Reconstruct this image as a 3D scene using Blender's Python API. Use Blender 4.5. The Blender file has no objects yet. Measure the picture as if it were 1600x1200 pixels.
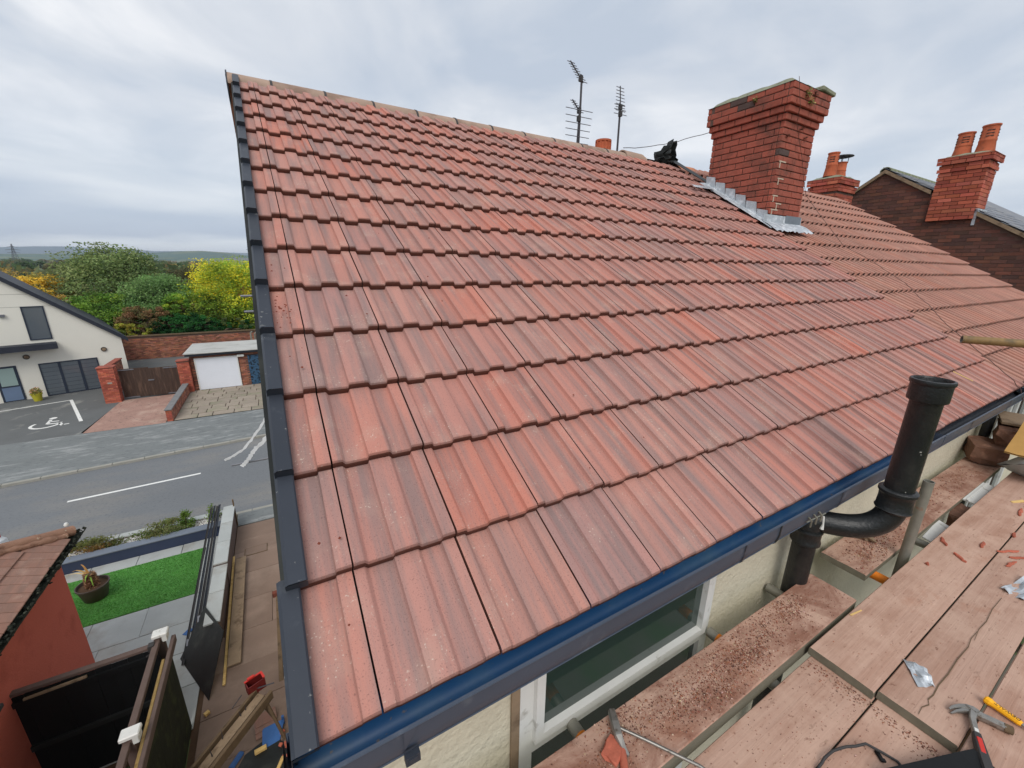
import bpy, bmesh, math, random
from mathutils import Vector, Matrix, Euler, noise as mnoise

random.seed(7)
D = bpy.data
SC = bpy.context.scene
COL = SC.collection
R = math.radians

# ------------------------------------------------------------------ camera
cam = D.cameras.new('camera')
cam.sensor_width = 36.0
cam.lens = 14.248
cam.clip_start = 0.05
cam.clip_end = 20000
cam_o = D.objects.new('camera', cam)
COL.objects.link(cam_o)
cf = Vector((0.48389145, 0.8294795, -0.27894949))
cr = Vector((0.86572608, -0.50032169, 0.01401997))
cu = Vector((0.1279352, 0.24827799, 0.96020343))
m = Matrix.Identity(4)
for i in range(3):
    m[i][0], m[i][1], m[i][2] = cr[i], cu[i], -cf[i]
m.translation = Vector((0.0205, -0.7425, 1.0077))
cam_o.matrix_world = m
SC.camera = cam_o

# ------------------------------------------------------------------ sky: overcast cloud deck over a Nishita sky
SUN_EL, SUN_AZ = R(48), R(-150)      # azimuth measured from +Y towards +X
W = D.worlds.new('World')
SC.world = W
W.use_nodes = True
nt = W.node_tree
for n in list(nt.nodes):
    nt.nodes.remove(n)


def N(t, kind, **kw):
    n = t.nodes.new(kind)
    for k, v in kw.items():
        if k == 'loc':
            continue
        try:
            setattr(n, k, v)
        except Exception:
            n.inputs[k].default_value = v
    return n


out = N(nt, 'ShaderNodeOutputWorld')
bg_sky = N(nt, 'ShaderNodeBackground')
bg_cloud = N(nt, 'ShaderNodeBackground')
mixs = N(nt, 'ShaderNodeMixShader')
sky = N(nt, 'ShaderNodeTexSky', sky_type='NISHITA', sun_disc=False)
sky.sun_elevation = SUN_EL
sky.sun_rotation = SUN_AZ
bg_sky.inputs['Strength'].default_value = 0.1
nt.links.new(sky.outputs[0], bg_sky.inputs[0])
tc = N(nt, 'ShaderNodeTexCoord')
sep = N(nt, 'ShaderNodeSeparateXYZ')
nt.links.new(tc.outputs['Generated'], sep.inputs[0])
zc = N(nt, 'ShaderNodeMath', operation='MAXIMUM'); zc.inputs[1].default_value = 0.0
nt.links.new(sep.outputs['Z'], zc.inputs[0])
za = N(nt, 'ShaderNodeMath', operation='ADD'); za.inputs[1].default_value = 0.16
nt.links.new(zc.outputs[0], za.inputs[0])
dx = N(nt, 'ShaderNodeMath', operation='DIVIDE'); dy = N(nt, 'ShaderNodeMath', operation='DIVIDE')
nt.links.new(sep.outputs['X'], dx.inputs[0]); nt.links.new(za.outputs[0], dx.inputs[1])
nt.links.new(sep.outputs['Y'], dy.inputs[0]); nt.links.new(za.outputs[0], dy.inputs[1])
cmb = N(nt, 'ShaderNodeCombineXYZ')
nt.links.new(dx.outputs[0], cmb.inputs[0]); nt.links.new(dy.outputs[0], cmb.inputs[1])
n1 = N(nt, 'ShaderNodeTexNoise'); n1.inputs['Scale'].default_value = 1.1; n1.inputs['Detail'].default_value = 6; n1.inputs['Roughness'].default_value = 0.52; n1.inputs['Distortion'].default_value = 0.5
nt.links.new(cmb.outputs[0], n1.inputs['Vector'])
ramp = N(nt, 'ShaderNodeValToRGB')
ramp.color_ramp.elements[0].position = 0.37; ramp.color_ramp.elements[0].color = (0.485, 0.545, 0.635, 1)
ramp.color_ramp.elements[1].position = 0.62; ramp.color_ramp.elements[1].color = (0.84, 0.85, 0.87, 1)
e = ramp.color_ramp.elements.new(0.5); e.color = (0.63, 0.665, 0.72, 1)
nt.links.new(n1.outputs['Fac'], ramp.inputs[0])
# broken, paler streaks low over the horizon
n2 = N(nt, 'ShaderNodeTexNoise'); n2.inputs['Scale'].default_value = 1.0; n2.inputs['Detail'].default_value = 4
vm = N(nt, 'ShaderNodeVectorMath', operation='MULTIPLY'); vm.inputs[1].default_value = (2.2, 2.2, 15.0)
nt.links.new(tc.outputs['Generated'], vm.inputs[0]); nt.links.new(vm.outputs[0], n2.inputs['Vector'])
nw = N(nt, 'ShaderNodeMapRange'); nw.inputs['From Min'].default_value = 0.3; nw.inputs['From Max'].default_value = 0.7; nw.inputs['To Min'].default_value = -0.035; nw.inputs['To Max'].default_value = 0.035
nt.links.new(n2.outputs['Fac'], nw.inputs['Value'])
zn = N(nt, 'ShaderNodeMath', operation='ADD'); nt.links.new(zc.outputs[0], zn.inputs[0]); nt.links.new(nw.outputs[0], zn.inputs[1])
hz = N(nt, 'ShaderNodeMapRange'); hz.inputs['From Min'].default_value = 0.06; hz.inputs['From Max'].default_value = 0.34; hz.inputs['To Min'].default_value = 0.92; hz.inputs['To Max'].default_value = 0.0
nt.links.new(zc.outputs[0], hz.inputs['Value'])
# gap of light under the cloud base, then the blue-grey underside of the deck
r2 = N(nt, 'ShaderNodeValToRGB')
r2.color_ramp.elements[0].position = 0.0; r2.color_ramp.elements[0].color = (0.70, 0.76, 0.84, 1)
r2.color_ramp.elements[1].position = 0.30; r2.color_ramp.elements[1].color = (0.66, 0.71, 0.77, 1)
for ps_, cl_ in ((0.025, (0.74, 0.79, 0.85, 1)), (0.05, (0.44, 0.51, 0.63, 1)), (0.085, (0.46, 0.53, 0.64, 1)), (0.13, (0.66, 0.71, 0.77, 1)), (0.18, (0.53, 0.60, 0.69, 1)), (0.23, (0.68, 0.72, 0.78, 1))):
    e = r2.color_ramp.elements.new(ps_); e.color = cl_
nt.links.new(zn.outputs[0], r2.inputs[0])
mxc = N(nt, 'ShaderNodeMix', data_type='RGBA')
nt.links.new(hz.outputs[0], mxc.inputs['Factor'])
nt.links.new(ramp.outputs[0], mxc.inputs['A']); nt.links.new(r2.outputs[0], mxc.inputs['B'])
nt.links.new(mxc.outputs['Result'], bg_cloud.inputs[0])
bg_cloud.inputs['Strength'].default_value = 0.85
mixs.inputs[0].default_value = 0.93
nt.links.new(bg_sky.outputs[0], mixs.inputs[1]); nt.links.new(bg_cloud.outputs[0], mixs.inputs[2])
nt.links.new(mixs.outputs[0], out.inputs[0])

sun = D.lights.new('sun', 'SUN')
sun.energy = 1.5
sun.angle = R(35)
sun.color = (1.0, 0.96, 0.90)
sun_o = D.objects.new('sun', sun)
COL.objects.link(sun_o)
sd = Vector((math.sin(SUN_AZ) * math.cos(SUN_EL), math.cos(SUN_AZ) * math.cos(SUN_EL), math.sin(SUN_EL)))
sun_o.rotation_euler = sd.to_track_quat('Z', 'Y').to_euler()
sun_o.location = sd * 60

SC.view_settings.view_transform = 'Standard'
SC.view_settings.look = 'None'
SC.view_settings.exposure = 0.45
SC.view_settings.gamma = 1.0
SC.view_settings.use_curve_mapping = False
SC.cycles.max_bounces = 6
SC.cycles.diffuse_bounces = 3
SC.cycles.volume_bounces = 0
SC.cycles.use_denoising = True


# ------------------------------------------------------------------ materials
def lin(r, g, b):
    def f(x):
        x /= 255.0
        return x / 12.92 if x <= 0.04045 else ((x + 0.055) / 1.055) ** 2.4
    return (f(r), f(g), f(b), 1.0)


MATS = {}


def mat(name, base, rough=0.8, var=0.18, scale=6.0, bump=0.0, bscale=60.0, metallic=0.0, spec=0.3, second=None, sec=(0.52, 0.66), sscale=3.0, attr=False, stretch=(1, 1, 1), objrand=0.0, coord='Object', third=None, ter=(0.6, 0.68), tscale=25.0, coat=0.0, detail=6):
    """base colour broken by large noise, a second (stain) colour, a fine speckle and a bump"""
    if name in MATS:
        return MATS[name]
    M = D.materials.new(name)
    M.use_nodes = True
    t = M.node_tree
    b = t.nodes['Principled BSDF']
    b.inputs['Roughness'].default_value = rough
    b.inputs['Metallic'].default_value = metallic
    b.inputs['Specular IOR Level'].default_value = spec
    b.inputs['Coat Weight'].default_value = coat
    c = N(t, 'ShaderNodeTexCoord')
    mp = N(t, 'ShaderNodeMapping'); mp.inputs['Scale'].default_value = stretch
    t.links.new(c.outputs[coord], mp.inputs[0])
    vec = mp.outputs[0]
    if objrand:
        oi = N(t, 'ShaderNodeObjectInfo')
        ml = N(t, 'ShaderNodeMath', operation='MULTIPLY'); ml.inputs[1].default_value = 57.0
        t.links.new(oi.outputs['Random'], ml.inputs[0])
        va = N(t, 'ShaderNodeVectorMath', operation='ADD')
        t.links.new(vec, va.inputs[0]); t.links.new(ml.outputs[0], va.inputs[1])
        vec = va.outputs[0]
    if attr:
        at = N(t, 'ShaderNodeAttribute', attribute_name='col')
        col = at.outputs['Color']
    else:
        rgb = N(t, 'ShaderNodeRGB'); rgb.outputs[0].default_value = base
        col = rgb.outputs[0]

    def noise(s, det=detail):
        n = N(t, 'ShaderNodeTexNoise'); n.inputs['Scale'].default_value = s; n.inputs['Detail'].default_value = det; n.inputs['Roughness'].default_value = 0.6
        t.links.new(vec, n.inputs['Vector'])
        return n.outputs['Fac']

    def mixin(col, fac_src, lo, hi, colour, amt=1.0):
        mr = N(t, 'ShaderNodeMapRange'); mr.inputs['From Min'].default_value = lo; mr.inputs['From Max'].default_value = hi; mr.inputs['To Max'].default_value = amt
        t.links.new(fac_src, mr.inputs['Value'])
        mx = N(t, 'ShaderNodeMix', data_type='RGBA')
        t.links.new(mr.outputs[0], mx.inputs['Factor']); t.links.new(col, mx.inputs['A'])
        mx.inputs['B'].default_value = colour
        return mx.outputs['Result']
    if second:
        col = mixin(col, noise(sscale), sec[0], sec[1], second)
    if third:
        col = mixin(col, noise(tscale, 3), ter[0], ter[1], third)
    # brightness variation
    hv = N(t, 'ShaderNodeHueSaturation')
    mr = N(t, 'ShaderNodeMapRange'); mr.inputs['From Min'].default_value = 0.25; mr.inputs['From Max'].default_value = 0.75; mr.inputs['To Min'].default_value = 1 - var; mr.inputs['To Max'].default_value = 1 + var
    t.links.new(noise(scale), mr.inputs['Value'])
    val = mr.outputs[0]
    if objrand:
        m2 = N(t, 'ShaderNodeMapRange'); m2.inputs['To Min'].default_value = 1 - objrand; m2.inputs['To Max'].default_value = 1 + objrand
        t.links.new(oi.outputs['Random'], m2.inputs['Value'])
        mm = N(t, 'ShaderNodeMath', operation='MULTIPLY')
        t.links.new(val, mm.inputs[0]); t.links.new(m2.outputs[0], mm.inputs[1])
        val = mm.outputs[0]
    t.links.new(val, hv.inputs['Value'])
    t.links.new(col, hv.inputs['Color'])
    t.links.new(hv.outputs[0], b.inputs['Base Color'])
    if bump:
        bp = N(t, 'ShaderNodeBump'); bp.inputs['Strength'].default_value = bump; bp.inputs['Distance'].default_value = 0.01
        t.links.new(noise(bscale, 5), bp.inputs['Height'])
        t.links.new(bp.outputs[0], b.inputs['Normal'])
    MATS[name] = M
    return M


def tile_material(name, reds, grey, nose, streak=(9.0, 0.5, 9.0), grey_amt=0.8):
    """through-coloured concrete tile: a few reds by object, grey streaks that run down the tile, sandy speckle"""
    M = D.materials.new(name); M.use_nodes = True
    t = M.node_tree; b = t.nodes['Principled BSDF']
    b.inputs['Roughness'].default_value = 0.82; b.inputs['Specular IOR Level'].default_value = 0.28
    oi = N(t, 'ShaderNodeObjectInfo'); c = N(t, 'ShaderNodeTexCoord')
    cr_ = N(t, 'ShaderNodeValToRGB')
    els = cr_.color_ramp.elements
    els[0].color = reds[0]; els[0].position = 0
    els[1].color = reds[-1]; els[1].position = 1
    for i, q in enumerate(reds[1:-1]):
        e = els.new((i + 1) / (len(reds) - 1)); e.color = q
    t.links.new(oi.outputs['Random'], cr_.inputs[0])
    rm = N(t, 'ShaderNodeMath', operation='MULTIPLY'); rm.inputs[1].default_value = 91.7
    t.links.new(oi.outputs['Random'], rm.inputs[0])
    mp = N(t, 'ShaderNodeMapping'); mp.inputs['Scale'].default_value = streak
    t.links.new(c.outputs['Object'], mp.inputs[0])
    va = N(t, 'ShaderNodeVectorMath', operation='ADD')
    t.links.new(mp.outputs[0], va.inputs[0]); t.links.new(rm.outputs[0], va.inputs[1])
    ns = N(t, 'ShaderNodeTexNoise'); ns.inputs['Scale'].default_value = 1.0; ns.inputs['Detail'].default_value = 8; ns.inputs['Roughness'].default_value = .62
    t.links.new(va.outputs[0], ns.inputs['Vector'])

    def mr(src, a, bb, c0, c1):
        q = N(t, 'ShaderNodeMapRange'); q.inputs['From Min'].default_value = a; q.inputs['From Max'].default_value = bb; q.inputs['To Min'].default_value = c0; q.inputs['To Max'].default_value = c1
        t.links.new(src, q.inputs['Value']); return q.outputs[0]

    def mix(f, a, bcol):
        q = N(t, 'ShaderNodeMix', data_type='RGBA')
        t.links.new(f, q.inputs['Factor']); t.links.new(a, q.inputs['A']); q.inputs['B'].default_value = bcol
        return q.outputs['Result']
    col = mix(mr(ns.outputs['Fac'], 0.43, 0.63, 0, grey_amt), cr_.outputs[0], grey)
    # world-scale speckle
    ge = N(t, 'ShaderNodeNewGeometry')
    sp = N(t, 'ShaderNodeTexNoise'); sp.inputs['Scale'].default_value = 260; sp.inputs['Detail'].default_value = 2
    t.links.new(ge.outputs['Position'], sp.inputs['Vector'])
    col = mix(mr(sp.outputs['Fac'], 0.58, 0.75, 0, 0.55), col, (0.075, 0.045, 0.04, 1))
    sp2 = N(t, 'ShaderNodeTexNoise'); sp2.inputs['Scale'].default_value = 130; sp2.inputs['Detail'].default_value = 1
    t.links.new(ge.outputs['Position'], sp2.inputs['Vector'])
    bl = N(t, 'ShaderNodeTexNoise'); bl.inputs['Scale'].default_value = 7; bl.inputs['Detail'].default_value = 5
    t.links.new(ge.outputs['Position'], bl.inputs['Vector'])
    pm_ = N(t, 'ShaderNodeMath', operation='MULTIPLY')
    t.links.new(mr(sp2.outputs['Fac'], 0.66, 0.74, 0, 0.7), pm_.inputs[0]); t.links.new(mr(bl.outputs['Fac'], 0.48, 0.64, 0, 1), pm_.inputs[1])
    col = mix(pm_.outputs[0], col, (0.62, 0.50, 0.42, 1))
    col = mix(mr(bl.outputs['Fac'], 0.55, 0.78, 0, 0.30), col, (0.50, 0.36, 0.29, 1))
    # the sawn, uncoated tail of the tile, with its shade put into the colour (a face attribute)
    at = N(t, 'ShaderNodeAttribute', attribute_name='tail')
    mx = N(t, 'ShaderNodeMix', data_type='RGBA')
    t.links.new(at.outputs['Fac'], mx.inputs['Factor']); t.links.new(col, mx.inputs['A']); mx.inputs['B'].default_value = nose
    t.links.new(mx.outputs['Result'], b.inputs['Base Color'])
    bp = N(t, 'ShaderNodeBump'); bp.inputs['Strength'].default_value = 0.35; bp.inputs['Distance'].default_value = 0.004
    t.links.new(sp.outputs['Fac'], bp.inputs['Height']); t.links.new(bp.outputs[0], b.inputs['Normal'])
    MATS[name] = M
    return M


# ------------------------------------------------------------------ mesh helpers
class MB:
    def __init__(s):
        s.v, s.f, s.c = [], [], []

    def add(s, vs, fs, col=None):
        o = len(s.v)
        s.v += [tuple(q) for q in vs]
        for q in fs:
            s.f.append(tuple(o + i for i in q)); s.c.append(col)
        return s

    def box(s, x0, x1, y0, y1, z0, z1, col=None):
        vs = [(x0, y0, z0), (x1, y0, z0), (x1, y1, z0), (x0, y1, z0), (x0, y0, z1), (x1, y0, z1), (x1, y1, z1), (x0, y1, z1)]
        return s.add(vs, [(0, 3, 2, 1), (4, 5, 6, 7), (0, 1, 5, 4), (1, 2, 6, 5), (2, 3, 7, 6), (3, 0, 4, 7)], col)

    def obox(s, M, sx, sy, sz, col=None, ch=0.0):
        """box centred on the matrix; ch chamfers the edges"""
        hx, hy, hz_ = sx / 2, sy / 2, sz / 2
        if not ch:
            vs = [M @ Vector((a * hx, b * hy, c * hz_)) for c in (-1, 1) for a, b in ((-1, -1), (1, -1), (1, 1), (-1, 1))]
            return s.add(vs, [(0, 3, 2, 1), (4, 5, 6, 7), (0, 1, 5, 4), (1, 2, 6, 5), (2, 3, 7, 6), (3, 0, 4, 7)], col)
        bm = bmesh.new()
        for a in (-1, 1):
            for b in (-1, 1):
                for c in (-1, 1):
                    for k in range(3):
                        d = [ch] * 3; d[k] = 0
                        bm.verts.new((a * (hx - d[0]), b * (hy - d[1]), c * (hz_ - d[2])))
        r = bmesh.ops.convex_hull(bm, input=bm.verts)
        bm.verts.index_update()
        s.add([M @ q.co for q in bm.verts], [[q.index for q in f.verts] for f in bm.faces], col)
        bm.free()
        return s

    def tube(s, pts, r, n=10, cap=True, col=None):
        pts = [Vector(p) for p in pts]
        rs = r if isinstance(r, (list, tuple)) else [r] * len(pts)
        rings = []
        up = None
        for i, p in enumerate(pts):
            d = (pts[min(i + 1, len(pts) - 1)] - pts[max(i - 1, 0)]).normalized()
            if up is None:
                up = Vector((0, 0, 1)) if abs(d.z) < 0.9 else Vector((1, 0, 0))
            a = d.cross(up).normalized(); b = a.cross(d).normalized(); up = b
            rings.append([p + (a * math.cos(2 * math.pi * k / n) + b * math.sin(2 * math.pi * k / n)) * rs[i] for k in range(n)])
        vs = [q for ring in rings for q in ring]
        fs = []
        for i in range(len(pts) - 1):
            for k in range(n):
                fs.append((i * n + k, i * n + (k + 1) % n, (i + 1) * n + (k + 1) % n, (i + 1) * n + k))
        if cap:
            fs.append(tuple(range(n))[::-1]); fs.append(tuple((len(pts) - 1) * n + k for k in range(n)))
        return s.add(vs, fs, col)

    def lathe(s, prof, M=Matrix.Identity(4), n=24, col=None):
        """prof: (radius, z) pairs; revolved round local z"""
        vs = [M @ Vector((r * math.cos(2 * math.pi * k / n), r * math.sin(2 * math.pi * k / n), z)) for r, z in prof for k in range(n)]
        fs = [(i * n + k, i * n + (k + 1) % n, (i + 1) * n + (k + 1) % n, (i + 1) * n + k) for i in range(len(prof) - 1) for k in range(n)]
        return s.add(vs, fs, col)

    def poly(s, pts, z0, z1, col=None):
        """vertical prism over a ground outline"""
        n = len(pts)
        vs = [(p[0], p[1], z0) for p in pts] + [(p[0], p[1], z1) for p in pts]
        fs = [tuple(range(n))[::-1], tuple(range(n, 2 * n))] + [(i, (i + 1) % n, n + (i + 1) % n, n + i) for i in range(n)]
        return s.add(vs, fs, col)

    def quad(s, a, b, c, d, col=None):
        return s.add([a, b, c, d], [(0, 1, 2, 3)], col)

    def mesh(s, name, mt, smooth=False, off=None):
        me = D.meshes.new(name)
        vs = s.v if off is None else [(a[0] - off[0], a[1] - off[1], a[2] - off[2]) for a in s.v]
        me.from_pydata(vs, [], s.f)
        if any(q is not None for q in s.c):
            at = me.attributes.new('col', 'FLOAT_COLOR', 'FACE')
            flat = []
            for q in s.c:
                q = q or (0.5, 0.5, 0.5)
                flat += [q[0], q[1], q[2], 1.0]
            at.data.foreach_set('color', flat)
        if mt:
            me.materials.append(mt)
        if smooth:
            me.polygons.foreach_set('use_smooth', [True] * len(me.polygons))
            try:
                me.set_sharp_from_angle(angle=R(40))
            except Exception:
                pass
        me.update()
        return me


def base_of(vs):
    xs = [q[0] for q in vs]; ys = [q[1] for q in vs]; zs = [q[2] for q in vs]
    return Vector(((min(xs) + max(xs)) / 2, (min(ys) + max(ys)) / 2, min(zs)))


WL = {}


def tag(o, label=None, cat=None, group=None, kind=None):
    if label: o['label'] = label
    if cat: o['category'] = cat
    if group: o['group'] = group
    if kind: o['kind'] = kind
    return o


def single(name, mb, mt, label=None, cat=None, group=None, kind=None, smooth=False):
    """a top-level thing that is one mesh; its origin sits at its base"""
    b = base_of(mb.v)
    o = D.objects.new(name, mb.mesh(name, mt, smooth, b)); COL.objects.link(o)
    o.location = b; WL[o.name] = b
    return tag(o, label, cat, group, kind)


def thing(name, loc, label, cat, group=None):
    o = D.objects.new(name, None); COL.objects.link(o)
    o.location = loc; o.empty_display_size = 0.2; WL[o.name] = Vector(loc)
    return tag(o, label, cat, group)


def part(name, mb, mt, parent, smooth=False, kind=None, label=None):
    """a child whose vertices are given in world coordinates"""
    o = D.objects.new(name, mb.mesh(name, mt, smooth)); COL.objects.link(o)
    adopt(o, parent)
    return tag(o, label, None, None, kind)


def adopt(o, parent):
    o.parent = parent
    w = WL.get(parent.name)
    o.matrix_parent_inverse = Matrix.Translation(-w) if w is not None else Matrix.Identity(4)
    WL[o.name] = None


def place(name, me, parent, M):
    """an instance of a shared mesh as a child, given its world matrix (parent's own matrix is the identity or an Empty)"""
    o = D.objects.new(name, me); COL.objects.link(o)
    adopt(o, parent)
    o.matrix_basis = M
    return o


def T(x, y, z):
    return Matrix.Translation((x, y, z))


def RZ(a):
    return Matrix.Rotation(a, 4, 'Z')


def jit(c, a):
    k = 1 + random.uniform(-a, a)
    return (c[0] * k, c[1] * k * (1 + random.uniform(-a, a) * 0.4), c[2] * k * (1 + random.uniform(-a, a) * 0.4))


# ------------------------------------------------------------------ material palette
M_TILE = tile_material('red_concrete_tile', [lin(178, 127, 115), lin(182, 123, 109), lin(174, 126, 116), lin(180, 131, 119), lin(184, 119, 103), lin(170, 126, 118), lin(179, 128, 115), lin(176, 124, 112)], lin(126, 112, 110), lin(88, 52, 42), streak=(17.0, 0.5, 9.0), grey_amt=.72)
M_TILE2 = tile_material('weathered_red_tile', [lin(172, 126, 112), lin(166, 120, 106), lin(178, 130, 114), lin(168, 116, 99)], lin(142, 110, 98), lin(66, 42, 36), grey_amt=0.6)
M_TILE3 = tile_material('old_brown_tile', [lin(150, 114, 100), lin(142, 106, 92), lin(156, 120, 106)], lin(126, 102, 92), lin(70, 42, 34), grey_amt=0.7)
M_RIDGE = mat('buff_ridge_tile', lin(162, 138, 122), 0.85, 0.14, 5, 0.3, 200, second=lin(138, 114, 100), objrand=0.06)
M_SLATEPL = mat('slate_grey_plastic', lin(48, 53, 62), 0.5, 0.12, 3, 0.06, 30, spec=0.35, second=lin(84, 88, 92), sec=(0.60, 0.80), sscale=6, objrand=0.12, third=lin(140, 140, 136), ter=(.68, .76), tscale=40)
M_GUT = mat('anthracite_gutter_plastic', lin(66, 74, 88), 0.45, 0.10, 3, spec=0.35, second=lin(98, 104, 114), sec=(0.62, 0.78), sscale=9)
M_FILM = mat('blue_protective_film', lin(34, 80, 126), 0.42, 0.14, 4, spec=0.5, second=lin(58, 92, 122), sec=(0.50, 0.72), sscale=4, third=lin(112, 104, 98), ter=(.66, .74), tscale=35)
M_CREAM = mat('cream_roughcast_render', lin(206, 198, 176), 0.95, 0.10, 3, 0.9, 38, second=lin(176, 166, 140), sec=(0.56, 0.74), sscale=2.2)
M_UPVC = mat('white_plastic_frame', lin(214, 214, 210), 0.4, 0.06, 8, second=lin(150, 146, 136), sec=(0.60, 0.78), sscale=14)
M_BRICKO = mat('orange_red_brick', lin(150, 84, 70), 0.9, 0.18, 14, 0.5, 90, second=lin(118, 70, 60), sec=(0.56, 0.8), sscale=5, objrand=0.07, third=lin(90, 64, 56), ter=(0.64, 0.76), tscale=22, coord='Generated') if False else mat('orange_red_brick', lin(156, 86, 71), 0.92, 0.14, 9, 0.5, 60, second=lin(116, 70, 60), sec=(0.55, 0.78), sscale=4, objrand=0.07, third=lin(98, 68, 58), ter=(0.64, 0.76), tscale=18)
_t = M_BRICKO.node_tree
_b = _t.nodes['Principled BSDF']
_ge = N(_t, 'ShaderNodeNewGeometry'); _n = N(_t, 'ShaderNodeTexNoise'); _n.inputs['Scale'].default_value = 2.6; _n.inputs['Detail'].default_value = 7; _n.inputs['Roughness'].default_value = .7
_t.links.new(_ge.outputs['Position'], _n.inputs['Vector'])
_r = N(_t, 'ShaderNodeMapRange'); _r.inputs['From Min'].default_value = .50; _r.inputs['From Max'].default_value = .68; _r.inputs['To Max'].default_value = .75
_t.links.new(_n.outputs['Fac'], _r.inputs['Value'])
_m = N(_t, 'ShaderNodeMix', data_type='RGBA')
_t.links.new(_r.outputs[0], _m.inputs['Factor']); _t.links.new(_b.inputs['Base Color'].links[0].from_socket, _m.inputs['A']); _m.inputs['B'].default_value = lin(92, 66, 58)
_t.links.new(_m.outputs['Result'], _b.inputs['Base Color'])
M_BRICKD = mat('sooty_brick', lin(84, 70, 66), 0.92, 0.2, 12, 0.5, 90, objrand=0.1)
M_MORTAR = mat('dark_mortar', lin(98, 78, 70), 0.95, 0.2, 10, 0.4, 60)
M_MORTARP = mat('pale_mortar', lin(190, 176, 158), 0.95, 0.15, 20, 0.4, 90)
M_BRK = mat('brickwork', (1, 1, 1, 1), 0.92, 0.16, 4, 0.3, 60, attr=True)
M_LEAD = mat('new_lead_sheet', lin(176, 182, 188), 0.45, 0.14, 9, 0.45, 26, metallic=0.3, second=lin(222, 226, 230), sec=(0.5, 0.7), sscale=10)
M_MOSS = mat('mossy_cement', lin(134, 136, 116), 0.95, 0.25, 7, 0.8, 45, second=lin(100, 110, 82), sscale=6, third=lin(92, 88, 76), ter=(.56, .7), tscale=14)
M_IRON = mat('black_cast_iron_paint', lin(25, 27, 28), 0.38, 0.3, 8, 0.35, 60, spec=0.45, second=lin(52, 50, 46), sec=(.56, .8), sscale=7, third=lin(150, 150, 146), ter=(0.755, 0.77), tscale=16)
M_BOARD = None


def board_material(stain=0.0):
    """old spruce board: long grain, dark pores, knots, ground-in mortar dust and scuffs"""
    M = D.materials.new('dusty_scaffold_board'); M.use_nodes = True
    t = M.node_tree; b = t.nodes['Principled BSDF']
    b.inputs['Roughness'].default_value = .93; b.inputs['Specular IOR Level'].default_value = .2
    ge = N(t, 'ShaderNodeNewGeometry'); oi = N(t, 'ShaderNodeObjectInfo')
    mu = N(t, 'ShaderNodeMath', operation='MULTIPLY'); mu.inputs[1].default_value = 37.0
    t.links.new(oi.outputs['Random'], mu.inputs[0])
    va = N(t, 'ShaderNodeVectorMath', operation='ADD')
    t.links.new(ge.outputs['Position'], va.inputs[0]); t.links.new(mu.outputs[0], va.inputs[1])

    def nz(scale, stretch=(1, 1, 1), det=5, rough=.6, dist=0.0):
        mp = N(t, 'ShaderNodeMapping'); mp.inputs['Scale'].default_value = stretch
        t.links.new(va.outputs[0], mp.inputs[0])
        n = N(t, 'ShaderNodeTexNoise'); n.inputs['Scale'].default_value = scale; n.inputs['Detail'].default_value = det; n.inputs['Roughness'].default_value = rough; n.inputs['Distortion'].default_value = dist
        t.links.new(mp.outputs[0], n.inputs['Vector'])
        return n.outputs['Fac']

    def mr(src, a, bb, c0, c1):
        q = N(t, 'ShaderNodeMapRange'); q.inputs['From Min'].default_value = a; q.inputs['From Max'].default_value = bb; q.inputs['To Min'].default_value = c0; q.inputs['To Max'].default_value = c1
        t.links.new(src, q.inputs['Value']); return q.outputs[0]

    def mix(f, a, col):
        q = N(t, 'ShaderNodeMix', data_type='RGBA')
        t.links.new(f, q.inputs['Factor'])
        if hasattr(a, 'links'):
            t.links.new(a, q.inputs['A'])
        else:
            q.inputs['A'].default_value = a
        q.inputs['B'].default_value = col
        return q.outputs['Result']
    grain = nz(1.0, (3.0, 95, 95), 4, .65, .6)
    col = mix(mr(nz(1.0, (1.2, 14, 14), 4), .38, .66, 0, 1), lin(184, 151, 134), lin(166, 130, 112))
    col = mix(mr(grain, .50, .68, 0, .22), col, lin(128, 94, 76))
    col = mix(mr(nz(4.5, (1, 1.3, 1), 7, .68), .46, .64, 0, .8), col, lin(192, 160, 142))
    col = mix(mr(nz(2.6, (1, 1.5, 1), 6, .7), .58, .74, 0, .7), col, lin(158, 108, 84))
    col = mix(mr(nz(60, (.5, 1, 1), 3), .64, .74, 0, .7), col, lin(112, 76, 60))
    col = mix(mr(nz(16, (.6, 2.2, 1), 4), .66, .74, 0, .6), col, lin(104, 78, 64))
    if stain:
        col = mix(mr(nz(5.0, (.8, 1.5, 1), 8, .72, .4), .44, .60, 0, stain), col, lin(126, 84, 68))
        col = mix(mr(nz(9.0, (1, 1, 1), 6, .7), .60, .72, 0, .6), col, lin(96, 74, 64))
    hv = N(t, 'ShaderNodeHueSaturation'); t.links.new(col, hv.inputs['Color'])
    t.links.new(mr(oi.outputs['Random'], 0, 1, .93, 1.07), hv.inputs['Value'])
    t.links.new(hv.outputs[0], b.inputs['Base Color'])
    bp = N(t, 'ShaderNodeBump'); bp.inputs['Strength'].default_value = .45; bp.inputs['Distance'].default_value = .004
    t.links.new(grain, bp.inputs['Height']); t.links.new(bp.outputs[0], b.inputs['Normal'])
    return M


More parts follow.
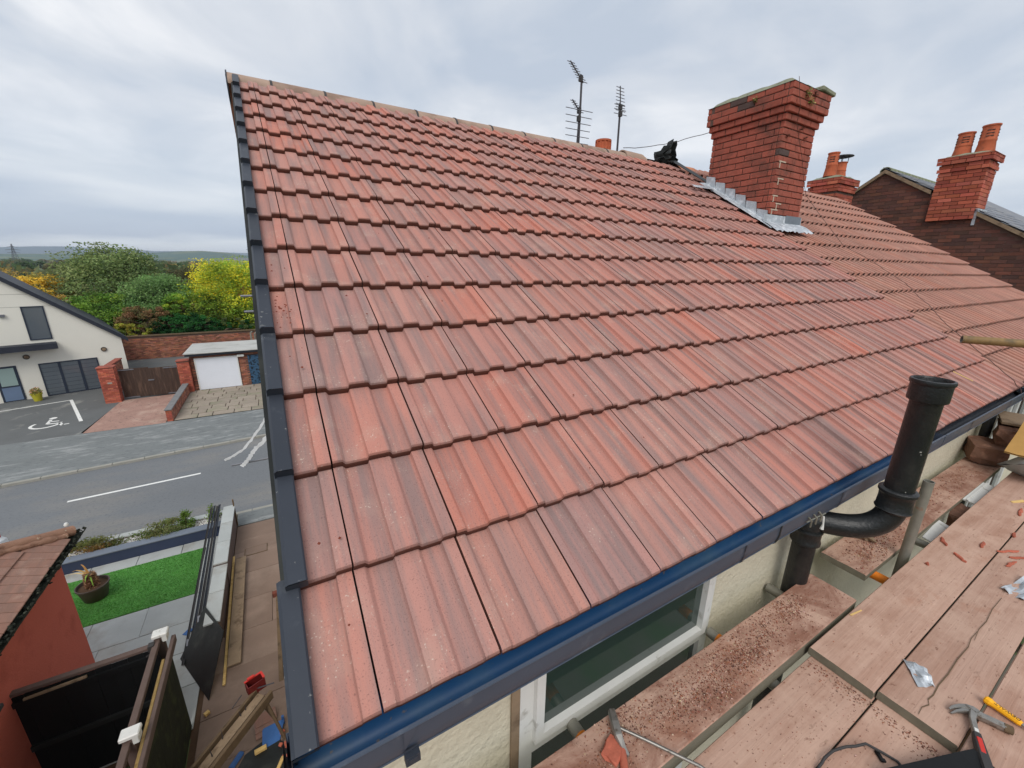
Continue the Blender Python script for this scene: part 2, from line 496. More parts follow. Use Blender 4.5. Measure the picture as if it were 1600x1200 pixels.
M_BOARD = board_material()
M_BOARDS = board_material(.75)
M_BOARDE = mat('grey_board_edge', lin(122, 116, 100), 0.92, 0.2, 5, 0.4, 60, stretch=(0.5, 4, 4))
M_GALV = mat('galvanised_tube', lin(134, 132, 122), 0.5, 0.2, 12, metallic=0.35, second=lin(150, 96, 60), sec=(0.62, 0.76), sscale=14)
M_ORANGE = mat('orange_paint', lin(232, 132, 38), 0.55, 0.15, 20, second=lin(150, 96, 60), sec=(0.6, 0.72), sscale=30)
M_ASPH = mat('asphalt_road', lin(112, 115, 118), 0.92, 0.09, 0.5, 0.25, 40, second=lin(130, 127, 122), sec=(0.46, 0.68), sscale=0.6, stretch=(.35, 1, 1), third=lin(94, 98, 102), ter=(0.56, 0.66), tscale=30)
M_TARM = mat('worn_tarmac_footway', lin(116, 120, 120), 0.95, 0.10, 0.8, 0.3, 30, second=lin(146, 148, 147), sec=(0.52, 0.70), sscale=3.2, stretch=(.35, 1.2, 1), third=lin(92, 96, 98), ter=(0.56, 0.70), tscale=14)
M_PARK = mat('dark_parking_tarmac', lin(98, 100, 100), 0.95, 0.12, 0.7, 0.3, 30, second=lin(132, 132, 128), sec=(0.58, 0.68), sscale=0.9)
M_WHITE = mat('white_road_paint', lin(222, 222, 218), 0.7, 0.08, 6, second=lin(170, 170, 168), sec=(0.6, 0.72), sscale=5)
M_KERB = mat('concrete_kerb', lin(150, 148, 140), 0.95, 0.15, 3, 0.2, 40)
M_SLAB = mat('grey_sandstone_slab', lin(168, 172, 170), 0.8, 0.10, 1.6, 0.2, 20, second=lin(146, 142, 134), sec=(0.52, 0.7), sscale=1.2, objrand=0.06)
M_SLABB = mat('dusty_brown_concrete_slab', lin(128, 108, 95), 0.93, 0.14, 1.3, 0.25, 40, second=lin(146, 126, 112), sec=(0.5, 0.7), sscale=1.1, objrand=0.05)
M_SLABG = mat('lichened_concrete_slab', lin(148, 137, 124), 0.95, 0.14, 1.5, 0.3, 20, second=lin(126, 126, 102), sec=(0.5, 0.68), sscale=1.0, objrand=0.08)
M_BLOCKP = mat('pink_block_paving', lin(158, 126, 114), 0.95, 0.16, 2.0, 0.4, 16, second=lin(172, 146, 132), sscale=1.2, third=lin(120, 98, 88), ter=(0.58, 0.68), tscale=9)
M_SOIL = mat('bare_earth', lin(86, 66, 50), 0.98, 0.25, 4, 0.8, 30)
M_GROUND = mat('far_ground', lin(78, 92, 58), 0.98, 0.25, 0.03, 0.0, second=lin(104, 100, 68), sec=(0.5, 0.62), sscale=0.012)
M_YARD = mat('yard_ground', lin(96, 92, 84), 0.95, 0.2, 0.8, 0.3, 20, second=lin(70, 88, 56), sscale=0.7)
M_TURF = mat('artificial_turf_mat', lin(84, 140, 66), 0.9, 0.2, 3, 0.5, 60)
M_LEAF = mat('foliage', (1, 1, 1, 1), 0.6, 0.12, 3, attr=True, spec=0.25)
_t = M_LEAF.node_tree
_p = _t.nodes['Principled BSDF']
_tr = N(_t, 'ShaderNodeBsdfTranslucent'); _mx = N(_t, 'ShaderNodeMixShader'); _mx.inputs[0].default_value = 0.45
_src = _p.inputs['Base Color'].links[0].from_socket
_t.links.new(_src, _tr.inputs['Color'])
_o = [q for q in _t.nodes if q.type == 'OUTPUT_MATERIAL'][0]
_t.links.new(_p.outputs[0], _mx.inputs[1]); _t.links.new(_tr.outputs[0], _mx.inputs[2]); _t.links.new(_mx.outputs[0], _o.inputs['Surface'])
M_BARK = mat('bark', lin(92, 78, 64), 0.95, 0.2, 8, 0.6, 30)
M_RENDERW = mat('ivory_house_render', lin(222, 219, 208), 0.9, 0.03, 0.7, 0.1, 30)
M_DARKFR = mat('anthracite_window_frame', lin(46, 54, 68), 0.45, 0.1, 2)
M_ROOFED = mat('dark_roof_edge', lin(44, 48, 58), 0.6, 0.15, 2)
M_DOORB = mat('blue_grey_door', lin(106, 124, 150), 0.5, 0.06, 2)
M_REDW = mat('painted_red_roughcast', lin(190, 98, 82), 0.92, 0.06, 1.2, 0.8, 30, second=lin(166, 80, 66), sec=(0.55, 0.75), sscale=1.6)
M_MOSSG = mat('mossy_black_gutter', lin(38, 42, 34), 0.85, 0.35, 14, 0.9, 26, second=lin(84, 88, 72), sec=(0.6, 0.7), sscale=16)
M_BLACK = mat('black_painted_timber', lin(16, 18, 20), 0.6, 0.2, 5)
M_BROWNT = mat('brown_stained_timber', lin(98, 82, 76), 0.8, 0.16, 7, 0.3, 40, stretch=(1, 1, 1))
M_MOSSF = mat('mossy_dark_fence', lin(34, 38, 24), 0.95, 0.35, 6, 0.5, 30, second=lin(52, 58, 30), sscale=4)
M_BATTEN = mat('pale_softwood', lin(214, 180, 116), 0.8, 0.14, 9, 0.2, 50, second=lin(176, 136, 78), sec=(0.55, 0.72), sscale=12)
M_WOODG = mat('weathered_grey_timber', lin(140, 120, 98), 0.9, 0.16, 5, 0.4, 40, second=lin(108, 90, 72), sscale=6)
M_DWOOD = mat('dirty_brown_timber', lin(104, 86, 66), 0.9, 0.2, 6, 0.4, 40, second=lin(70, 58, 44), sscale=6)
M_RUBBER = mat('black_rubber_sheet', lin(30, 33, 32), 0.5, 0.3, 4, 0.2, 20, second=lin(50, 52, 48), sscale=3)
M_NAVY = mat('navy_painted_edging', lin(54, 64, 88), 0.6, 0.1, 2)
M_NAVYT = mat('slate_coping', lin(110, 118, 130), 0.7, 0.1, 2)
M_PEB = mat('white_pebbles', lin(214, 212, 206), 0.8, 0.1, 10, attr=True)
M_POT = mat('brown_plastic_pot', lin(84, 74, 68), 0.5, 0.1, 4)
M_TERRA = mat('terracotta', lin(180, 96, 66), 0.85, 0.14, 6, 0.2, 40, second=lin(150, 84, 60), sscale=8)
M_ALU = mat('aluminium_aerial', lin(120, 122, 128), 0.5, 0.1, 8, metallic=0.4)
M_POLE = mat('dark_steel_pole', lin(72, 70, 74), 0.5, 0.15, 8, metallic=0.3)
M_WIRE = mat('black_cable', lin(54, 46, 44), 0.6, 0.05, 8)
M_BRKW = mat('garden_brick_wall', (1, 1, 1, 1), 0.92, 0.2, 1.0, 0.3, 40, attr=True)
M_GARROOF = mat('felt_garage_roof', lin(176, 176, 172), 0.9, 0.14, 1.2, 0.2, 20, second=lin(140, 140, 134), sscale=0.9, stretch=(1, 4, 1))
M_WDOOR = mat('white_garage_door', lin(220, 224, 232), 0.5, 0.03, 2)
M_GATE = mat('dark_brown_gate', lin(70, 54, 46), 0.75, 0.2, 2, 0.2, 30, second=lin(92, 72, 60), sscale=2, stretch=(6, 6, 0.6))
M_BLUED = mat('flaking_blue_door', lin(52, 84, 112), 0.7, 0.2, 5, second=lin(24, 34, 44), sec=(0.50, 0.56), sscale=7)
M_SLATE = mat('natural_slate', lin(116, 120, 128), 0.65, 0.14, 3, 0.2, 40, objrand=0.12, second=lin(140, 136, 130), sscale=3)
M_STEEL = mat('worn_steel', lin(150, 146, 140), 0.38, 0.2, 30, metallic=0.7, second=lin(104, 92, 80), sec=(0.56, 0.7), sscale=40)
M_RED = mat('red_plastic', lin(196, 52, 44), 0.45, 0.1, 10)
M_YEL = mat('yellow_plastic', lin(246, 176, 30), 0.45, 0.06, 20)
M_DGREY = mat('dark_grey_rubber', lin(60, 58, 58), 0.6, 0.1, 10)
M_BLUEP = mat('blue_plastic', lin(58, 100, 158), 0.5, 0.12, 6)
M_STONE = mat('brown_rubble_stone', lin(120, 88, 72), 0.95, 0.25, 9, 0.8, 25, second=lin(150, 112, 92), sscale=9)
M_SHARD = mat('broken_tile_edge', lin(176, 98, 78), 0.95, 0.2, 20, 0.4, 60, objrand=0.15)
M_DUST = mat('mortar_crumbs', (1, 1, 1, 1), 0.98, 0.2, 30, attr=True)
M_TAPE = mat('clear_plastic_strip', lin(210, 214, 218), 0.3, 0.1, 6)
M_CARW = mat('white_car_paint', lin(226, 228, 232), 0.25, 0.02, 3, coat=0.5)
M_TYRE = mat('tyre_rubber', lin(30, 30, 32), 0.8, 0.1, 8)
M_HILL = mat('distant_hill', lin(66, 92, 84), 1.0, 0.2, 0.004, second=lin(96, 108, 84), sec=(0.5, 0.6), sscale=0.006)
M_PAPER = mat('paper_sack', lin(176, 178, 180), 0.7, 0.08, 6, 0.4, 14)
M_CARD = mat('brown_card', lin(196, 152, 88), 0.8, 0.12, 6, 0.3, 12)
M_INK = mat('dark_blue_print', lin(40, 44, 66), 0.7, 0.05, 10)
M_STRAW = mat('dry_plant_fibre', (1, 1, 1, 1), 0.9, 0.1, 10, attr=True)


def glass(name, tint, rough=0.05, dark=0.03):
    M = D.materials.new(name); M.use_nodes = True
    b = M.node_tree.nodes['Principled BSDF']
    b.inputs['Base Color'].default_value = tint
    b.inputs['Roughness'].default_value = rough
    b.inputs['Specular IOR Level'].default_value = 0.8
    b.inputs['Transmission Weight'].default_value = dark
    MATS[name] = M
    return M


M_GLASSG = glass('greenish_window_glass', (0.025, 0.045, 0.038, 1), 0.06)
M_GLASSD = glass('dark_window_glass', (0.11, 0.13, 0.15, 1), 0.08)  # grey-blue reflections put into the even base colour
M_CARGL = glass('car_glass', (0.30, 0.40, 0.38, 1), 0.05)
M_REDL = glass('red_lamp_glass', (0.45, 0.02, 0.02, 1), 0.15)


def brickwork(mb, org, du, n, length, rows, cols, L=0.225, Hc=0.075, proud=0.004, mort=0.010, clip=None, jitt=0.22, deep=0.03):
    """bricks in stretcher bond on a vertical plane from org along unit du, facing n; each brick its own box (no back)"""
    du = Vector(du); n = Vector(n); up = Vector((0, 0, 1)); org = Vector(org)
    out_ = []
    for r in range(rows):
        off = (r % 2) * L / 2
        k = 0
        x = -off
        while x < length:
            a, b = max(0, x + mort / 2), min(length, x + L - mort / 2)
            x += L
            if b - a < 0.03:
                continue
            z0, z1 = r * Hc + mort / 2, (r + 1) * Hc - mort / 2
            if clip and not clip((a + b) / 2, (z0 + z1) / 2):
                continue
            p = proud + random.uniform(-0.003, 0.004)
            q = [org + du * a + up * z0, org + du * b + up * z0, org + du * b + up * z1, org + du * a + up * z1]
            vs = [w - n * deep for w in q] + [w + n * p for w in q]
            col = jit(random.choice(cols), jitt)
            out_.append((vs, col))
    fs = [(4, 5, 6, 7), (0, 1, 5, 4), (1, 2, 6, 5), (2, 3, 7, 6), (3, 0, 4, 7)]
    if mb is not None:
        for vs, col in out_:
            mb.add(vs, fs, col)
    return out_


BR_FS = [(4, 5, 6, 7), (0, 1, 5, 4), (1, 2, 6, 5), (2, 3, 7, 6), (3, 0, 4, 7)]

# ================================================================== THE SETTING
GZ = -6.30            # footway level
RZL = -6.40           # carriageway level


def flat(name, pts, z, mt, kind='structure', thick=0.0, label=None, cat=None):
    mb = MB()
    if thick:
        mb.poly(pts, z - thick, z)
    else:
        mb.add([(p[0], p[1], z) for p in pts], [tuple(range(len(pts)))])
    o = single(name, mb, mt, label, cat, kind=kind)
    return o


g = MB()
ring = [0, 60, 160, 400, 1000, 2500, 6000, 12000]
vs = [(0, 0, -6.47)]; fs = []
K = 40
for ri, rr in enumerate(ring[1:]):
    for k in range(K):
        a = 2 * math.pi * k / K
        vs.append((rr * math.sin(a), rr * math.cos(a), -6.47))
for k in range(K):
    fs.append((0, 1 + (k + 1) % K, 1 + k))
for ri in range(len(ring) - 2):
    for k in range(K):
        a = 1 + ri * K
        fs.append((a + k, a + (k + 1) % K, a + K + (k + 1) % K, a + K + k))
g.add(vs, fs)
o = single('ground', g, M_GROUND, kind='structure')

flat('road', [(-70, 12.6), (60, 12.6), (60, 25.2), (-70, 12.6 - 0.2)], RZL, M_ASPH) if False else None
far_k = lambda x: 18.62 + 0.094 * (x + 6)
flat('road', [(-70, 12.72), (70, 12.72), (70, far_k(70) + .1), (-70, far_k(-70) + .1)], RZL, M_ASPH)


def kerb_run(name, p0, p1, w, z0, z1, unit=0.915):
    """a kerb laid stone by stone"""
    p0 = Vector((p0[0], p0[1], 0)); p1 = Vector((p1[0], p1[1], 0))
    d = (p1 - p0); Ln = d.length; d.normalize()
    n = int(Ln / unit)
    me = MB().obox(Matrix.Identity(4), unit - 0.012, w, z1 - z0, ch=0.012).mesh('kerb_stone', M_KERB)
    rt = MB().obox(T(0, 0, 0), 1, 1, 1)
    ang = math.atan2(d.y, d.x)
    mb = MB(); mb.obox(T(*(p0 + d * Ln / 2)) @ T(0, 0, (z0 + z1) / 2 - 0.03) @ RZ(ang), Ln, w * 0.9, z1 - z0 - 0.04)
    root = single(name, mb, M_KERB, kind='structure')
    for k in range(n):
        c = p0 + d * (k + 0.5) * unit
        place('kerb_stone', me, root, T(c.x, c.y, (z0 + z1) / 2 + random.uniform(-0.004, 0.004)) @ RZ(ang))
    return root


kerb_run('kerb', (-16, far_k(-16)), (6, far_k(6)), 0.13, RZL - 0.06, GZ + 0.002)
kerb_run('kerb', (-16, 12.66), (6, 12.66), 0.13, RZL - 0.06, GZ + 0.002)
flat('pavement', [(-70, far_k(-70) + .06), (70, far_k(70) + .06), (70, 23.6), (-70, 22.4)], GZ, M_TARM, thick=0.12)
flat('near_pavement', [(-1.72, 11.9), (8, 11.9), (8, 12.6), (-1.72, 12.6)], GZ - 0.004, M_TARM, thick=0.12)
flat('car_park', [(-40, 22.3), (-8.05, 22.86), (-7.75, 27.75), (-9.0, 31.55), (-40, 31.55)], GZ + 0.004, M_PARK, thick=0.12)
flat('forecourt', [(-40, 31.6), (-9.0, 31.6), (-7.75, 27.9), (-4.6, 28.6), (-4.6, 40), (-40, 40)], GZ + 0.002, M_PARK, thick=0.1)
flat('yard', [(-3.6, -9), (12, -9), (12, 0.2), (0, 0.2), (0, 3.6), (-3.6, 3.6)], GZ - 0.03, M_YARD, thick=0.1)

# road marks
def mark(name, pts, z, label, group=None):
    mb = MB(); mb.add([(p[0], p[1], z) for p in pts], [tuple(range(len(pts)))])
    return single(name, mb, M_WHITE, label, 'road marking', group)


def strip(a, b, w):
    a = Vector((a[0], a[1])); b = Vector((b[0], b[1])); d = (b - a).normalized(); n = Vector((-d.y, d.x)) * w / 2
    return [a - n, b - n, b + n, a + n]


mark('centre_line', strip((-6.48, 16.13), (-3.07, 16.38), 0.11), RZL + .004, 'white dash in the middle of the road, wholly in view beside the roof edge')
bay = MB()
for a, b, w in [((-13.6, 28.0), (-10.1, 29.25), 0.11), ((-10.14, 29.2), (-8.55, 24.85), 0.13)]:
    q = strip(a, b, w); bay.add([(p[0], p[1], GZ + .008) for p in q], [(0, 1, 2, 3)])
tag(single('parking_bay_line', bay, M_WHITE), 'white L shaped bay line painted on the car park tarmac', 'road marking')
wc = MB()
cx, cy = -9.72, 24.95
zz = GZ + .009
prev = None
# wheel: open ring seen on the tarmac, then seat, back and foot of the wheelchair sign
ringp = []
for k in range(17):
    a = R(150 + k * 14)
    ringp.append((cx - 0.05 + 0.42 * math.cos(a), cy + 0.05 + 0.46 * math.sin(a), cx - 0.05 + 0.53 * math.cos(a), cy + 0.05 + 0.58 * math.sin(a)))
for i in range(16):
    p, q = ringp[i], ringp[i + 1]
    wc.quad((p[0], p[1], zz), (q[0], q[1], zz), (q[2], q[3], zz), (p[2], p[3], zz))
for a, b, w in [((cx - .1, cy + .75), (cx - .02, cy + .1), .12), ((cx - .02, cy + .1), (cx + .4, cy + .06), .12), ((cx + .4, cy + .06), (cx + .62, cy - .36), .12), ((cx - .06, cy + .45), (cx + .28, cy + .42), .1), ((cx + .58, cy - .3), (cx + .8, cy - .22), .1)]:
    wc.add([(p[0], p[1], zz) for p in strip(a, b, w)], [(0, 1, 2, 3)])
wc.add([(cx - .1 + .14 * math.cos(k * .7), cy + 1.0 + .16 * math.sin(k * .7), zz) for k in range(9)], [tuple(range(9))])
tag(single('wheelchair_symbol', wc, M_WHITE), 'white wheelchair symbol painted inside the parking bay', 'road marking')

# driveways
flat('block_paved_drive', [(-7.95, 22.87), (-5.1, 22.8), (-5.2, 28.1), (-7.78, 27.9)], GZ + 0.012, M_BLOCKP, thick=0.14)
dr = flat('slab_drive', [(-4.85, 22.88), (1.2, 22.95), (1.2, 28.3), (-4.7, 28.4)], GZ + 0.0, M_SOIL, thick=0.1)
yy = 22.95
ri = 0
while yy < 28.1:
    hgt = random.choice([0.45, 0.6, 0.6])
    xx = -4.82 - (0.3 if ri % 2 else 0)
    while xx < 1.1:
        wd = random.choice([0.6, 0.6, 0.75, 0.9])
        x0 = max(xx, -4.82); x1 = min(xx + wd, 1.15); y1 = min(yy + hgt, 28.25)
        if x1 - x0 > 0.15:
            mb = MB().obox(T((x0 + x1) / 2, (yy + y1) / 2, GZ + 0.0 + random.uniform(0.008, 0.022)), x1 - x0 - 0.03, y1 - yy - 0.03, 0.03, ch=0.006)
            part('paving_slab', mb, M_SLABG, dr)
        xx += wd
    yy += hgt; ri += 1

# ------------------------------------------------------------------ the house whose roof is being tiled
S = 0.5421
CS, SN = math.cos(S), math.sin(S)
G = 0.345
TW = 0.3055
U1 = 0.1173
ROOFM = Matrix.Rotation(S, 4, 'X')


def rp(u, v, h=0.0):
    return Vector((u, v * CS - h * SN, v * SN + h * CS))


house = thing('terraced_house', (3.0, 4.5, GZ), 'cream rendered house under the newly laid red tile roof, slate grey verge and gutter', 'house')
WY = 0.14
w = MB()
# rear wall left, right, above and below the window opening
WX0, WX1, WZ0, WZ1 = 0.575, 1.66, -1.75, -0.16
w.box(0.0, WX0, WY, WY + 0.28, GZ, -0.06)
w.box(WX1, 6.0, WY, WY + 0.28, GZ, -0.06)
w.box(WX0, WX1, WY, WY + 0.28, GZ, WZ0)
w.box(WX0, WX1, WY, WY + 0.28, WZ1, -0.06)
w.box(0.0, 6.0, 8.75, 9.05, GZ, -0.06)
RIDGE = rp(0, 15.2 * G)
prof = [(WY + .28, GZ), (8.75, GZ), (8.75, 0.0), (RIDGE.y, RIDGE.z - 0.12), (WY + .28, -0.02)]
for x0, x1 in ((0.0, 0.25), (5.75, 6.0)):
    n_ = len(prof)
    w.add([(x0, a, b) for a, b in prof] + [(x1, a, b) for a, b in prof], [tuple(range(n_)), tuple(range(2 * n_ - 1, n_ - 1, -1))] + [(i, n_ + i, n_ + (i + 1) % n_, (i + 1) % n_) for i in range(n_)])
part('wall', w, M_CREAM, house)
# dim room floor behind the window
part('upper_floor', MB().box(0.25, 5.75, WY + .28, 8.75, -2.9, -2.7), M_SOIL, house)

fr = MB()
fy0, fy1 = WY - 0.012, WY + 0.055
def frame_rect(mb, x0, x1, z0, z1, wd, y0, y1):
    mb.box(x0, x0 + wd, y0, y1, z0, z1); mb.box(x1 - wd, x1, y0, y1, z0, z1)
    mb.box(x0 + wd, x1 - wd, y0, y1, z0, z0 + wd); mb.box(x0 + wd, x1 - wd, y0, y1, z1 - wd, z1)
win = MB(); frame_rect(win, WX0 + .005, WX1 - .005, WZ0 + .005, WZ1 - .005, 0.055, fy0, fy1)
win.box(WX0 + .06, WX1 - .06, fy0 - .001, fy1 + .002, -0.72, -0.655)
win_o = part('window', win, M_UPVC, house)
s1 = MB(); frame_rect(s1, WX0 + .06, WX1 - .06, -0.655, WZ1 - .06, 0.035, fy0 - .022, fy0 + 0.03)
part('opening_sash', s1, M_UPVC, win_o)
part('pane', MB().box(WX0 + .095, WX1 - .095, fy0 + .005, fy0 + .012, -0.62, WZ1 - .095), M_GLASSG, win_o)
part('pane', MB().box(WX0 + .06, WX1 - .06, fy0 + .02, fy0 + .03, WZ0 + .06, -0.72), M_GLASSG, win_o)
part('reveal_bead', MB().box(WX0 - .028, WX0 + .004, WY - .012, WY - 0.002, -2.0, -0.1), M_WOODG, win_o)

deck = MB()
deck.add([rp(-0.06, 0.07, -0.03), rp(5.95, 0.07, -0.03), rp(5.95, 15.2 * G, -0.03), rp(-0.06, 15.2 * G, -0.03)], [(0, 1, 2, 3)])
roof = part('roof', deck, M_RUBBER, house)
rs = MB()
a0, a1 = RIDGE, Vector((0, 9.25, -0.05))
rs.add([(-0.1, a0.y, a0.z), (5.95, a0.y, a0.z), (5.95, a1.y, a1.z), (-0.1, a1.y, a1.z)], [(3, 2, 1, 0)])
rs.add([(-0.1, a0.y, a0.z - .05), (5.95, a0.y, a0.z - .05), (5.95, a1.y, a1.z - .05), (-0.1, a1.y, a1.z - .05)], [(0, 1, 2, 3)])
part('street_slope', rs, M_TILE2, house)


def tile_mesh(name, section, width, gauge, mt, thick=0.032, low=0.020, high=0.0395, lap=0.07, f0=0.0):
    """section: (fraction, 0 low / 1 high). Rounded tail, real thickness, tilted so that it rides on the course below."""
    pts = []
    for fr_, hh in section:
        if fr_ < f0:
            continue
        pts.append(((fr_ - f0) * width, low + (high - low) * hh))
    slope = thick / gauge
    rows_ = [(-0.0005, -thick), (-0.002, -thick * 0.55), (0.0, -0.007), (0.006, -0.0015), (0.016, 0.0), (gauge + lap, 0.0)]
    mb = MB()
    n = len(pts)
    vs = []
    for yv, dz in rows_:
        for x, z in pts:
            vs.append((x, yv, z + dz - slope * max(yv, 0)))
    fs = []
    tail = []
    for r_ in range(len(rows_) - 1):
        for i in range(n - 1):
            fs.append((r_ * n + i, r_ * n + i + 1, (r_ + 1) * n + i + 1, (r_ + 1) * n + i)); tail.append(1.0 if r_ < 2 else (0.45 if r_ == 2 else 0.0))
    # side skirts
    o = len(vs)
    for i in (0, n - 1):
        x, z = pts[i]
        vs += [(x, 0, z - thick), (x, gauge + lap, z - thick - slope * (gauge + lap)), (x, gauge + lap, z - slope * (gauge + lap)), (x, 0.002, z - 0.006)]
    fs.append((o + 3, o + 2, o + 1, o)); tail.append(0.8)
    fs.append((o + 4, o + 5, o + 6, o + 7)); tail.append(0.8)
    mb.add(vs, fs)
    me = mb.mesh(name, mt, True)
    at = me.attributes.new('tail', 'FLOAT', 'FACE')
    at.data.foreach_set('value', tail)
    return me


SEC = [(0.009, .97), (0.05, 1), (0.095, 1), (0.108, .9), (0.135, 0.10), (0.15, 0), (0.25, .03), (0.366, 0), (0.372, 0.10), (0.381, .90), (0.390, 1), (0.5, 1.02), (0.602, 1), (0.615, .9), (0.642, 0.10), (0.657, 0), (0.75, .03), (0.846, 0), (0.852, 0.10), (0.861, .90), (0.870, 1), (0.991, .97)]
SECV = [(0.53, 0), (0.657, 0)] + [q for q in SEC if q[0] > .7]
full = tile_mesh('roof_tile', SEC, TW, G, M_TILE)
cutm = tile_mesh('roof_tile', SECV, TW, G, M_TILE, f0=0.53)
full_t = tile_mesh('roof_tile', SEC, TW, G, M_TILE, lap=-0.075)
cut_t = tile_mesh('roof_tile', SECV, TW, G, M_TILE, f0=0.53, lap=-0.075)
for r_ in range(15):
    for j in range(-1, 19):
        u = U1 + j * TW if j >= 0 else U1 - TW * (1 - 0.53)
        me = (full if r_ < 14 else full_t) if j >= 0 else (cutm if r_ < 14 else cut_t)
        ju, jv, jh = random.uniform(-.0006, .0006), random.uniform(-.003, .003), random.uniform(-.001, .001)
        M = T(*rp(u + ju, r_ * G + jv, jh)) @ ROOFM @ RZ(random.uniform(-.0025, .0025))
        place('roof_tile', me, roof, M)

# dry verge caps, one per course, open tails
def verge_cap():
    mb = MB()
    x0, x1 = -0.046, 0.006
    th = 0.046
    top = [(x0, 0.060), (x0 + .008, 0.068), (x1 - .004, 0.066), (x1, 0.062)]
    L = G + 0.03
    sl = 0.030 / G
    for (y0, y1, d) in ((0, L, 0),):
        a = [(x, y0, z) for x, z in top]; b = [(x, y1, z - sl * L) for x, z in top]
        n = len(a)
        mb.add(a + b, [(i, i + 1, n + i + 1, n + i) for i in range(n - 1)])
    # outer skirt down the gable, tail lip and inner lip
    mb.add([(x0, 0, .060), (x0, L, .060 - sl * L), (x0, L, -.10 - sl * L), (x0, 0, -.10)], [(0, 1, 2, 3)])
    mb.add([(x0 + .003, 0, .06), (x0 + .003, 0, -.10), (x0 + .003, L, -.10 - sl * L), (x0 + .003, L, .06 - sl * L)], [(0, 1, 2, 3)])
    mb.add([(x0, -.002, .060), (x0 + .008, -.002, .068), (x1 - .004, -.002, .066), (x1, -.002, .062), (x1, -.002, .03), (x0, -.002, .022)], [(0, 5, 4, 3, 2, 1)])
    mb.add([(x1, 0, .062), (x1, 0, .03), (x1, L, .03 - sl * L), (x1, L, .062 - sl * L)], [(0, 1, 2, 3)])
    return mb.mesh('verge_cap', M_SLATEPL, True)


vc = verge_cap()
for r_ in range(15):
    place('verge_cap', vc, roof, T(*rp(random.uniform(-.002, .002) + (-.022 if r_ == 0 else .004 if 2 < r_ < 7 else 0), r_ * G - 0.004, -0.008)) @ ROOFM)

# ridge tiles with black dry-ridge unions
def ridge_mesh(name, L, mt, r=0.150, th=0.018, n=11):
    mb = MB()
    a = [R(4 + (180 - 8) * k / (n - 1)) for k in range(n)]
    out_ = [(r * math.cos(q), r * math.sin(q) * 0.92) for q in a]
    inn = [((r - th) * math.cos(q), (r - th) * math.sin(q) * 0.92) for q in a]
    loop = out_ + inn[::-1]
    m_ = len(loop)
    vs = [(0, y, z) for y, z in loop] + [(L, y, z) for y, z in loop]
    fs = [(i, (i + 1) % m_, m_ + (i + 1) % m_, m_ + i) for i in range(m_)]
    for s_ in (0, m_):
        for k in range(n - 1):
            q = (s_ + k, s_ + k + 1, s_ + m_ - 2 - k, s_ + m_ - 1 - k)
            fs.append(q if s_ else q[::-1])
    mb.add(vs, fs)
    return mb.mesh(name, mt, True)


RCY, RCZ = 4.57, 2.606
RPIT = 0.4867
rm = ridge_mesh('ridge_tile', RPIT - 0.012, M_RIDGE)
ru = ridge_mesh('ridge_union', 0.022, M_DGREY, r=0.1545, th=0.022)
rfirst = ridge_mesh('ridge_tile', 0.355, M_RIDGE)
place('ridge_tile', rfirst, roof, T(-0.085, RCY, RCZ))
for k in range(11):
    x = 0.2756 + k * RPIT
    place('ridge_union', ru, roof, T(x - 0.011, RCY, RCZ))
    if k < 10:
        place('ridge_tile', rm, roof, T(x + 0.006, RCY, RCZ + random.uniform(-.002, .002)) @ RZ(random.uniform(-.003, .003)))
rlast = ridge_mesh('ridge_tile', 0.34, M_RIDGE)
place('ridge_tile', rlast, roof, T(5.15, RCY, RCZ))
loose = place('ridge_tile', ridge_mesh('ridge_tile', 0.40, M_RIDGE), roof, T(5.03, RCY, RCZ + 0.035) @ Matrix.Rotation(R(1.5), 4, 'Y'))
# verge end piece under the ridge
part('ridge_end_cap', MB().tube([(-0.097, RCY, RCZ + .02), (-0.086, RCY, RCZ + .02)], [0.135, 0.14], 14), M_SLATEPL, roof)

# fascia, soffit, gutter
part('fascia', MB().box(-0.08, 6.0, 0.055, 0.078, -0.20, -0.015), M_GUT, house)
part('soffit', MB().box(-0.08, 6.0, 0.079, WY - .001, -0.20, -0.185), M_UPVC, house)


def gutter_run(x0, x1, mt_out, film, parent, yc=-0.004, zc=0.010, wr=0.060, dep=0.108, name='gutter'):
    mb = MB(); inn = MB()
    K_ = 12
    def ring_(r_off):
        pts_ = []
        for k in range(K_ + 1):
            a = math.pi * k / K_
            y = yc - (wr - r_off) * math.copysign(abs(math.cos(a)) ** 0.6, math.cos(a)); z = zc - (dep - r_off) * math.sin(a) ** 0.62
            pts_.append((y, z))
        return pts_
    o_, i_ = ring_(0), ring_(0.0035)
    n = K_ + 1
    mb.add([(x0, y, z) for y, z in o_] + [(x1, y, z) for y, z in o_], [(k, k + 1, n + k + 1, n + k) for k in range(K_)])
    # front lip roll
    mb.tube([(x0, yc - wr, zc), (x1, yc - wr, zc)], 0.005, 6)
    mb.tube([(x0, yc - wr * .815, zc - dep * .81), (x1, yc - wr * .815, zc - dep * .81)], 0.0032, 6)  # thin bead added for the highlight along the bottom front edge
    # stop end
    mb.add([(x0 - .002, y, z) for y, z in o_], [tuple(range(n))])
    mb.add([(x0 - .009, y, z) for y, z in o_], [tuple(range(n))[::-1]])
    o1 = part(name, mb, mt_out, parent, True)
    if film:
        inn.add([(x0 + .002, y, z) for y, z in i_] + [(x1, y, z) for y, z in i_], [(k, n + k, n + k + 1, k + 1) for k in range(K_)])
        part('gutter_lining', inn, film, o1, True)
    return o1


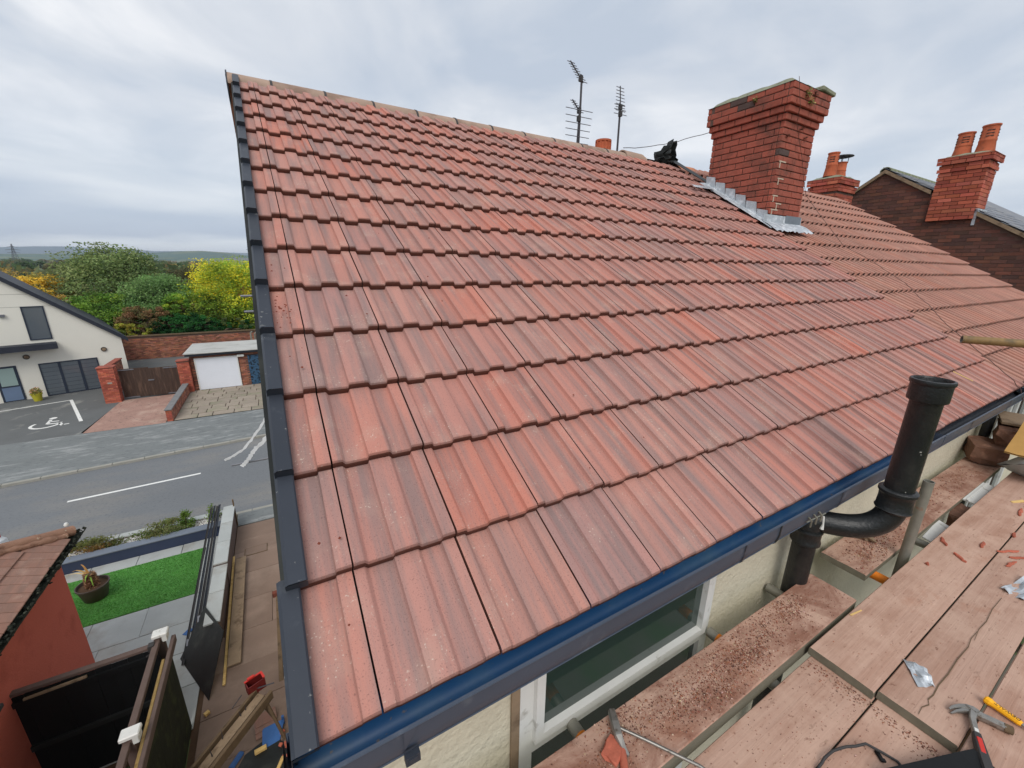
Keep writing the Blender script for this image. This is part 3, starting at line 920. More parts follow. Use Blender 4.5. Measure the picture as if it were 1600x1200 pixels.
gut = gutter_run(-0.075, 3.62, M_GUT, M_FILM, house)
gut2 = gutter_run(3.63, 6.0, M_GUT, M_SLATEPL, house)
for bx_ in (0.165, 1.47, 2.25, 3.1, 4.2, 5.2):
    b = MB()
    pp = []
    for k in range(9):
        a = math.pi * k / 8
        pp.append((-0.004 - .0645 * math.copysign(abs(math.cos(a)) ** .6, math.cos(a)), 0.010 - .1125 * math.sin(a) ** .62))
    x0, x1 = bx_ - .017, bx_ + .017
    if bx_ == 0.165:
        b.box(bx_ - .017, bx_ + .017, -0.070, -0.052, -0.100, -0.074)
        b.box(bx_ - .010, bx_ + .010, -0.072, -0.070, -0.094, -0.080)
        part('gutter_clip', b, M_SLATEPL, gut)
        b = MB()
    b.add([(x0, y, z) for y, z in pp] + [(x1, y, z) for y, z in pp], [(k, k + 1, 10 + k - 1 + 0, 9 + k) for k in range(8)])
    part('gutter_bracket', b, M_GUT, gut, True)
# union seam and the small wire clips beside the soil pipe
seam = MB(); pp = []
for k in range(13):
    a = math.pi * k / 12
    pp.append((1.70, -0.004 - .0625 * math.copysign(abs(math.cos(a)) ** .6, math.cos(a)), 0.010 - .1105 * math.sin(a) ** .62))
part('gutter_union', MB().tube(pp, 0.0035, 6), M_DGREY, gut, True)
cl = MB()
for k in range(3):
    cl.tube([(1.93 + k * .045, -0.066, -0.03), (1.945 + k * .045, -0.074, -0.05), (1.955 + k * .045, -0.070, -0.085)], 0.004, 6)
cl.tube([(1.91, -0.07, -0.045), (2.08, -0.07, -0.055)], 0.003, 6)
part('gutter_strap', cl, M_GALV, gut, True)

# ------------------------------------------------------------------ the big chimney stack
CX0, CX1, CY0, CY1 = 5.90, 6.67, 2.60, 3.60
BL, BH = 0.2365, 0.0788
core = MB()
core.box(CX0 + .012, CX1 - .012, CY0 + .012, CY1 - .012, 1.35, 3.26)
for z0, z1, e_ in ((2.830, 2.909, .025), (2.909, 2.988, .052), (2.988, 3.22, .08)):
    core.box(CX0 + .010 - e_, CX1 - .010 + e_, CY0 + .010 - e_, CY1 - .010 + e_, z0 + .006, z1 - .004)
chim = part('chimney', core, M_MORTAR, house)


def brick_mesh(L, Wd, H, mt, name='brick'):
    return MB().obox(Matrix.Identity(4), L, Wd, H, ch=0.005).mesh(name, mt)


bcache = {}


def brick_at(c, L, Wd, H, mt, along):
    k = (round(L, 2), round(Wd, 2), round(H, 3), mt.name)
    if k not in bcache:
        bcache[k] = brick_mesh(L, Wd, H, mt)
    M = T(*c) @ (Matrix.Identity(4) if along == 'x' else RZ(math.pi / 2)) @ Euler((random.uniform(-.008, .008), random.uniform(-.008, .008), random.uniform(-.01, .01))).to_matrix().to_4x4()
    return place('brick', bcache[k], chim, M)


def ring_course(z, e_, odd, dark=None):
    x0, x1, y0, y1 = CX0 - e_, CX1 + e_, CY0 - e_, CY1 + e_
    bw = 0.055
    for side in ('front', 'left', 'right', 'back'):
        if side in ('front', 'back'):
            a0, a1 = x0, x1
        else:
            a0, a1 = y0 + bw, y1 - bw
        pos = a0 - (BL / 2 if odd else 0) - (0.06 if side in ('left', 'right') else 0)
        while pos < a1 - 0.01:
            p0, p1 = max(pos, a0), min(pos + BL, a1)
            pos += BL
            if p1 - p0 < 0.05:
                continue
            mid = (p0 + p1) / 2; L = p1 - p0 - 0.010
            mt = M_BRICKO
            if dark and dark(side, mid, z):
                mt = M_BRICKD
            px = random.uniform(-.002, .003)
            if side == 'front': brick_at((mid, y0 + bw / 2 - px, z), L, bw, BH - .010, mt, 'x')
            elif side == 'back': brick_at((mid, y1 - bw / 2 + px, z), L, bw, BH - .010, mt, 'x')
            elif side == 'left': brick_at((x0 + bw / 2 - px, mid, z), L, bw, BH - .010, mt, 'y')
            else: brick_at((x1 - bw / 2 + px, mid, z), L, bw, BH - .010, mt, 'y')


def darkf(side, mid, z):
    if side == 'left' and 3.05 < z < 3.2 and 3.0 < mid < 3.25:
        return True
    if side == 'front' and mid < CX0 + .12 and 2.45 < z < 2.5:
        return True
    if side == 'left' and mid < CY0 + .22 and 2.0 < z < 2.75:
        return random.random() < 0.05
    return False


z = 2.830 - 17 * BH
ci = 0
while z < 2.80:
    ring_course(z + BH / 2, 0.0, ci % 2, darkf); z += BH; ci += 1
z = 2.830
for e_ in (0.025, 0.052, 0.08, 0.08, 0.08):
    ring_course(z + BH / 2 - .0, e_, ci % 2, darkf); z += BH; ci += 1
# mortar smears on the arris
for zz_, xx_ in ((2.36, CX0 + .03), (2.16, CX0 + .06), (1.95, CX0 + .02), (1.86, CX0 + .12), (1.78, CX0 + .03)):
    mb = MB(); mb.box(xx_, xx_ + random.uniform(.1, .16), CY0 - .006, CY0 + .004, zz_, zz_ + .014); mb.box(xx_ + .02, xx_ + .035, CY0 - .0055, CY0 + .004, zz_ - .07, zz_ - .0005)
    part('mortar_smear', mb, M_MORTARP, chim)
# uneven mossy flaunching and a slab at the far corner
fl = MB()
nx, ny = 12, 14
vs = []
for i in range(nx + 1):
    for j in range(ny + 1):
        a, b = i / nx, j / ny
        x = CX0 - .085 + (CX1 - CX0 + .17) * a; y = CY0 - .085 + (CY1 - CY0 + .17) * b
        ed = min(a, 1 - a, b, 1 - b)
        hgt = 3.220 + 0.11 * min(1, ed * 5) ** .7 + 0.035 * mnoise.noise(Vector((x * 5, y * 5, 0))) * min(1, ed * 8)
        hgt += (-0.07 * max(0, a - .55) * 2 if ed > 0 else 0)
        vs.append((x, y, hgt))
fs = [(i * (ny + 1) + j, (i + 1) * (ny + 1) + j, (i + 1) * (ny + 1) + j + 1, i * (ny + 1) + j + 1) for i in range(nx) for j in range(ny)]
fl.add(vs, fs)
part('flaunching', fl, M_MOSS, chim, True)
part('cap_slab', MB().obox(T(CX1 - .0, CY0 + .18, 3.265) @ Matrix.Rotation(R(4), 4, 'Y'), 0.34, 0.52, 0.05, ch=0.008), M_MOSS, chim)


def tuft(mb, c, r, n, cols, size=0.03, nrm=None):
    for k in range(n):
        d = Vector((random.gauss(0, 1), random.gauss(0, 1), random.gauss(0, 1))).normalized() * r * random.random() ** .6
        p = Vector(c) + d
        a = Vector((random.gauss(0, 1), random.gauss(0, 1), random.gauss(0, 1))).normalized() * size * random.uniform(.6, 1.2)
        b = a.orthogonal().normalized() * size * .45
        mb.quad(p - a, p + b, p + a, p - b, jit(random.choice(cols), .25))


for c, r, n in (((CX0 + .24, CY0 - .10, 3.13), .06, 60), ((CX0 + .34, CY0 - .10, 3.06), .045, 40), ((CX0 - .09, 2.98, 3.14), .04, 30)):
    mb = MB(); tuft(mb, c, r, n, [lin(142, 156, 84), lin(96, 116, 52), lin(190, 182, 120), lin(110, 70, 50)], .022)
    part('weed_tuft', mb, M_LEAF, chim, kind='stuff')
for c, r, n in (((CX0 + .42, CY0 - .095, 3.17), .05, 40), ((CX0 + .10, CY0 - .01, 2.66), .03, 26), ((CX0 + .36, CY0 - .03, 2.78), .035, 26), ((CX0 + .52, CY0 - .02, 2.70), .025, 18)):
    mb = MB(); tuft(mb, c, r, n, [lin(86, 50, 40), lin(70, 56, 44), lin(120, 66, 50)], .016)
    part('dead_moss', mb, M_LEAF, chim, kind='stuff')

# lead: stepped flashing up the left cheek, soaker strip, apron in front
fls = MB()
ys = CY0 - .02
xl = CX0 - .006
steps = 6
for k in range(steps):
    y0 = ys + k * (CY1 - ys) / steps; y1 = ys + (k + 1) * (CY1 - ys) / steps
    zb0, zb1 = y0 * math.tan(S) + .03, y1 * math.tan(S) + .03
    zt = zb0 + .21 + (0.0 if k else -.02)
    fls.add([(xl, y0, zb0), (xl, y1, zb1), (xl, y1 + .012, zt + .035), (xl - .001, y0 + .035, zt - .0)], [(0, 3, 2, 1)])
    fls.add([(xl - .006, y0, zb0), (xl - .006, y1, zb1), (xl - .006, y1 + .012, zt + .035), (xl - .007, y0 + .035, zt - .0)], [(0, 1, 2, 3)])
part('step_flashing', fls, M_LEAD, chim)
sk = MB()
for k in range(10):
    v0 = (ys - .10) / CS + k * .135; v1 = v0 + .145
    sk.add([rp(xl - .15 + random.uniform(-.008, .008), v0, .050 + .004 * (k % 2)), rp(xl + .01, v0, .064), rp(xl + .01, v1, .070), rp(xl - .15, v1, .056)], [(0, 1, 2, 3)])
part('soaker_strip', sk, M_LEAD, chim)
ap = MB()
nx = 16
for (x0, x1, nm) in ((CX0 - .12, CX0 + .36, 0), (CX0 + .35, CX1 + .05, 1)):
    vs = []
    for i in range(nx + 1):
        x = x0 + (x1 - x0) * i / nx
        wob = .010 * math.sin(x * 61) + .006 * math.sin(x * 133 + 1)
        yt = CY0 - .012 - .004 * nm
        zt = CY0 * math.tan(S)
        vs += [(x, yt, zt + .155), (x, yt - .004 + wob * .2, zt + .065), tuple(rp(x, (CY0 - .06) / CS, .062 + wob)), tuple(rp(x, (CY0 - .17) / CS + .012 * math.sin(x * 40), .050 + wob * .8))]
    ap.add(vs, [(i * 4 + j, i * 4 + j + 1, (i + 1) * 4 + j + 1, (i + 1) * 4 + j) for i in range(nx) for j in range(3)])
part('apron_flashing', ap, M_LEAD, chim, True)
part('apron_patch', MB().box(CX0 + .40, CX1 + .02, CY0 - .024, CY0 - .018, CY0 * math.tan(S) + .02, CY0 * math.tan(S) + .165), mat('dull_lead', lin(120, 128, 136), .5, .15, 9, .2, 26, metallic=.3), chim)
part('lead_patch', MB().add([rp(5.35, 3.98, .07), rp(5.80, 3.98, .075), rp(5.80, 4.10, .07), rp(5.38, 4.08, .065)], [(0, 1, 2, 3)]), M_LEAD, chim)

# ------------------------------------------------------------------ the next house along the terrace
NX0, NX1 = 5.955, 11.98
house2 = thing('terraced_house', (9.0, 4.5, GZ), 'neighbouring house with older finely ribbed red tile roof beyond the big chimney', 'house')
w = MB()
w.box(6.003, 12.0, WY, WY + .28, GZ, -0.09)
w.box(6.003, 12.0, 8.75, 9.05, GZ, -0.09)
for x0, x1 in ((6.003, 6.2), (11.75, 12.0)):
    n_ = len(prof)
    pr2 = [(a, b - (.03 if b > -1 else 0)) for a, b in prof]
    w.add([(x0, a, b) for a, b in pr2] + [(x1, a, b) for a, b in pr2], [tuple(range(n_)), tuple(range(2 * n_ - 1, n_ - 1, -1))] + [(i, n_ + i, n_ + (i + 1) % n_, (i + 1) % n_) for i in range(n_)])
part('wall', w, M_CREAM, house2)
deck2 = MB().add([rp(NX0, -.03, -.06), rp(NX1, -.03, -.06), rp(NX1, 15.2 * G, -.06), rp(NX0, 15.2 * G, -.06)], [(0, 1, 2, 3)])
roof2 = part('roof', deck2, M_RUBBER, house2)
part('street_slope', MB().add([(NX0, a0.y, a0.z - .04), (12.0, a0.y, a0.z), (12.0, a1.y, a1.z), (NX0, a1.y, a1.z)], [(3, 2, 1, 0)]).add([(NX0, a0.y, a0.z - .05), (12.0, a0.y, a0.z - .05), (12.0, a1.y, a1.z - .05), (NX0, a1.y, a1.z - .05)], [(0, 1, 2, 3)]), M_TILE2, house2)
SEC2 = []
for k in range(2):
    b = k / 2
    SEC2 += [(b + .004, .1), (b + .04, 0), (b + .24, 0), (b + .255, .10), (b + .275, .85), (b + .31, 1), (b + .42, 1), (b + .455, .8), (b + .49, .12)]
SEC2[-1] = (0.996, .1)
G2 = 0.3735
t2m = tile_mesh('roof_tile', SEC2, 0.3, G2, M_TILE2, thick=.040, low=.004, high=.046)
for r_ in range(14):
    for j in range(20):
        u = NX0 + .02 + j * 0.3
        v = 0.03 + r_ * G2
        if CX0 - .05 < u and u + .3 < CX1 + .02 and CY0 - .1 < v * CS and (v + G2) * CS < CY1 + .1:
            continue
        place('roof_tile', t2m, roof2, T(*rp(u + random.uniform(-.002, .002), v + random.uniform(-.004, .004), -.03 + random.uniform(-.002, .002))) @ ROOFM @ RZ(random.uniform(-.004, .004)))
M_RIDGE2 = mat('orange_clay_ridge', lin(190, 128, 96), 0.85, .14, 5, .3, 120, second=lin(160, 104, 80), objrand=.08)
rm2 = ridge_mesh('ridge_tile', 0.44, M_RIDGE2)
for k in range(12):
    x = 6.25 + k * 0.452
    place('ridge_tile', rm2, roof2, T(x, RCY - .01, RCZ - .06 + (.035 if k == 0 else 0)))
gutter_run(6.01, 12.0, M_GUT, M_SLATEPL, house2, zc=-.02)
part('fascia', MB().box(6.005, 12.0, 0.055, 0.078, -0.22, -0.04), M_GUT, house2)
# back chimney with two pots, on the ridge
bc = MB().box(12.0, 12.86, 4.55, 5.15, 1.9, 3.16)
ch2 = part('chimney', bc, M_MORTAR, house2)
bw_ = MB()
cols = [lin(160, 84, 68)[:3], lin(148, 76, 62)[:3], lin(168, 94, 76)[:3]]
for (z0, rows_, e_) in ((1.9, 12, 0), (2.845, 2, .03), (3.0, 2, .06)):
    brickwork(bw_, (12.0 - e_, 4.55 - e_, z0), (1, 0, 0), (0, -1, 0), .86 + 2 * e_, rows_, cols)
    brickwork(bw_, (12.0 - e_, 5.15 + e_, z0), (0, -1, 0), (-1, 0, 0), .6 + 2 * e_, rows_, cols)
part('brickwork', bw_, M_BRK, ch2, kind='stuff')
mb = MB()
vs = []
for i in range(9):
    for j in range(6):
        a, b = i / 8, j / 5
        ed = min(a, 1 - a, b, 1 - b)
        vs.append((11.93 + 1.0 * a, 4.48 + .74 * b, 3.145 + .10 * min(1, ed * 4) + .02 * mnoise.noise(Vector((a * 6, b * 6, 3)))))
mb.add(vs, [(i * 6 + j, (i + 1) * 6 + j, (i + 1) * 6 + j + 1, i * 6 + j + 1) for i in range(8) for j in range(5)])
part('flaunching', mb, M_MOSS, ch2, True)


def pot(name, x, y, z, h, r, parent, mt=M_TERRA, louvre=True):
    pr = [(r * .72, 0), (r * .98, .0), (r * .95, h * .12), (r * .82, h * .42), (r * .86, h * .44), (r * .86, h * .5), (r * .82, h * .52), (r * .80, h * .93), (r * .88, h * .95), (r * .88, h), (r * .72, h), (r * .68, h * .8)]
    mb = MB(); mb.lathe(pr, T(x, y, z), 18)
    o_ = part(name, mb, mt, parent, True)
    if louvre:
        for k in range(3):
            for q in range(4):
                a = q * math.pi / 2 + math.pi * 1.1
                Mx = T(x, y, z + h * (.6 + k * .1)) @ RZ(a) @ T(r * .785, 0, 0)
                part('louvre', MB().obox(Mx @ Matrix.Rotation(R(30), 4, 'Y'), .018, r * .7, .014), M_BRICKD, o_)
    return o_


pot('chimney_pot', 12.18, 4.85, 3.22, .52, .14, ch2)
cp = pot('chimney_pot', 12.62, 4.85, 3.22, .36, .15, ch2, louvre=False)
cw = MB(); cw.lathe([(.0, .16), (.22, .12), (.23, .105), (.0, .14)], T(12.62, 4.85, 3.60), 18)
for k in range(4):
    a = k * 1.57 + .5
    cw.tube([(12.62 + .12 * math.cos(a), 4.85 + .12 * math.sin(a), 3.56), (12.62 + .13 * math.cos(a), 4.85 + .13 * math.sin(a), 3.74)], .008, 5)
part('cowl', cw, M_POLE, cp, True)

# ------------------------------------------------------------------ dark brick gable beyond
GX = 13.6
house3 = thing('brick_house', (17, 4.3, GZ), 'dark sooty brick gable with slate roof and tall orange brick chimney', 'house')
AY, AZ = 4.26, 3.38
sl_l, sl_r = 0.70, 0.625
gy0, gy1 = -2.2, 9.3
def gz(y):
    return AZ - (y - AY) * sl_l if y > AY else AZ - (AY - y) * sl_r
w = MB()
pf = [(gy0, GZ), (gy1, GZ), (gy1, gz(gy1)), (AY, AZ), (gy0, gz(gy0))]
w.add([(GX, a, b) for a, b in pf] + [(GX + 8, a, b) for a, b in pf], [(0, 4, 3, 2, 1), (5, 6, 7, 8, 9), (0, 1, 6, 5), (1, 2, 7, 6), (0, 5, 9, 4)])
wall3 = part('wall', w, M_MORTAR, house3)
dcols = [lin(104, 70, 61)[:3], lin(98, 67, 59)[:3], lin(93, 65, 58)[:3], lin(110, 72, 61)[:3], lin(86, 62, 56)[:3], lin(116, 74, 62)[:3]]
bl = brickwork(None, (GX, gy1, -1.6), (0, -1, 0), (-1, 0, 0), gy1 - gy0, 68, dcols, L=.235, Hc=.078, proud=.006,
               clip=lambda a, b: (b - 1.6) < gz(gy1 - a) - .09, jitt=.13)
def see(vs):
    c = sum((Vector(q) for q in vs), Vector()) / 8
    d = c - m.translation
    return d.length if (c.z > .55 + .05 * 0 and c.z > (c.y * math.tan(S)) - .6) else 1e6
bl.sort(key=lambda q: see(q[0]))
for vs_, col_ in bl[:300]:
    part('brick', MB().add(vs_, BR_FS, col_), M_BRK, wall3)
rest = MB()
for vs_, col_ in bl[300:]:
    rest.add(vs_, BR_FS, col_)
part('brickwork', rest, M_BRK, wall3, kind='stuff')
r3 = MB()
for s_ in (-1, 1):
    ye = gy0 - .2 if s_ < 0 else gy1 + .2
    r3.add([(GX - .06, AY, AZ + .06), (GX + 8.1, AY, AZ + .06), (GX + 8.1, ye, gz(ye) + .06), (GX - .06, ye, gz(ye) + .06)], [(0, 1, 2, 3) if s_ > 0 else (3, 2, 1, 0)])
roof3 = part('roof', r3, M_SLATE, house3)
sm = MB().obox(Matrix.Identity(4), .288, .34, .009, ch=.002).mesh('slate', M_SLATE)
ang = math.atan(sl_r)
cnt = 0
for r_ in range(22):
    d_ = .10 + r_ * .235
    y = AY - d_ * math.cos(ang); zz_ = AZ - d_ * math.sin(ang) + .082
    for k in range(13):
        x = GX - .05 + .146 + k * .295 + (r_ % 2) * .147
        if cnt < 300 and y > -1.2:
            place('slate', sm, roof3, T(x, y, zz_ + random.uniform(-.003, .003)) @ Matrix.Rotation(ang - .03, 4, 'X'))
            cnt += 1
rt3 = ridge_mesh('ridge_tile', .42, M_MOSS, r=.12)
for k in range(9):
    place('ridge_tile', rt3, roof3, T(GX - .05 + k * .45, AY, AZ + .0))
vb = MB()
for (y0_, y1_) in ((AY, gy1 + .2), (AY, 3.29), (2.44, gy0 - .2)):
    vb.add([(GX - .07, y0_, gz(y0_) + .05), (GX - .07, y1_, gz(y1_) + .05), (GX - .07, y1_, gz(y1_) - .03), (GX - .07, y0_, gz(y0_) - .03)], [(0, 1, 2, 3) if y1_ > y0_ else (3, 2, 1, 0)])
    vb.add([(GX - .07, y0_, gz(y0_) - .03), (GX - .07, y1_, gz(y1_) - .03), (GX, y1_, gz(y1_) - .03), (GX, y0_, gz(y0_) - .03)], [(0, 1, 2, 3)])
part('verge_mortar', vb, M_WOODG, house3)
c3 = MB().box(GX - .072, GX + .56, 2.505, 3.235, 2.16, 3.45)
ch3 = part('chimney', c3, M_MORTAR, house3)
bw_ = MB()
cols3 = [lin(170, 90, 70)[:3], lin(160, 84, 66)[:3], lin(176, 100, 80)[:3], lin(152, 78, 62)[:3]]
for z0, rows_, e_ in ((2.15, 13, .012), (3.164, 1, .04), (3.242, 1, .02), (3.32, 2, .065)):
    brickwork(bw_, (GX - .075 - e_, 3.24 + e_, z0), (0, -1, 0), (-1, 0, 0), .74 + 2 * e_, rows_, cols3, L=.235, Hc=.078)
    brickwork(bw_, (GX - .075 - e_, 2.50 - e_, z0), (1, 0, 0), (0, -1, 0), .635 + 2 * e_, rows_, cols3, L=.235, Hc=.078)
part('brickwork', bw_, M_BRK, ch3, kind='stuff')
mb = MB(); vs = []
for i in range(7):
    for j in range(8):
        a, b = i / 6, j / 7
        ed = min(a, 1 - a, b, 1 - b)
        vs.append((GX - .15 + .78 * a, 2.42 + .9 * b, 3.455 + .09 * min(1, ed * 4) + .02 * mnoise.noise(Vector((a * 6, b * 6, 8)))))
mb.add(vs, [(i * 8 + j, (i + 1) * 8 + j, (i + 1) * 8 + j + 1, i * 8 + j + 1) for i in range(6) for j in range(7)])
part('flaunching', mb, M_MOSS, ch3, True)
pot('chimney_pot', GX + .3, 3.06, 3.50, .50, .165, ch3)
pot('chimney_pot', GX + .3, 2.70, 3.50, .57, .165, ch3)
part('flashing', MB().box(GX - .03, GX + .6, 2.44, 2.49, 2.02, 2.36), M_LEAD, ch3)

# ================================================================== SCAFFOLD AND WHAT LIES ON IT
def board(x0, x1, y0, y1, ztop, label, th=0.038, skew=0.0, tilt=0.0, mt=None):
    """one scaffold board: slightly cupped, worn arrises, end hoop at each end"""
    L, Wd = x1 - x0, y1 - y0
    t = thing('scaffold_board', ((x0 + x1) / 2, (y0 + y1) / 2, ztop - th), label, 'board', 'scaffold boards laid along the wall')
    M = T((x0 + x1) / 2, (y0 + y1) / 2, ztop - th / 2) @ RZ(skew) @ Matrix.Rotation(tilt, 4, 'X')
    mb = MB()
    nx = max(8, int(L / .12)); ny = 6
    vs = []
    sd_ = random.random() * 50
    prof_ = [(-.5, -th / 2), (-.5, th / 2 - .006), (-.485, th / 2 - .001)] + [(-.3 + .2 * k, th / 2) for k in range(4)] + [(.485, th / 2 - .001), (.5, th / 2 - .006), (.5, -th / 2)]
    n = len(prof_)
    for i in range(nx + 1):
        x = -L / 2 + L * i / nx
        for b, z in prof_:
            wob = .0022 * mnoise.noise(Vector((x * 3, b * 4, sd_)))
            eb = b * Wd * (1 + .006 * mnoise.noise(Vector((x * 2.2, b * 2, sd_ + 9))))
            vs.append(M @ Vector((x, eb, z + (wob if z > 0 else 0))))
    fs = []
    for i in range(nx):
        for k in range(n):
            fs.append((i * n + k, (i + 1) * n + k, (i + 1) * n + (k + 1) % n, i * n + (k + 1) % n))
    fs.append(tuple(range(n))); fs.append(tuple(nx * n + k for k in range(n))[::-1])
    mb.add(vs, fs)
    o_ = part('plank', mb, mt or M_BOARD, t, False)
    o_.data.materials.append(M_BOARDE)
    for p in o_.data.polygons:
        if abs(p.normal.z) < 0.5:
            p.material_index = 1
    return t


ZB = -0.60
ZD = -0.56
ZA = -0.56
board(-1.2, 2.34, -0.196, 0.012, ZA, 'scaffold board nearest the window, strewn with red mortar crumbs', th=.076, mt=M_BOARDS)
board(-1.2, 2.05, -0.441, -0.222, ZB, 'dusty scaffold board lying parallel beside the crumb covered board')
board(-1.2, 2.10, -0.668, -0.446, ZB, 'scaffold board with the thin grey cable lying across its end')
board(1.845, 5.9, -0.438, -0.212, ZD, 'long scaffold board with red tile slivers near the upright tube')
board(1.868, 5.9, -0.664, -0.443, ZD, 'cracked scaffold board carrying the folded lead scrap')
board(1.60, 5.9, -0.893, -0.671, ZD, 'scaffold board under the claw hammer at the right edge of the view')
board(2.655, 5.30, -0.128, 0.092, ZB, 'short scaffold board under the bend of the black soil pipe', mt=M_BOARDS)
# long crack in the fifth board: a dark sliver-shaped groove with lifted edges
def crack(pts, wd, z, name='board_crack'):
    mb = MB()
    vs = []
    for i, (x, y) in enumerate(pts):
        k = wd * (.35 + .65 * math.sin(math.pi * (i + .5) / len(pts)))
        vs += [(x - k * .5, y - k * .5, z), (x + k * .5, y + k * .5, z)]
    mb.add(vs, [(2 * i, 2 * i + 1, 2 * i + 3, 2 * i + 2) for i in range(len(pts) - 1)])
    return mb


bd5 = [o for o in COL.objects if o.get('label', '').startswith('cracked scaffold')][0]
part('crack', crack([(1.885, -.555), (1.93, -.552), (1.965, -.562), (1.99, -.553), (2.03, -.557), (2.10, -.553), (2.2, -.556), (2.32, -.553), (2.45, -.557), (2.52, -.55), (2.6, -.552)], .004, ZD + .0035), M_DWOOD, bd5)
part('crack', crack([(2.52, -.56), (2.62, -.552), (2.72, -.556), (2.85, -.549), (3.0, -.552)], .003, ZD + .0035), M_DWOOD, bd5)


def sc_tube(a, b, label, orange=None, r=0.0242, mt=M_GALV, tint=M_ORANGE):
    a, b = Vector(a), Vector(b)
    t = thing('scaffold_tube', ((a + b) / 2).to_tuple(), label, 'scaffold tube', 'scaffold tubes')
    d = (b - a).normalized(); L = (b - a).length
    q = d.to_track_quat('Z', 'Y').to_matrix().to_4x4()
    mb = MB(); mb.lathe([(r - .004, .12), (r - .004, 0), (r, 0), (r, L), (r - .004, L), (r - .004, L - .12)], T(*a) @ q, 20)
    o_ = part('tube', mb, mt, t, True)
    if orange:
        o0, o1 = orange
        part('painted_band', MB().lathe([(r + .0006, o0), (r + .0006, o1)], T(*a) @ q, 20), tint, t, True)
    return t


ZT = ZB - .038 - .0255
for x, l, o_ in ((0.80, 'tube end with orange paint under the first board, below the window', (.05, .13)), (1.63, 'tube end with orange band beside the right side of the window', (.045, .1)), (2.17, 'long scuffed tube end with orange band against the cream wall', (.10, .22)), (2.80, 'orange ended tube under the short board by the soil pipe', (.15, .32))):
    sc_tube((x, .125 if x > 2 else .105, ZT), (x + .02, -1.25, ZT), 'galvanised scaffold ' + l, o_)
sc_tube((3.42, .1, ZT), (3.44, -1.25, ZT), 'dull grey scaffold tube crossing just beyond the upright tube')
sc_tube((3.03, -.172, -1.9), (3.03, -.172, -.10), 'upright grey scaffold tube standing through the boards beside the soil pipe')
sc_tube((3.80, .04, .60), (4.55, -1.32, .60), 'yellowish brown scaffold tube poking over the roof at the right edge', (.0, 1.5), tint=mat('ochre_tube_paint', lin(140, 112, 72), .6, .25, 8, second=lin(104, 88, 64), sscale=9))
sc_tube((5.42, -.10, .115), (6.3, -.13, .115), 'grey scaffold tube end beside the far end of the gutter')
t_ = sc_tube((-.55, 9.4, .34), (2.0, 9.4, .36), 'upper of two pale tube ends sticking out past the verge before the trees', mt=M_ALU)
t_ = sc_tube((-.53, 9.42, .02), (2.0, 9.42, .04), 'lower of two pale tube ends sticking out past the verge before the trees', mt=M_ALU)
t_ = sc_tube((-1.25, 9.4, -3.33), (2.0, 9.4, -3.28), 'pale tube end over the road with clear plastic knotted round it', mt=M_ALU)


def ribbon(pts, w0, name, label):
    mb = MB(); vs = []
    for i, p in enumerate(pts):
        p = Vector(p)
        d = (Vector(pts[min(i + 1, len(pts) - 1)]) - Vector(pts[max(i - 1, 0)])).normalized()
        s_ = d.cross(Vector((.3, 1, .2))).normalized() * (w0 * (.5 + .5 * abs(math.sin(i * 1.9 + 1))))
        th = Vector((0, .004, 0))
        vs += [p - s_ - th, p + s_ - th, p + s_ + th, p - s_ + th]
    fs = []
    for i in range(len(pts) - 1):
        for k in range(4):
            fs.append((i * 4 + k, i * 4 + (k + 1) % 4, (i + 1) * 4 + (k + 1) % 4, (i + 1) * 4 + k))
    fs += [(3, 2, 1, 0), tuple((len(pts) - 1) * 4 + k for k in range(4))]
    mb.add(vs, fs)
    return single(name, mb, M_TAPE, label, 'plastic strip', 'clear plastic strips blowing at the verge')


def dense(pts, k=4):
    o_ = []
    for i in range(len(pts) - 1):
        a, b = Vector(pts[i]), Vector(pts[i + 1])
        for q in range(k):
            o_.append(a.lerp(b, q / k) + Vector((random.uniform(-.008, .008), 0, random.uniform(-.008, .008))))
    return o_ + [Vector(pts[-1])]


ribbon(dense([(-.2, 9.35, -1.9), (-.41, 9.3, -2.24), (-.61, 9.3, -2.54), (-.80, 9.3, -2.78), (-.975, 9.3, -2.97), (-1.17, 9.3, -3.07), (-1.34, 9.3, -3.14)]), .028, 'plastic_strip', 'longer clear plastic strip flying out from the verge over the road')
ribbon(dense([(-.2, 9.35, -2.3), (-.43, 9.3, -2.65), (-.57, 9.3, -2.86), (-.73, 9.3, -2.98), (-.84, 9.3, -3.11), (-.91, 9.32, -3.22), (-1.0, 9.35, -3.33), (-1.06, 9.33, -3.37)]), .045, 'plastic_strip', 'crumpled clear plastic strip knotted round the tube end over the road')

# ------------------------------------------------------------------ black soil pipe with offset bend
sp = thing('soil_pipe', (2.24, 0.0, -3.0), 'black cast iron soil pipe with offset bend and open socket on top', 'pipe')
PX, PY = 2.43, -0.20
LX, LY = 2.235, 0.035


def ringed(x, y, prof_, name, M=None):
    return part(name, MB().lathe(prof_, M or T(x, y, 0), 32), M_IRON, sp, True)


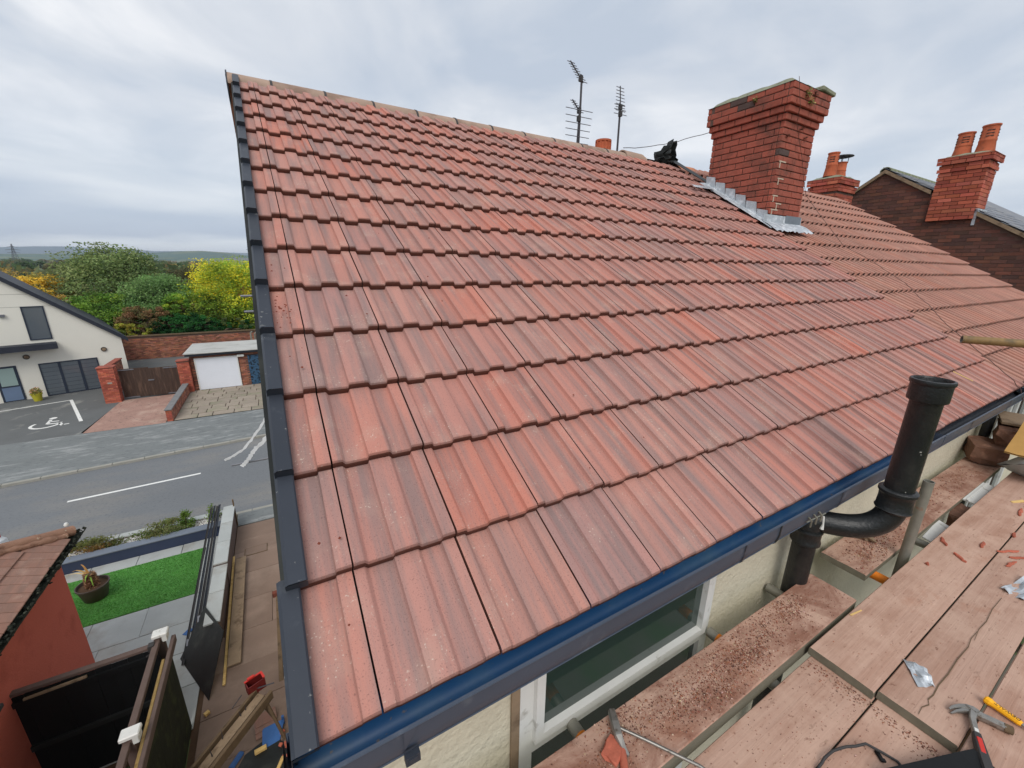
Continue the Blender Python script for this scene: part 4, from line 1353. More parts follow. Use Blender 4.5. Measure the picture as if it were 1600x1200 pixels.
ringed(PX, PY, [(.05, .40), (.05, .50), (.066, .505), (.066, .545), (.073, .55), (.0755, .557), (.073, .566), (.064, .567), (.060, .560), (.060, .47), (.046, .45), (.046, .1)], 'socket_lining')
ringed(PX, PY, [(.055, .04), (.055, .462), (.058, .470), (.0685, .474), (.0695, .478), (.0695, .545), (.0735, .549), (.0755, .557), (.073, .567), (.065, .568)], 'upper_pipe')
ringed(PX, PY, [(.056, -.075), (.066, -.07), (.070, -.062), (.066, -.054), (.064, -.01), (.066, .015), (.072, .022), (.072, .034), (.066, .04), (.056, .042)], 'collar')
bend = []
P0, P1, P2, P3 = Vector((PX, PY, -.06)), Vector((PX - .01, PY + .01, -.20)), Vector((PX - .09, PY + .12, -.215)), Vector((LX + .01, LY - .01, -.20))
for i in range(15):
    t = i / 14
    bend.append(P0 * (1 - t) ** 3 + P1 * 3 * t * (1 - t) ** 2 + P2 * 3 * t * t * (1 - t) + P3 * t ** 3)
bend += [Vector((LX, LY, -.225)), Vector((LX, LY, -.27))]
part('offset_bend', MB().tube(bend, .056, 24), M_IRON, sp, True)
ringed(LX, LY, [(.056, -.245), (.064, -.248), (.066, -.256), (.062, -.264), (.061, -.305), (.066, -.315), (.066, -.328), (.056, -.335)], 'collar')
ringed(LX, LY, [(.052, -6.2), (.052, -.28)], 'lower_pipe')
lab = MB(); 
for (dx_, dz_, s_) in ((-.030, .25, .007), (-.022, .238, .004), (-.045, .05, .004)):
    a = math.atan2(-1, -.55) + dx_ * 9
    c = Vector((PX + .0556 * math.cos(a), PY + .0556 * math.sin(a), dz_))
    lab.obox(T(*c) @ RZ(a), .002, s_, s_ * .7)
part('paint_fleck', lab, M_KERB, sp, kind='stuff')
part('sealant_drip', MB().tube([(2.13, -.05, -.10), (2.132, -.055, -.14), (2.128, -.055, -.165)], [.005, .004, .009], 8), M_UPVC, sp, True)

# downpipe near the far end of the wall, white frames, ledge and stones there
dp = single('downpipe', MB().tube([(5.62, .075, -.12), (5.62, .075, -6.2)], .036, 14), M_IRON, 'thin black downpipe on the wall at the far end of the gutter', 'pipe', smooth=True)
ff = thing('white_window_frame', (6.9, .1, -1.2), 'white plastic window frame under the eaves at the far end', 'window')
for x in (6.02, 6.45, 6.75, 7.3):
    part('mullion', MB().box(x, x + .085, .085, .135, -1.5, -.10), M_UPVC, ff)
part('head', MB().box(6.10, 7.30, .087, .133, -.185, -.101), M_UPVC, ff)
for x0, x1 in ((6.105, 6.45), (6.535, 6.75), (6.835, 7.3)):
    part('pane', MB().box(x0, x1, .105, .115, -1.5, -.185), M_GLASSG, ff)


def rock(c, sx, sy, sz, rot, seed, mt, name, label, cat, group=None, rough=.18, thick_ok=True):
    bm = bmesh.new()
    bmesh.ops.create_cube(bm, size=1)
    bmesh.ops.subdivide_edges(bm, edges=bm.edges, cuts=2, use_grid_fill=True)
    mb = MB()
    M = T(*c) @ Euler(rot).to_matrix().to_4x4()
    bm.verts.index_update()
    vs = []
    for v in bm.verts:
        p = v.co.copy()
        nrm = p.normalized()
        p = p * .82 + nrm * .5 * .18 + nrm * rough * mnoise.noise(p * 2.3 + Vector((seed, seed * 2, 0)))
        vs.append(M @ Vector((p.x * sx, p.y * sy, p.z * sz)))
    mb.add(vs, [[v.index for v in f.verts] for f in bm.faces])
    bm.free()
    return single(name, mb, mt, label, cat, group)


rock((5.36, .0, -.515), .34, .22, .15, (0, 0, .35), 3, M_STONE, 'rubble_stone', 'big brown rubble stone at the end of the short board', 'stone')
rock((5.62, -.10, -.38), .42, .24, .16, (0, 0, .2), 5, M_STONE, 'rubble_stone', 'reddish brown block behind the big rubble stone', 'stone')
single('timber_offcut', MB().obox(T(5.78, -.08, -.275) @ RZ(.25), .46, .26, .022, ch=.003), M_WOODG, 'pale flat timber offcut lying on the reddish block', 'timber')
rock((4.15, -.165, -.70), .26, .10, .10, (0, 0, .1), 8, M_STONE, 'rubble_stone', 'brown stone lump jammed in the gap between the boards', 'stone')
single('plastic_trim', MB().obox(T(4.55, -.165, -.625) @ Matrix.Rotation(.12, 4, 'X'), .50, .088, .012, ch=.002).obox(T(4.55, -.150, -.616) @ Matrix.Rotation(.12, 4, 'X'), .50, .012, .012), M_UPVC, 'white ribbed plastic trim lying in the gap between boards', 'trim')
single('plastic_trim', MB().obox(T(3.66, -.170, -.66) @ Matrix.Rotation(.3, 4, 'X') @ RZ(.05), .34, .09, .010, ch=.002), M_UPVC, 'pale green white plastic piece standing in the gap near the upright tube', 'trim')
rock((3.05, .02, -.575), .10, .07, .06, (.2, .3, .5), 11, M_WOODG, 'wood_stub', 'splintered wood stub under the bend of the soil pipe', 'timber', rough=.5)
sack = thing('paper_sack', (5.1, -.42, ZD), 'grey paper sack with dark print leaning at the right edge', 'sack')
bm_ = MB()
vs = []
for i in range(9):
    for j in range(9):
        a, b = i / 8 - .5, j / 8 - .5
        puff = .11 * (1 - (2 * a) ** 4) * (1 - (2 * b) ** 4)
        vs.append((a, b, puff + .012 * mnoise.noise(Vector((a * 7, b * 7, 1)))))
MS = T(5.06, -.385, -.45) @ RZ(.5) @ Matrix.Rotation(R(24), 4, 'Y')
nn = 81
top_v = [MS @ Vector((x * .52, y * .36, z)) for x, y, z in vs]
bot_v = [MS @ Vector((x * .52, y * .36, -z * .7 - .004)) for x, y, z in vs]
fsq = [(i * 9 + j, (i + 1) * 9 + j, (i + 1) * 9 + j + 1, i * 9 + j + 1) for i in range(8) for j in range(8)]
bm_.add(top_v, fsq); bm_.add(bot_v, [q[::-1] for q in fsq])
part('bag', bm_, M_PAPER, sack, True)


def text_mesh(body, size, M, mt, name, parent, depth=.0006):
    cu_ = D.curves.new(name, 'FONT'); cu_.body = body; cu_.size = size; cu_.extrude = depth
    cu_.align_x = 'CENTER'; cu_.align_y = 'CENTER'
    to = D.objects.new(name + '_tmp', cu_)
    COL.objects.link(to)
    bpy.context.view_layer.update()
    me = D.meshes.new_from_object(to.evaluated_get(bpy.context.evaluated_depsgraph_get()))
    D.objects.remove(to); D.curves.remove(cu_)
    me.materials.clear(); me.materials.append(mt)
    o_ = D.objects.new(name, me); COL.objects.link(o_)
    adopt(o_, parent); o_.matrix_basis = M
    return o_


text_mesh('a', .16, MS @ T(-.14, .06, .112) @ RZ(math.pi * .5), M_INK, 'lettering', sack)
fold = MB()
vs = []
for i in range(8):
    for j in range(6):
        a, b = i / 7, j / 5
        vs.append(Vector((4.98 + .55 * a - .1 * b, -.15 - .34 * b, -.36 + .28 * a - .10 * (b - .3) ** 2 + .02 * mnoise.noise(Vector((a * 4, b * 4, 6))))))
fold.add(vs, [(i * 6 + j, i * 6 + j + 1, (i + 1) * 6 + j + 1, (i + 1) * 6 + j) for i in range(7) for j in range(5)])
fold.add([v - Vector((0, 0, .012)) for v in vs], [(i * 6 + j, (i + 1) * 6 + j, (i + 1) * 6 + j + 1, i * 6 + j + 1) for i in range(7) for j in range(5)])
single('card_sheet', fold, M_CARD, 'folded ochre card lying over the grey paper sack', 'card', smooth=True)

# ------------------------------------------------------------------ tools on the boards
hm = thing('claw_hammer', (2.0, -.66, ZD), 'steel claw hammer with red and grey handle lying on the boards', 'hammer')
hz_ = ZD + .018


def bar(mb, pts, ws, hs):
    """flat bar through pts with widths and heights"""
    vs = []
    for i, p in enumerate(pts):
        p = Vector(p)
        d = (Vector(pts[min(i + 1, len(pts) - 1)]) - Vector(pts[max(i - 1, 0)])).normalized()
        s_ = Vector((-d.y, d.x, 0)).normalized() * ws[i] / 2
        u_ = Vector((0, 0, hs[i] / 2))
        c_ = .25
        vs += [p - s_ - u_ * (1 - c_ * 2), p - s_ * (1 - c_) - u_, p + s_ * (1 - c_) - u_, p + s_ - u_ * (1 - c_ * 2), p + s_ + u_ * (1 - c_ * 2), p + s_ * (1 - c_) + u_, p - s_ * (1 - c_) + u_, p - s_ + u_ * (1 - c_ * 2)]
    n = 8
    fs = [(i * n + k, i * n + (k + 1) % n, (i + 1) * n + (k + 1) % n, (i + 1) * n + k) for i in range(len(pts) - 1) for k in range(n)]
    fs += [tuple(range(n))[::-1], tuple((len(pts) - 1) * n + k for k in range(n))]
    return mb.add(vs, fs)


# head: claw curves to the left, poll to the right
bar_ = MB()
bar(bar_, [(2.052, -.664, hz_ + .004), (2.056, -.650, hz_ + .004), (2.052, -.636, hz_ + .002), (2.038, -.622, hz_), (2.018, -.611, hz_ - .003), (2.000, -.606, hz_ - .006)], [.026, .023, .019, .014, .010, .006], [.026, .024, .020, .014, .010, .005])
part('claw', bar_, M_STEEL, hm)
bar_ = MB()
bar(bar_, [(2.050, -.650, hz_), (2.032, -.634, hz_ - .002), (2.010, -.622, hz_ - .006), (1.990, -.614, hz_ - .011)], [.016, .012, .009, .005], [.02, .014, .010, .005])
part('claw', bar_, M_STEEL, hm)
bar_ = MB()
bar(bar_, [(2.050, -.655, hz_), (2.062, -.682, hz_), (2.070, -.704, hz_), (2.078, -.728, hz_)], [.024, .021, .022, .023], [.026, .023, .024, .025])
part('poll', bar_, M_STEEL, hm)
part('face', MB().tube([(2.077, -.724, hz_), (2.085, -.744, hz_)], .0145, 16), M_DWOOD, hm)
bar_ = MB()
bar(bar_, [(2.046, -.656, hz_ + .002), (2.018, -.660, hz_), (1.985, -.672, hz_), (1.955, -.684, hz_)], [.024, .018, .017, .018], [.026, .020, .018, .019])
part('neck', bar_, M_STEEL, hm)
bar_ = MB()
bar(bar_, [(1.956, -.684, hz_), (1.92, -.697, hz_ + .001), (1.86, -.722, hz_ + .002), (1.76, -.765, hz_ + .002), (1.68, -.80, hz_)], [.022, .027, .030, .028, .034], [.022, .027, .030, .030, .032])
part('grip', bar_, M_DGREY, hm)
part('grip_inlay', MB().obox(T(1.905, -.703, hz_ + .0145) @ RZ(.39), .060, .013, .004, ch=.001), M_RED, hm)
part('neck_label', MB().obox(T(1.966, -.680, hz_ + .0098) @ RZ(.39), .014, .010, .0012), M_UPVC, hm)

yt = thing('yellow_handled_chisel', (2.16, -.71, ZD), 'yellow handled tool with black lettering beside the claw hammer', 'tool')
ya, yb = Vector((2.166, -.660, ZD + .017)), Vector((2.150, -.757, ZD + .016))
yd = (yb - ya).normalized()
ym = T(*ya) @ yd.to_track_quat('Z', 'Y').to_matrix().to_4x4()
part('handle', MB().lathe([(.0, -.001), (.010, .0), (.0145, .004), (.0150, .014), (.0125, .021), (.0115, .030), (.0115, .088), (.009, .096), (.0, .097)], ym, 8), M_YEL, yt)
part('shank', MB().lathe([(.0, .090), (.006, .094), (.006, .26), (.0, .262)], ym, 10), M_STEEL, yt, True)
text_mesh('DEWALT', .0165, T(*(ya + yd * .058 + Vector((0, 0, .0112)))) @ RZ(math.atan2(yd.y, yd.x) + math.pi), M_DGREY, 'lettering', yt, .0003)
h2 = thing('steel_shaft_hammer', (.88, -.10, ZA), 'hammer with thin shiny steel shaft lying in the crumbs below the window', 'hammer')
b2 = MB(); bar(b2, [(.885, -.005, ZA + .035), (.868, -.040, ZA + .032), (.852, -.075, ZA + .026), (.848, -.105, ZA + .016), (.852, -.125, ZA + .008)], [.024, .030, .028, .018, .010], [.030, .034, .030, .018, .008])
part('head', b2, M_STEEL, h2)
part('shaft', MB().tube([(.868, -.052, ZA + .034), (.93, -.135, ZA + .030), (1.02, -.27, ZA + .03), (1.05, -.36, ZA + .028)], .0055, 10), M_STEEL, h2, True)
part('grip', MB().tube([(.845, -.10, ZA + .012), (.80, -.16, ZA + .013)], .013, 10), M_SHARD, h2, True)

def sheetlike(name, pts, th, mt, label, cat, ruf=.0, n=6):
    """thin bent sheet through four corners"""
    a, b, c, d = [Vector(p) for p in pts]
    vs = []
    for i in range(n + 1):
        for j in range(n + 1):
            u, v = i / n, j / n
            p = (a * (1 - u) + b * u) * (1 - v) + (d * (1 - u) + c * u) * v
            p = p + Vector((0, 0, ruf * mnoise.noise(Vector((u * 3 + pts[0][0], v * 3, pts[0][1] * 9)))))
            vs.append(p)
    q = [(i * (n + 1) + j, (i + 1) * (n + 1) + j, (i + 1) * (n + 1) + j + 1, i * (n + 1) + j + 1) for i in range(n) for j in range(n)]
    mb = MB(); mb.add(vs, q); mb.add([v - Vector((0, 0, th)) for v in vs], [k[::-1] for k in q])
    for ed in ([(i * (n + 1)) for i in range(n + 1)], [(i * (n + 1) + n) for i in range(n + 1)], list(range(n + 1)), [n * (n + 1) + j for j in range(n + 1)]):
        for k in range(n):
            p, q2 = vs[ed[k]], vs[ed[k + 1]]
            mb.quad(p, q2, q2 - Vector((0, 0, th)), p - Vector((0, 0, th)))
    return single(name, mb, mt, label, cat)


sheetlike('black_sheet', [(1.545, -.562, ZB + .05), (1.872, -.693, ZB + .07), (1.78, -.98, ZB + .06), (1.30, -.82, ZB + .04)], .004, M_BLACK, 'stiff black sheet at the bottom edge in front of the hammer', 'sheet', .004)
sheetlike('lead_scrap', [(2.125, -.437, ZD + .006), (2.130, -.508, ZD + .022), (2.078, -.549, ZD + .006), (2.018, -.515, ZD + .004)], .002, M_LEAD, 'folded grey lead scrap on the cracked board', 'lead', .016)
sheetlike('lead_scrap', [(3.08, -.530, ZD + .006), (3.32, -.575, ZD + .02), (3.25, -.64, ZD + .012), (3.06, -.612, ZD + .006)], .002, M_LEAD, 'crumpled silver sheet on the boards at the right edge', 'lead', .03)
single('thin_cable', MB().tube(dense([(1.36, -.47, ZB + .006), (1.40, -.449, ZB + .006), (1.44, -.447, ZB + .012), (1.492, -.450, ZB + .02), (1.55, -.468, ZB + .024), (1.608, -.499, ZB + .018), (1.656, -.574, ZB + .008), (1.62, -.68, ZB + .006)], 2), .0045, 8), M_DGREY, 'thin grey cable looping over the ends of the lower boards', 'cable', smooth=True)
single('black_clip', MB().obox(T(1.628, -.535, ZB + .006) @ RZ(.9), .032, .012, .011, ch=.002).obox(T(1.618, -.548, ZB + .010) @ RZ(.9), .010, .014, .006), M_BLACK, 'tiny black plastic clip beside the thin cable', 'clip')

# slivers of broken tile: similar pieces, told apart only by where they lie
spots = [(3.347, -.252, .09, .5), (3.511, -.377, .08, .1), (3.23, -.348, .08, .9), (3.411, -.508, .10, -.2), (3.56, -.469, .13, -.5), (3.525, -.512, .09, -.6), (2.995, -.276, .025, .3), (3.826, -.447, .07, .1), (4.25, -.40, .14, .1)]
for k, (x, y, L, a) in enumerate(spots):
    mb = MB()
    n = 6
    vs = []
    for i in range(n + 1):
        t = i / n - .5
        wd = .009 * (1 - (2 * t) ** 4 * .7) * (1 + .4 * mnoise.noise(Vector((i * .9, k * 3.1, 0))))
        z0 = ZD + .003
        cxx = .010 * mnoise.noise(Vector((i * .5, k * 2.3, 4)))
        vs += [(t * L, cxx - wd, z0 - ZD), (t * L, cxx + wd, z0 - ZD), (t * L, cxx + wd * .5, .010 + .004 * mnoise.noise(Vector((i, k, 7)))), (t * L, cxx - wd * .6, .012)]
    fs = [(i * 4 + q, i * 4 + (q + 1) % 4, (i + 1) * 4 + (q + 1) % 4, (i + 1) * 4 + q) for i in range(n) for q in range(4)] + [(3, 2, 1, 0), tuple(n * 4 + q for q in range(4))]
    mb.add([T(x, y, ZD) @ RZ(a) @ Vector(v) for v in vs], fs)
    single('tile_sliver', mb, M_SHARD, 'small sliver of broken red tile lying on the scaffold boards', 'tile sliver', 'slivers of broken tile on the scaffold boards')
rock((.815, -.09, ZA + .012), .075, .055, .024, (0, 0, .4), 21, M_SHARD, 'tile_shard', 'pinkish broken tile shard beside the steel shaft hammer', 'tile shard')
sheetlike('wood_splinter', [(2.20, -.22, ZD + .004), (2.28, -.235, ZD + .005), (2.28, -.239, ZD + .004), (2.20, -.228, ZD + .004)], .003, M_BATTEN, 'pale wood splinter near the edge of the long board', 'splinter')
sheetlike('wood_splinter', [(4.40, -.33, ZD + .006), (4.50, -.37, ZD + .01), (4.48, -.385, ZD + .006), (4.39, -.345, ZD + .004)], .004, M_BATTEN, 'curled pale wood shaving below the paper sack', 'splinter')
sheetlike('wood_splinter', [rp(4.90, .33, .050), rp(4.99, .20, .050), rp(4.985, .195, .050), rp(4.89, .325, .050)], .004, M_BATTEN, 'pale wood splinter lying on the lowest tiles near the soil pipe', 'splinter')

# mortar crumbs: nobody could count them
dust = MB()
cc = [lin(134, 86, 68)[:3], lin(116, 76, 62)[:3], lin(160, 110, 88)[:3], lin(100, 70, 60)[:3], lin(196, 168, 148)[:3], lin(150, 96, 74)[:3]]


def crumb(x, y, z, s):
    a = random.uniform(0, 6.28)
    vs = [(x + s * math.cos(a + k * 2.09 + random.uniform(-.4, .4)) * random.uniform(.6, 1.2), y + s * math.sin(a + k * 2.09 + random.uniform(-.4, .4)) * random.uniform(.6, 1.2), z) for k in range(3)]
    vs.append((x + random.uniform(-.3, .3) * s, y + random.uniform(-.3, .3) * s, z + s * random.uniform(.5, 1.0)))
    dust.add(vs, [(0, 1, 3), (1, 2, 3), (2, 0, 3)], jit(random.choice(cc), .3))


SHR = lambda x, y: (.0205 + (x - .0205) * .9753, -.7425 + (y + .7425) * .9753)
heaps = [(1.18, -.075, .16, .05, 900), (1.50, -.065, .20, .055, 1500), (1.80, -.05, .14, .05, 700), (2.05, -.04, .11, .045, 650), (.95, -.02, .12, .05, 500), (.78, -.11, .12, .05, 500), (1.35, -.13, .15, .03, 350), (1.62, -.10, .08, .04, 400)]
for x, y, sx, sy, n in heaps:
    for k in range(int(n * 1.05)):
        px, py = random.gauss(x, sx * .6), random.gauss(y, sy * .8)
        if -.184 < py < .028 and px < 2.39:
            px, py = SHR(px, py)
            crumb(px, py, ZA + .001, random.choice([.0014, .002, .002, .0026, .0034, .005]))
for k in range(700):
    crumb(min(2.33, random.uniform(.5, 2.33)), random.uniform(-.19, .008), ZA + .001, random.choice([.0018, .0025, .0035]))
for x, y, sx, sy, n in [(3.03, -.03, .12, .05, 420), (3.4, .0, .3, .05, 500), (4.2, -.02, .5, .05, 500), (2.85, -.06, .1, .04, 200)]:
    for k in range(n):
        px, py = random.gauss(x, sx), random.gauss(y, sy)
        if -.125 < py < .088 and 2.66 < px < 5.3:
            crumb(px, py, ZB + .001, random.choice([.002, .003, .0045, .006]))
for k in range(700):
    px, py = random.uniform(1.9, 4.6), random.uniform(-.88, -.22)
    crumb(px, py, ZD + .001, random.choice([.0015, .0018, .0025, .003]))
for k in range(700):
    px, py = random.uniform(.9, 1.84), random.uniform(-.66, -.23)
    crumb(px, py, ZB + .001, random.choice([.0015, .002, .003]))
for k in range(500):
    py = random.uniform(-.655, -.23)
    crumb(1.83 - abs(random.gauss(0, .03)), py, ZB + .001, random.choice([.0015, .0025, .004]))
single('mortar_crumbs', dust, M_DUST, 'red mortar and tile crumbs scattered on the scaffold boards', 'crumbs', kind='stuff')

# paint drips and cement blobs on the tiles near the verge
sc = MB()
for k in range(60):
    u, v = (random.gauss(.055, .022), random.gauss(4 * G + .15, .05)) if k < 25 else ((random.uniform(.02, .10), random.uniform(.2, 1.9)) if k < 40 else (random.uniform(.1, 1.6), random.uniform(.1, 2.6)))
    if u < .012:
        continue
    s = random.uniform(.0025, .006)
    h = .012 + (.042 - .026 * ((v % G) / G)) * .62
    c = rp(u, v, h + .009)
    sc.add([c + Vector((s * math.cos(a_), s * CS * math.sin(a_), s * SN * math.sin(a_))) for a_ in (0, 1.6, 3.1, 4.7)] + [c + Vector((0, 0, s * .8))], [(0, 1, 4), (1, 2, 4), (2, 3, 4), (3, 0, 4)], lin(120, 62, 48)[:3])
single('grit_on_tiles', sc, M_DUST, 'small dark grit specks lying on the new tiles near the verge', 'grit', kind='stuff')

# ================================================================== THE PASSAGE, THE NEIGHBOUR'S GARDEN AND EXTENSION
pas = flat('passage', [(-2.02, 3.0), (-.001, 3.0), (-.001, 12.0), (-2.02, 12.0)], GZ - .03, M_SOIL, thick=.1)
yb_ = [3.45, 4.3, 5.15, 6.0, 6.85, 7.72, 8.65, 9.6, 10.5, 11.1, 11.85]
for i in range(len(yb_) - 1):
    for x0, x1 in ((-1.92 if yb_[i] < 7 else -1.70, -.86), (-.858, -.01)) if i in (1, 5) else ((-1.92 if yb_[i] < 7 else -1.70, -.01),):
        sk_ = random.uniform(-.03, .03)
        part('paving_slab', MB().obox(T((x0 + x1) / 2, (yb_[i] + yb_[i + 1]) / 2, GZ - .012 + random.uniform(-.006, .006)), x1 - x0 - .005, yb_[i + 1] - yb_[i] - .005, .03, ch=.004), M_SLABB, pas)
mh = thing('manhole_cover', (-1.2, 10.45, GZ), 'small square manhole cover set in the passage paving', 'manhole')
part('frame', MB().box(-1.47, -.95, 10.28, 10.62, GZ + .001, GZ + .014), M_DWOOD, mh)
part('lid', MB().box(-1.45, -.97, 10.30, 10.60, GZ + .015, GZ + .02), M_SLABB, mh)

patio = flat('patio', [(-5.7, 5.9), (-1.98, 5.9), (-1.98, 11.7), (-5.7, 11.7)], GZ - .035, M_SOIL, thick=.1)
rows_ = [(5.95, 6.85), (6.86, 7.7), (7.71, 8.55), (8.56, 9.40)]
for i, (y0, y1) in enumerate(rows_):
    x = -3.5 if i < 2 else -5.6
    x -= (.3 if i % 2 else 0)
    while x < -2.0:
        wd = random.choice([.6, .9, .9, 1.2])
        x1 = min(x + wd, -1.985)
        if x1 - max(x, -5.6) > .1:
            part('paving_slab', MB().obox(T((max(x, -5.6) + x1) / 2, (y0 + y1) / 2, GZ - .012 + random.uniform(-.003, .003)), x1 - max(x, -5.6) - .006, y1 - y0 - .002, .03, ch=.004), M_SLAB if not (i == 2 and x1 > -2.2) else M_SLABB, patio)
        x = x1
        if x1 >= -1.99:
            break
x = -5.6
while x < -2.0:
    x1 = min(x + .9, -1.985)
    part('paving_slab', MB().obox(T((x + x1) / 2, 11.43, GZ - .012), x1 - x - .012, .40, .03, ch=.004), M_SLAB, patio)
    x = x1
part('paving_slab', MB().obox(T(-2.18, 10.32, GZ - .012), .37, 1.80, .03, ch=.004), M_SLAB, patio)

# lawn of artificial grass
lawn = thing('artificial_lawn', (-3.9, 10.3, GZ), 'bright green artificial grass panel in the front garden', 'lawn')
part('mat', MB().box(-5.6, -2.375, 9.415, 11.215, GZ - .03, GZ + .008), M_TURF, lawn)
gr = MB()
gcols = [lin(106, 172, 82)[:3], lin(124, 186, 94)[:3], lin(88, 152, 70)[:3], lin(144, 196, 110)[:3], lin(98, 164, 76)[:3]]
for k in range(26000):
    x, y = random.uniform(-5.59, -2.385), random.uniform(9.42, 11.21)
    a = random.uniform(0, 6.28); h = random.uniform(.02, .038); w_ = .0065
    lean = mnoise.noise(Vector((x * 2, y * 2, 0))) * .03
    cc_ = jit(random.choice(gcols), .14)
    sh_ = 1 + .22 * mnoise.noise(Vector((x * 1.6, y * 1.6, 5)))
    gr.add([(x - w_ * math.cos(a), y - w_ * math.sin(a), GZ + .006), (x + w_ * math.cos(a), y + w_ * math.sin(a), GZ + .006), (x + lean + random.uniform(-.012, .012), y - .012 + random.uniform(-.012, .012), GZ + h)], [(0, 1, 2)], (cc_[0] * sh_, cc_[1] * sh_, cc_[2] * sh_))
part('grass_pile', gr, M_LEAF, lawn, kind='stuff')

# raised bed by the street with navy edging
bed = thing('planting_bed', (-3.8, 12.1, GZ), 'raised street side bed with navy edging and white pebbles', 'bed')
part('edging', MB().box(-5.9, -2.0, 11.64, 11.80, GZ - .05, GZ + .28), M_NAVY, bed)
part('edging_cap', MB().obox(T(-3.95, 11.75, GZ + .30), 3.9, .26, .035, ch=.006), M_NAVYT, bed)
part('soil', MB().box(-5.9, -2.0, 11.80, 12.42, GZ - .05, GZ + .17), M_SOIL, bed)
part('street_wall', MB().box(-5.9, -2.0, 12.43, 12.56, RZL, GZ + .19), mat('bed_brick', lin(140, 84, 66), .9, .2, 6, .3, 40), bed)
for k in range(5):
    part('coping_stone', MB().obox(T(-5.52 + k * .78, 12.50, GZ + .215), .765, .20, .045, ch=.006), M_SLAB, bed)
pb = MB()
for k in range(3200):
    x, y = random.uniform(-5.85, -2.05), random.uniform(11.86, 12.40)
    s = random.uniform(.012, .026)
    q = random.uniform(.72, 1)
    vs = [(x + s * math.cos(a_ + k), y + s * math.sin(a_ + k), GZ + .172) for a_ in (0, 1.6, 3.1, 4.7)] + [(x, y, GZ + .172 + s * .9)]
    pb.add(vs, [(0, 1, 4), (1, 2, 4), (2, 3, 4), (3, 0, 4)], (.68 * q, .67 * q, .64 * q))
part('pebbles', pb, M_PEB, bed, kind='stuff')


def bush(name, label, c, rx, ry, h, n, cols, size, group=None, stems=True, flat_=.5):
    t = thing(name, c, label, 'shrub', group)
    mb = MB()
    cl_ = [(random.gauss(0, .45), random.gauss(0, .45), random.random() ** .7) for _ in range(14)]
    for k in range(n):
        q = random.choice(cl_)
        p = Vector((c[0] + rx * (q[0] + random.gauss(0, .22)), c[1] + ry * (q[1] + random.gauss(0, .22)), c[2] + h * max(.03, q[2] * (1 - .5 * (q[0] ** 2 + q[1] ** 2)) + random.gauss(0, .10))))
        a = Vector((random.gauss(0, 1), random.gauss(0, 1), random.gauss(0, .6))).normalized() * size * random.uniform(.6, 1.3)
        b = a.cross(Vector((random.gauss(0, 1), random.gauss(0, 1), random.gauss(0, 1)))).normalized() * size * .42
        col_ = jit(cols[int(q[2] * 7.3 + q[0] * 5) % len(cols)], .28)
        mb.quad(p - a, p + b, p + a, p - b, col_)
    part('foliage', mb, M_LEAF, t, kind='stuff')
    if stems:
        st = MB()
        for q in cl_[:9]:
            st.tube([(c[0] + rx * q[0] * .2, c[1] + ry * q[1] * .2, c[2]), (c[0] + rx * q[0] * .7, c[1] + ry * q[1] * .7, c[2] + h * q[2] * .6), (c[0] + rx * q[0], c[1] + ry * q[1], c[2] + h * max(.05, q[2]))], [.008, .006, .003], 5)
        part('stems', st, M_BARK, t, kind='stuff')
    return t


GRN = [lin(104, 124, 66)[:3], lin(122, 138, 84)[:3], lin(84, 104, 54)[:3], lin(136, 140, 92)[:3]]
OLV = [lin(126, 130, 76)[:3], lin(150, 142, 84)[:3], lin(104, 112, 62)[:3], lin(150, 112, 66)[:3]]
ZS = GZ + .17
bush('bed_shrub', 'low brownish green shrub in the bed, nearest the red extension', (-4.85, 12.12, ZS), .62, .24, .36, 2600, OLV, .030, 'shrubs in the raised bed')
bush('bed_shrub', 'broad grey green shrub in the middle of the raised bed', (-3.35, 12.12, ZS), .58, .24, .42, 2600, GRN + OLV[:1], .030, 'shrubs in the raised bed')
bush('bed_shrub', 'upright fresh green shrub at the end of the broad grey green one', (-2.85, 12.15, ZS), .18, .16, .50, 1100, [lin(116, 142, 62)[:3], lin(96, 124, 52)[:3]], .030, 'shrubs in the raised bed')
bush('bed_shrub', 'small bright green shrub behind the leaning plastic lengths', (-2.20, 12.12, ZS), .16, .16, .52, 900, [lin(126, 152, 66)[:3], lin(150, 162, 70)[:3], lin(98, 126, 50)[:3]], .028, 'shrubs in the raised bed')

# potted stump of a palm
pt = thing('potted_plant', (-4.28, 10.33, GZ), 'cut back dying palm in a round brown plastic pot on the lawn', 'potted plant')
part('pot', MB().lathe([(0, .012), (.19, .012), (.20, .02), (.27, .33), (.285, .335), (.285, .37), (.265, .37), (.255, .30)], T(-4.28, 10.33, GZ + .005), 28), M_POT, pt, True)
part('compost', MB().lathe([(0, .325), (.12, .32), (.258, .30)], T(-4.28, 10.33, GZ + .005), 20), M_SOIL, pt, True)
tr = MB()
for k in range(900):
    h = random.random() ** .9 * .34
    a = random.uniform(0, 6.28); r = .085 * (1 - .35 * h / .34) + random.uniform(0, .035)
    p = Vector((-4.28 + r * math.cos(a), 10.33 + r * math.sin(a), GZ + .32 + h))
    d = Vector((math.cos(a) * .5 + random.gauss(0, .4), math.sin(a) * .5 + random.gauss(0, .4), random.gauss(.4, .5))).normalized() * .045
    b = d.orthogonal().normalized() * .006
    tr.quad(p - d, p + b, p + d, p - b, jit(random.choice([lin(150, 112, 84)[:3], lin(112, 82, 60)[:3], lin(176, 140, 108)[:3]]), .2))
part('fibrous_trunk', tr, M_STRAW, pt, kind='stuff')
part('trunk', MB().tube([(-4.28, 10.33, GZ + .3), (-4.27, 10.33, GZ + .66)], [.08, .06], 10), M_BARK, pt, True)
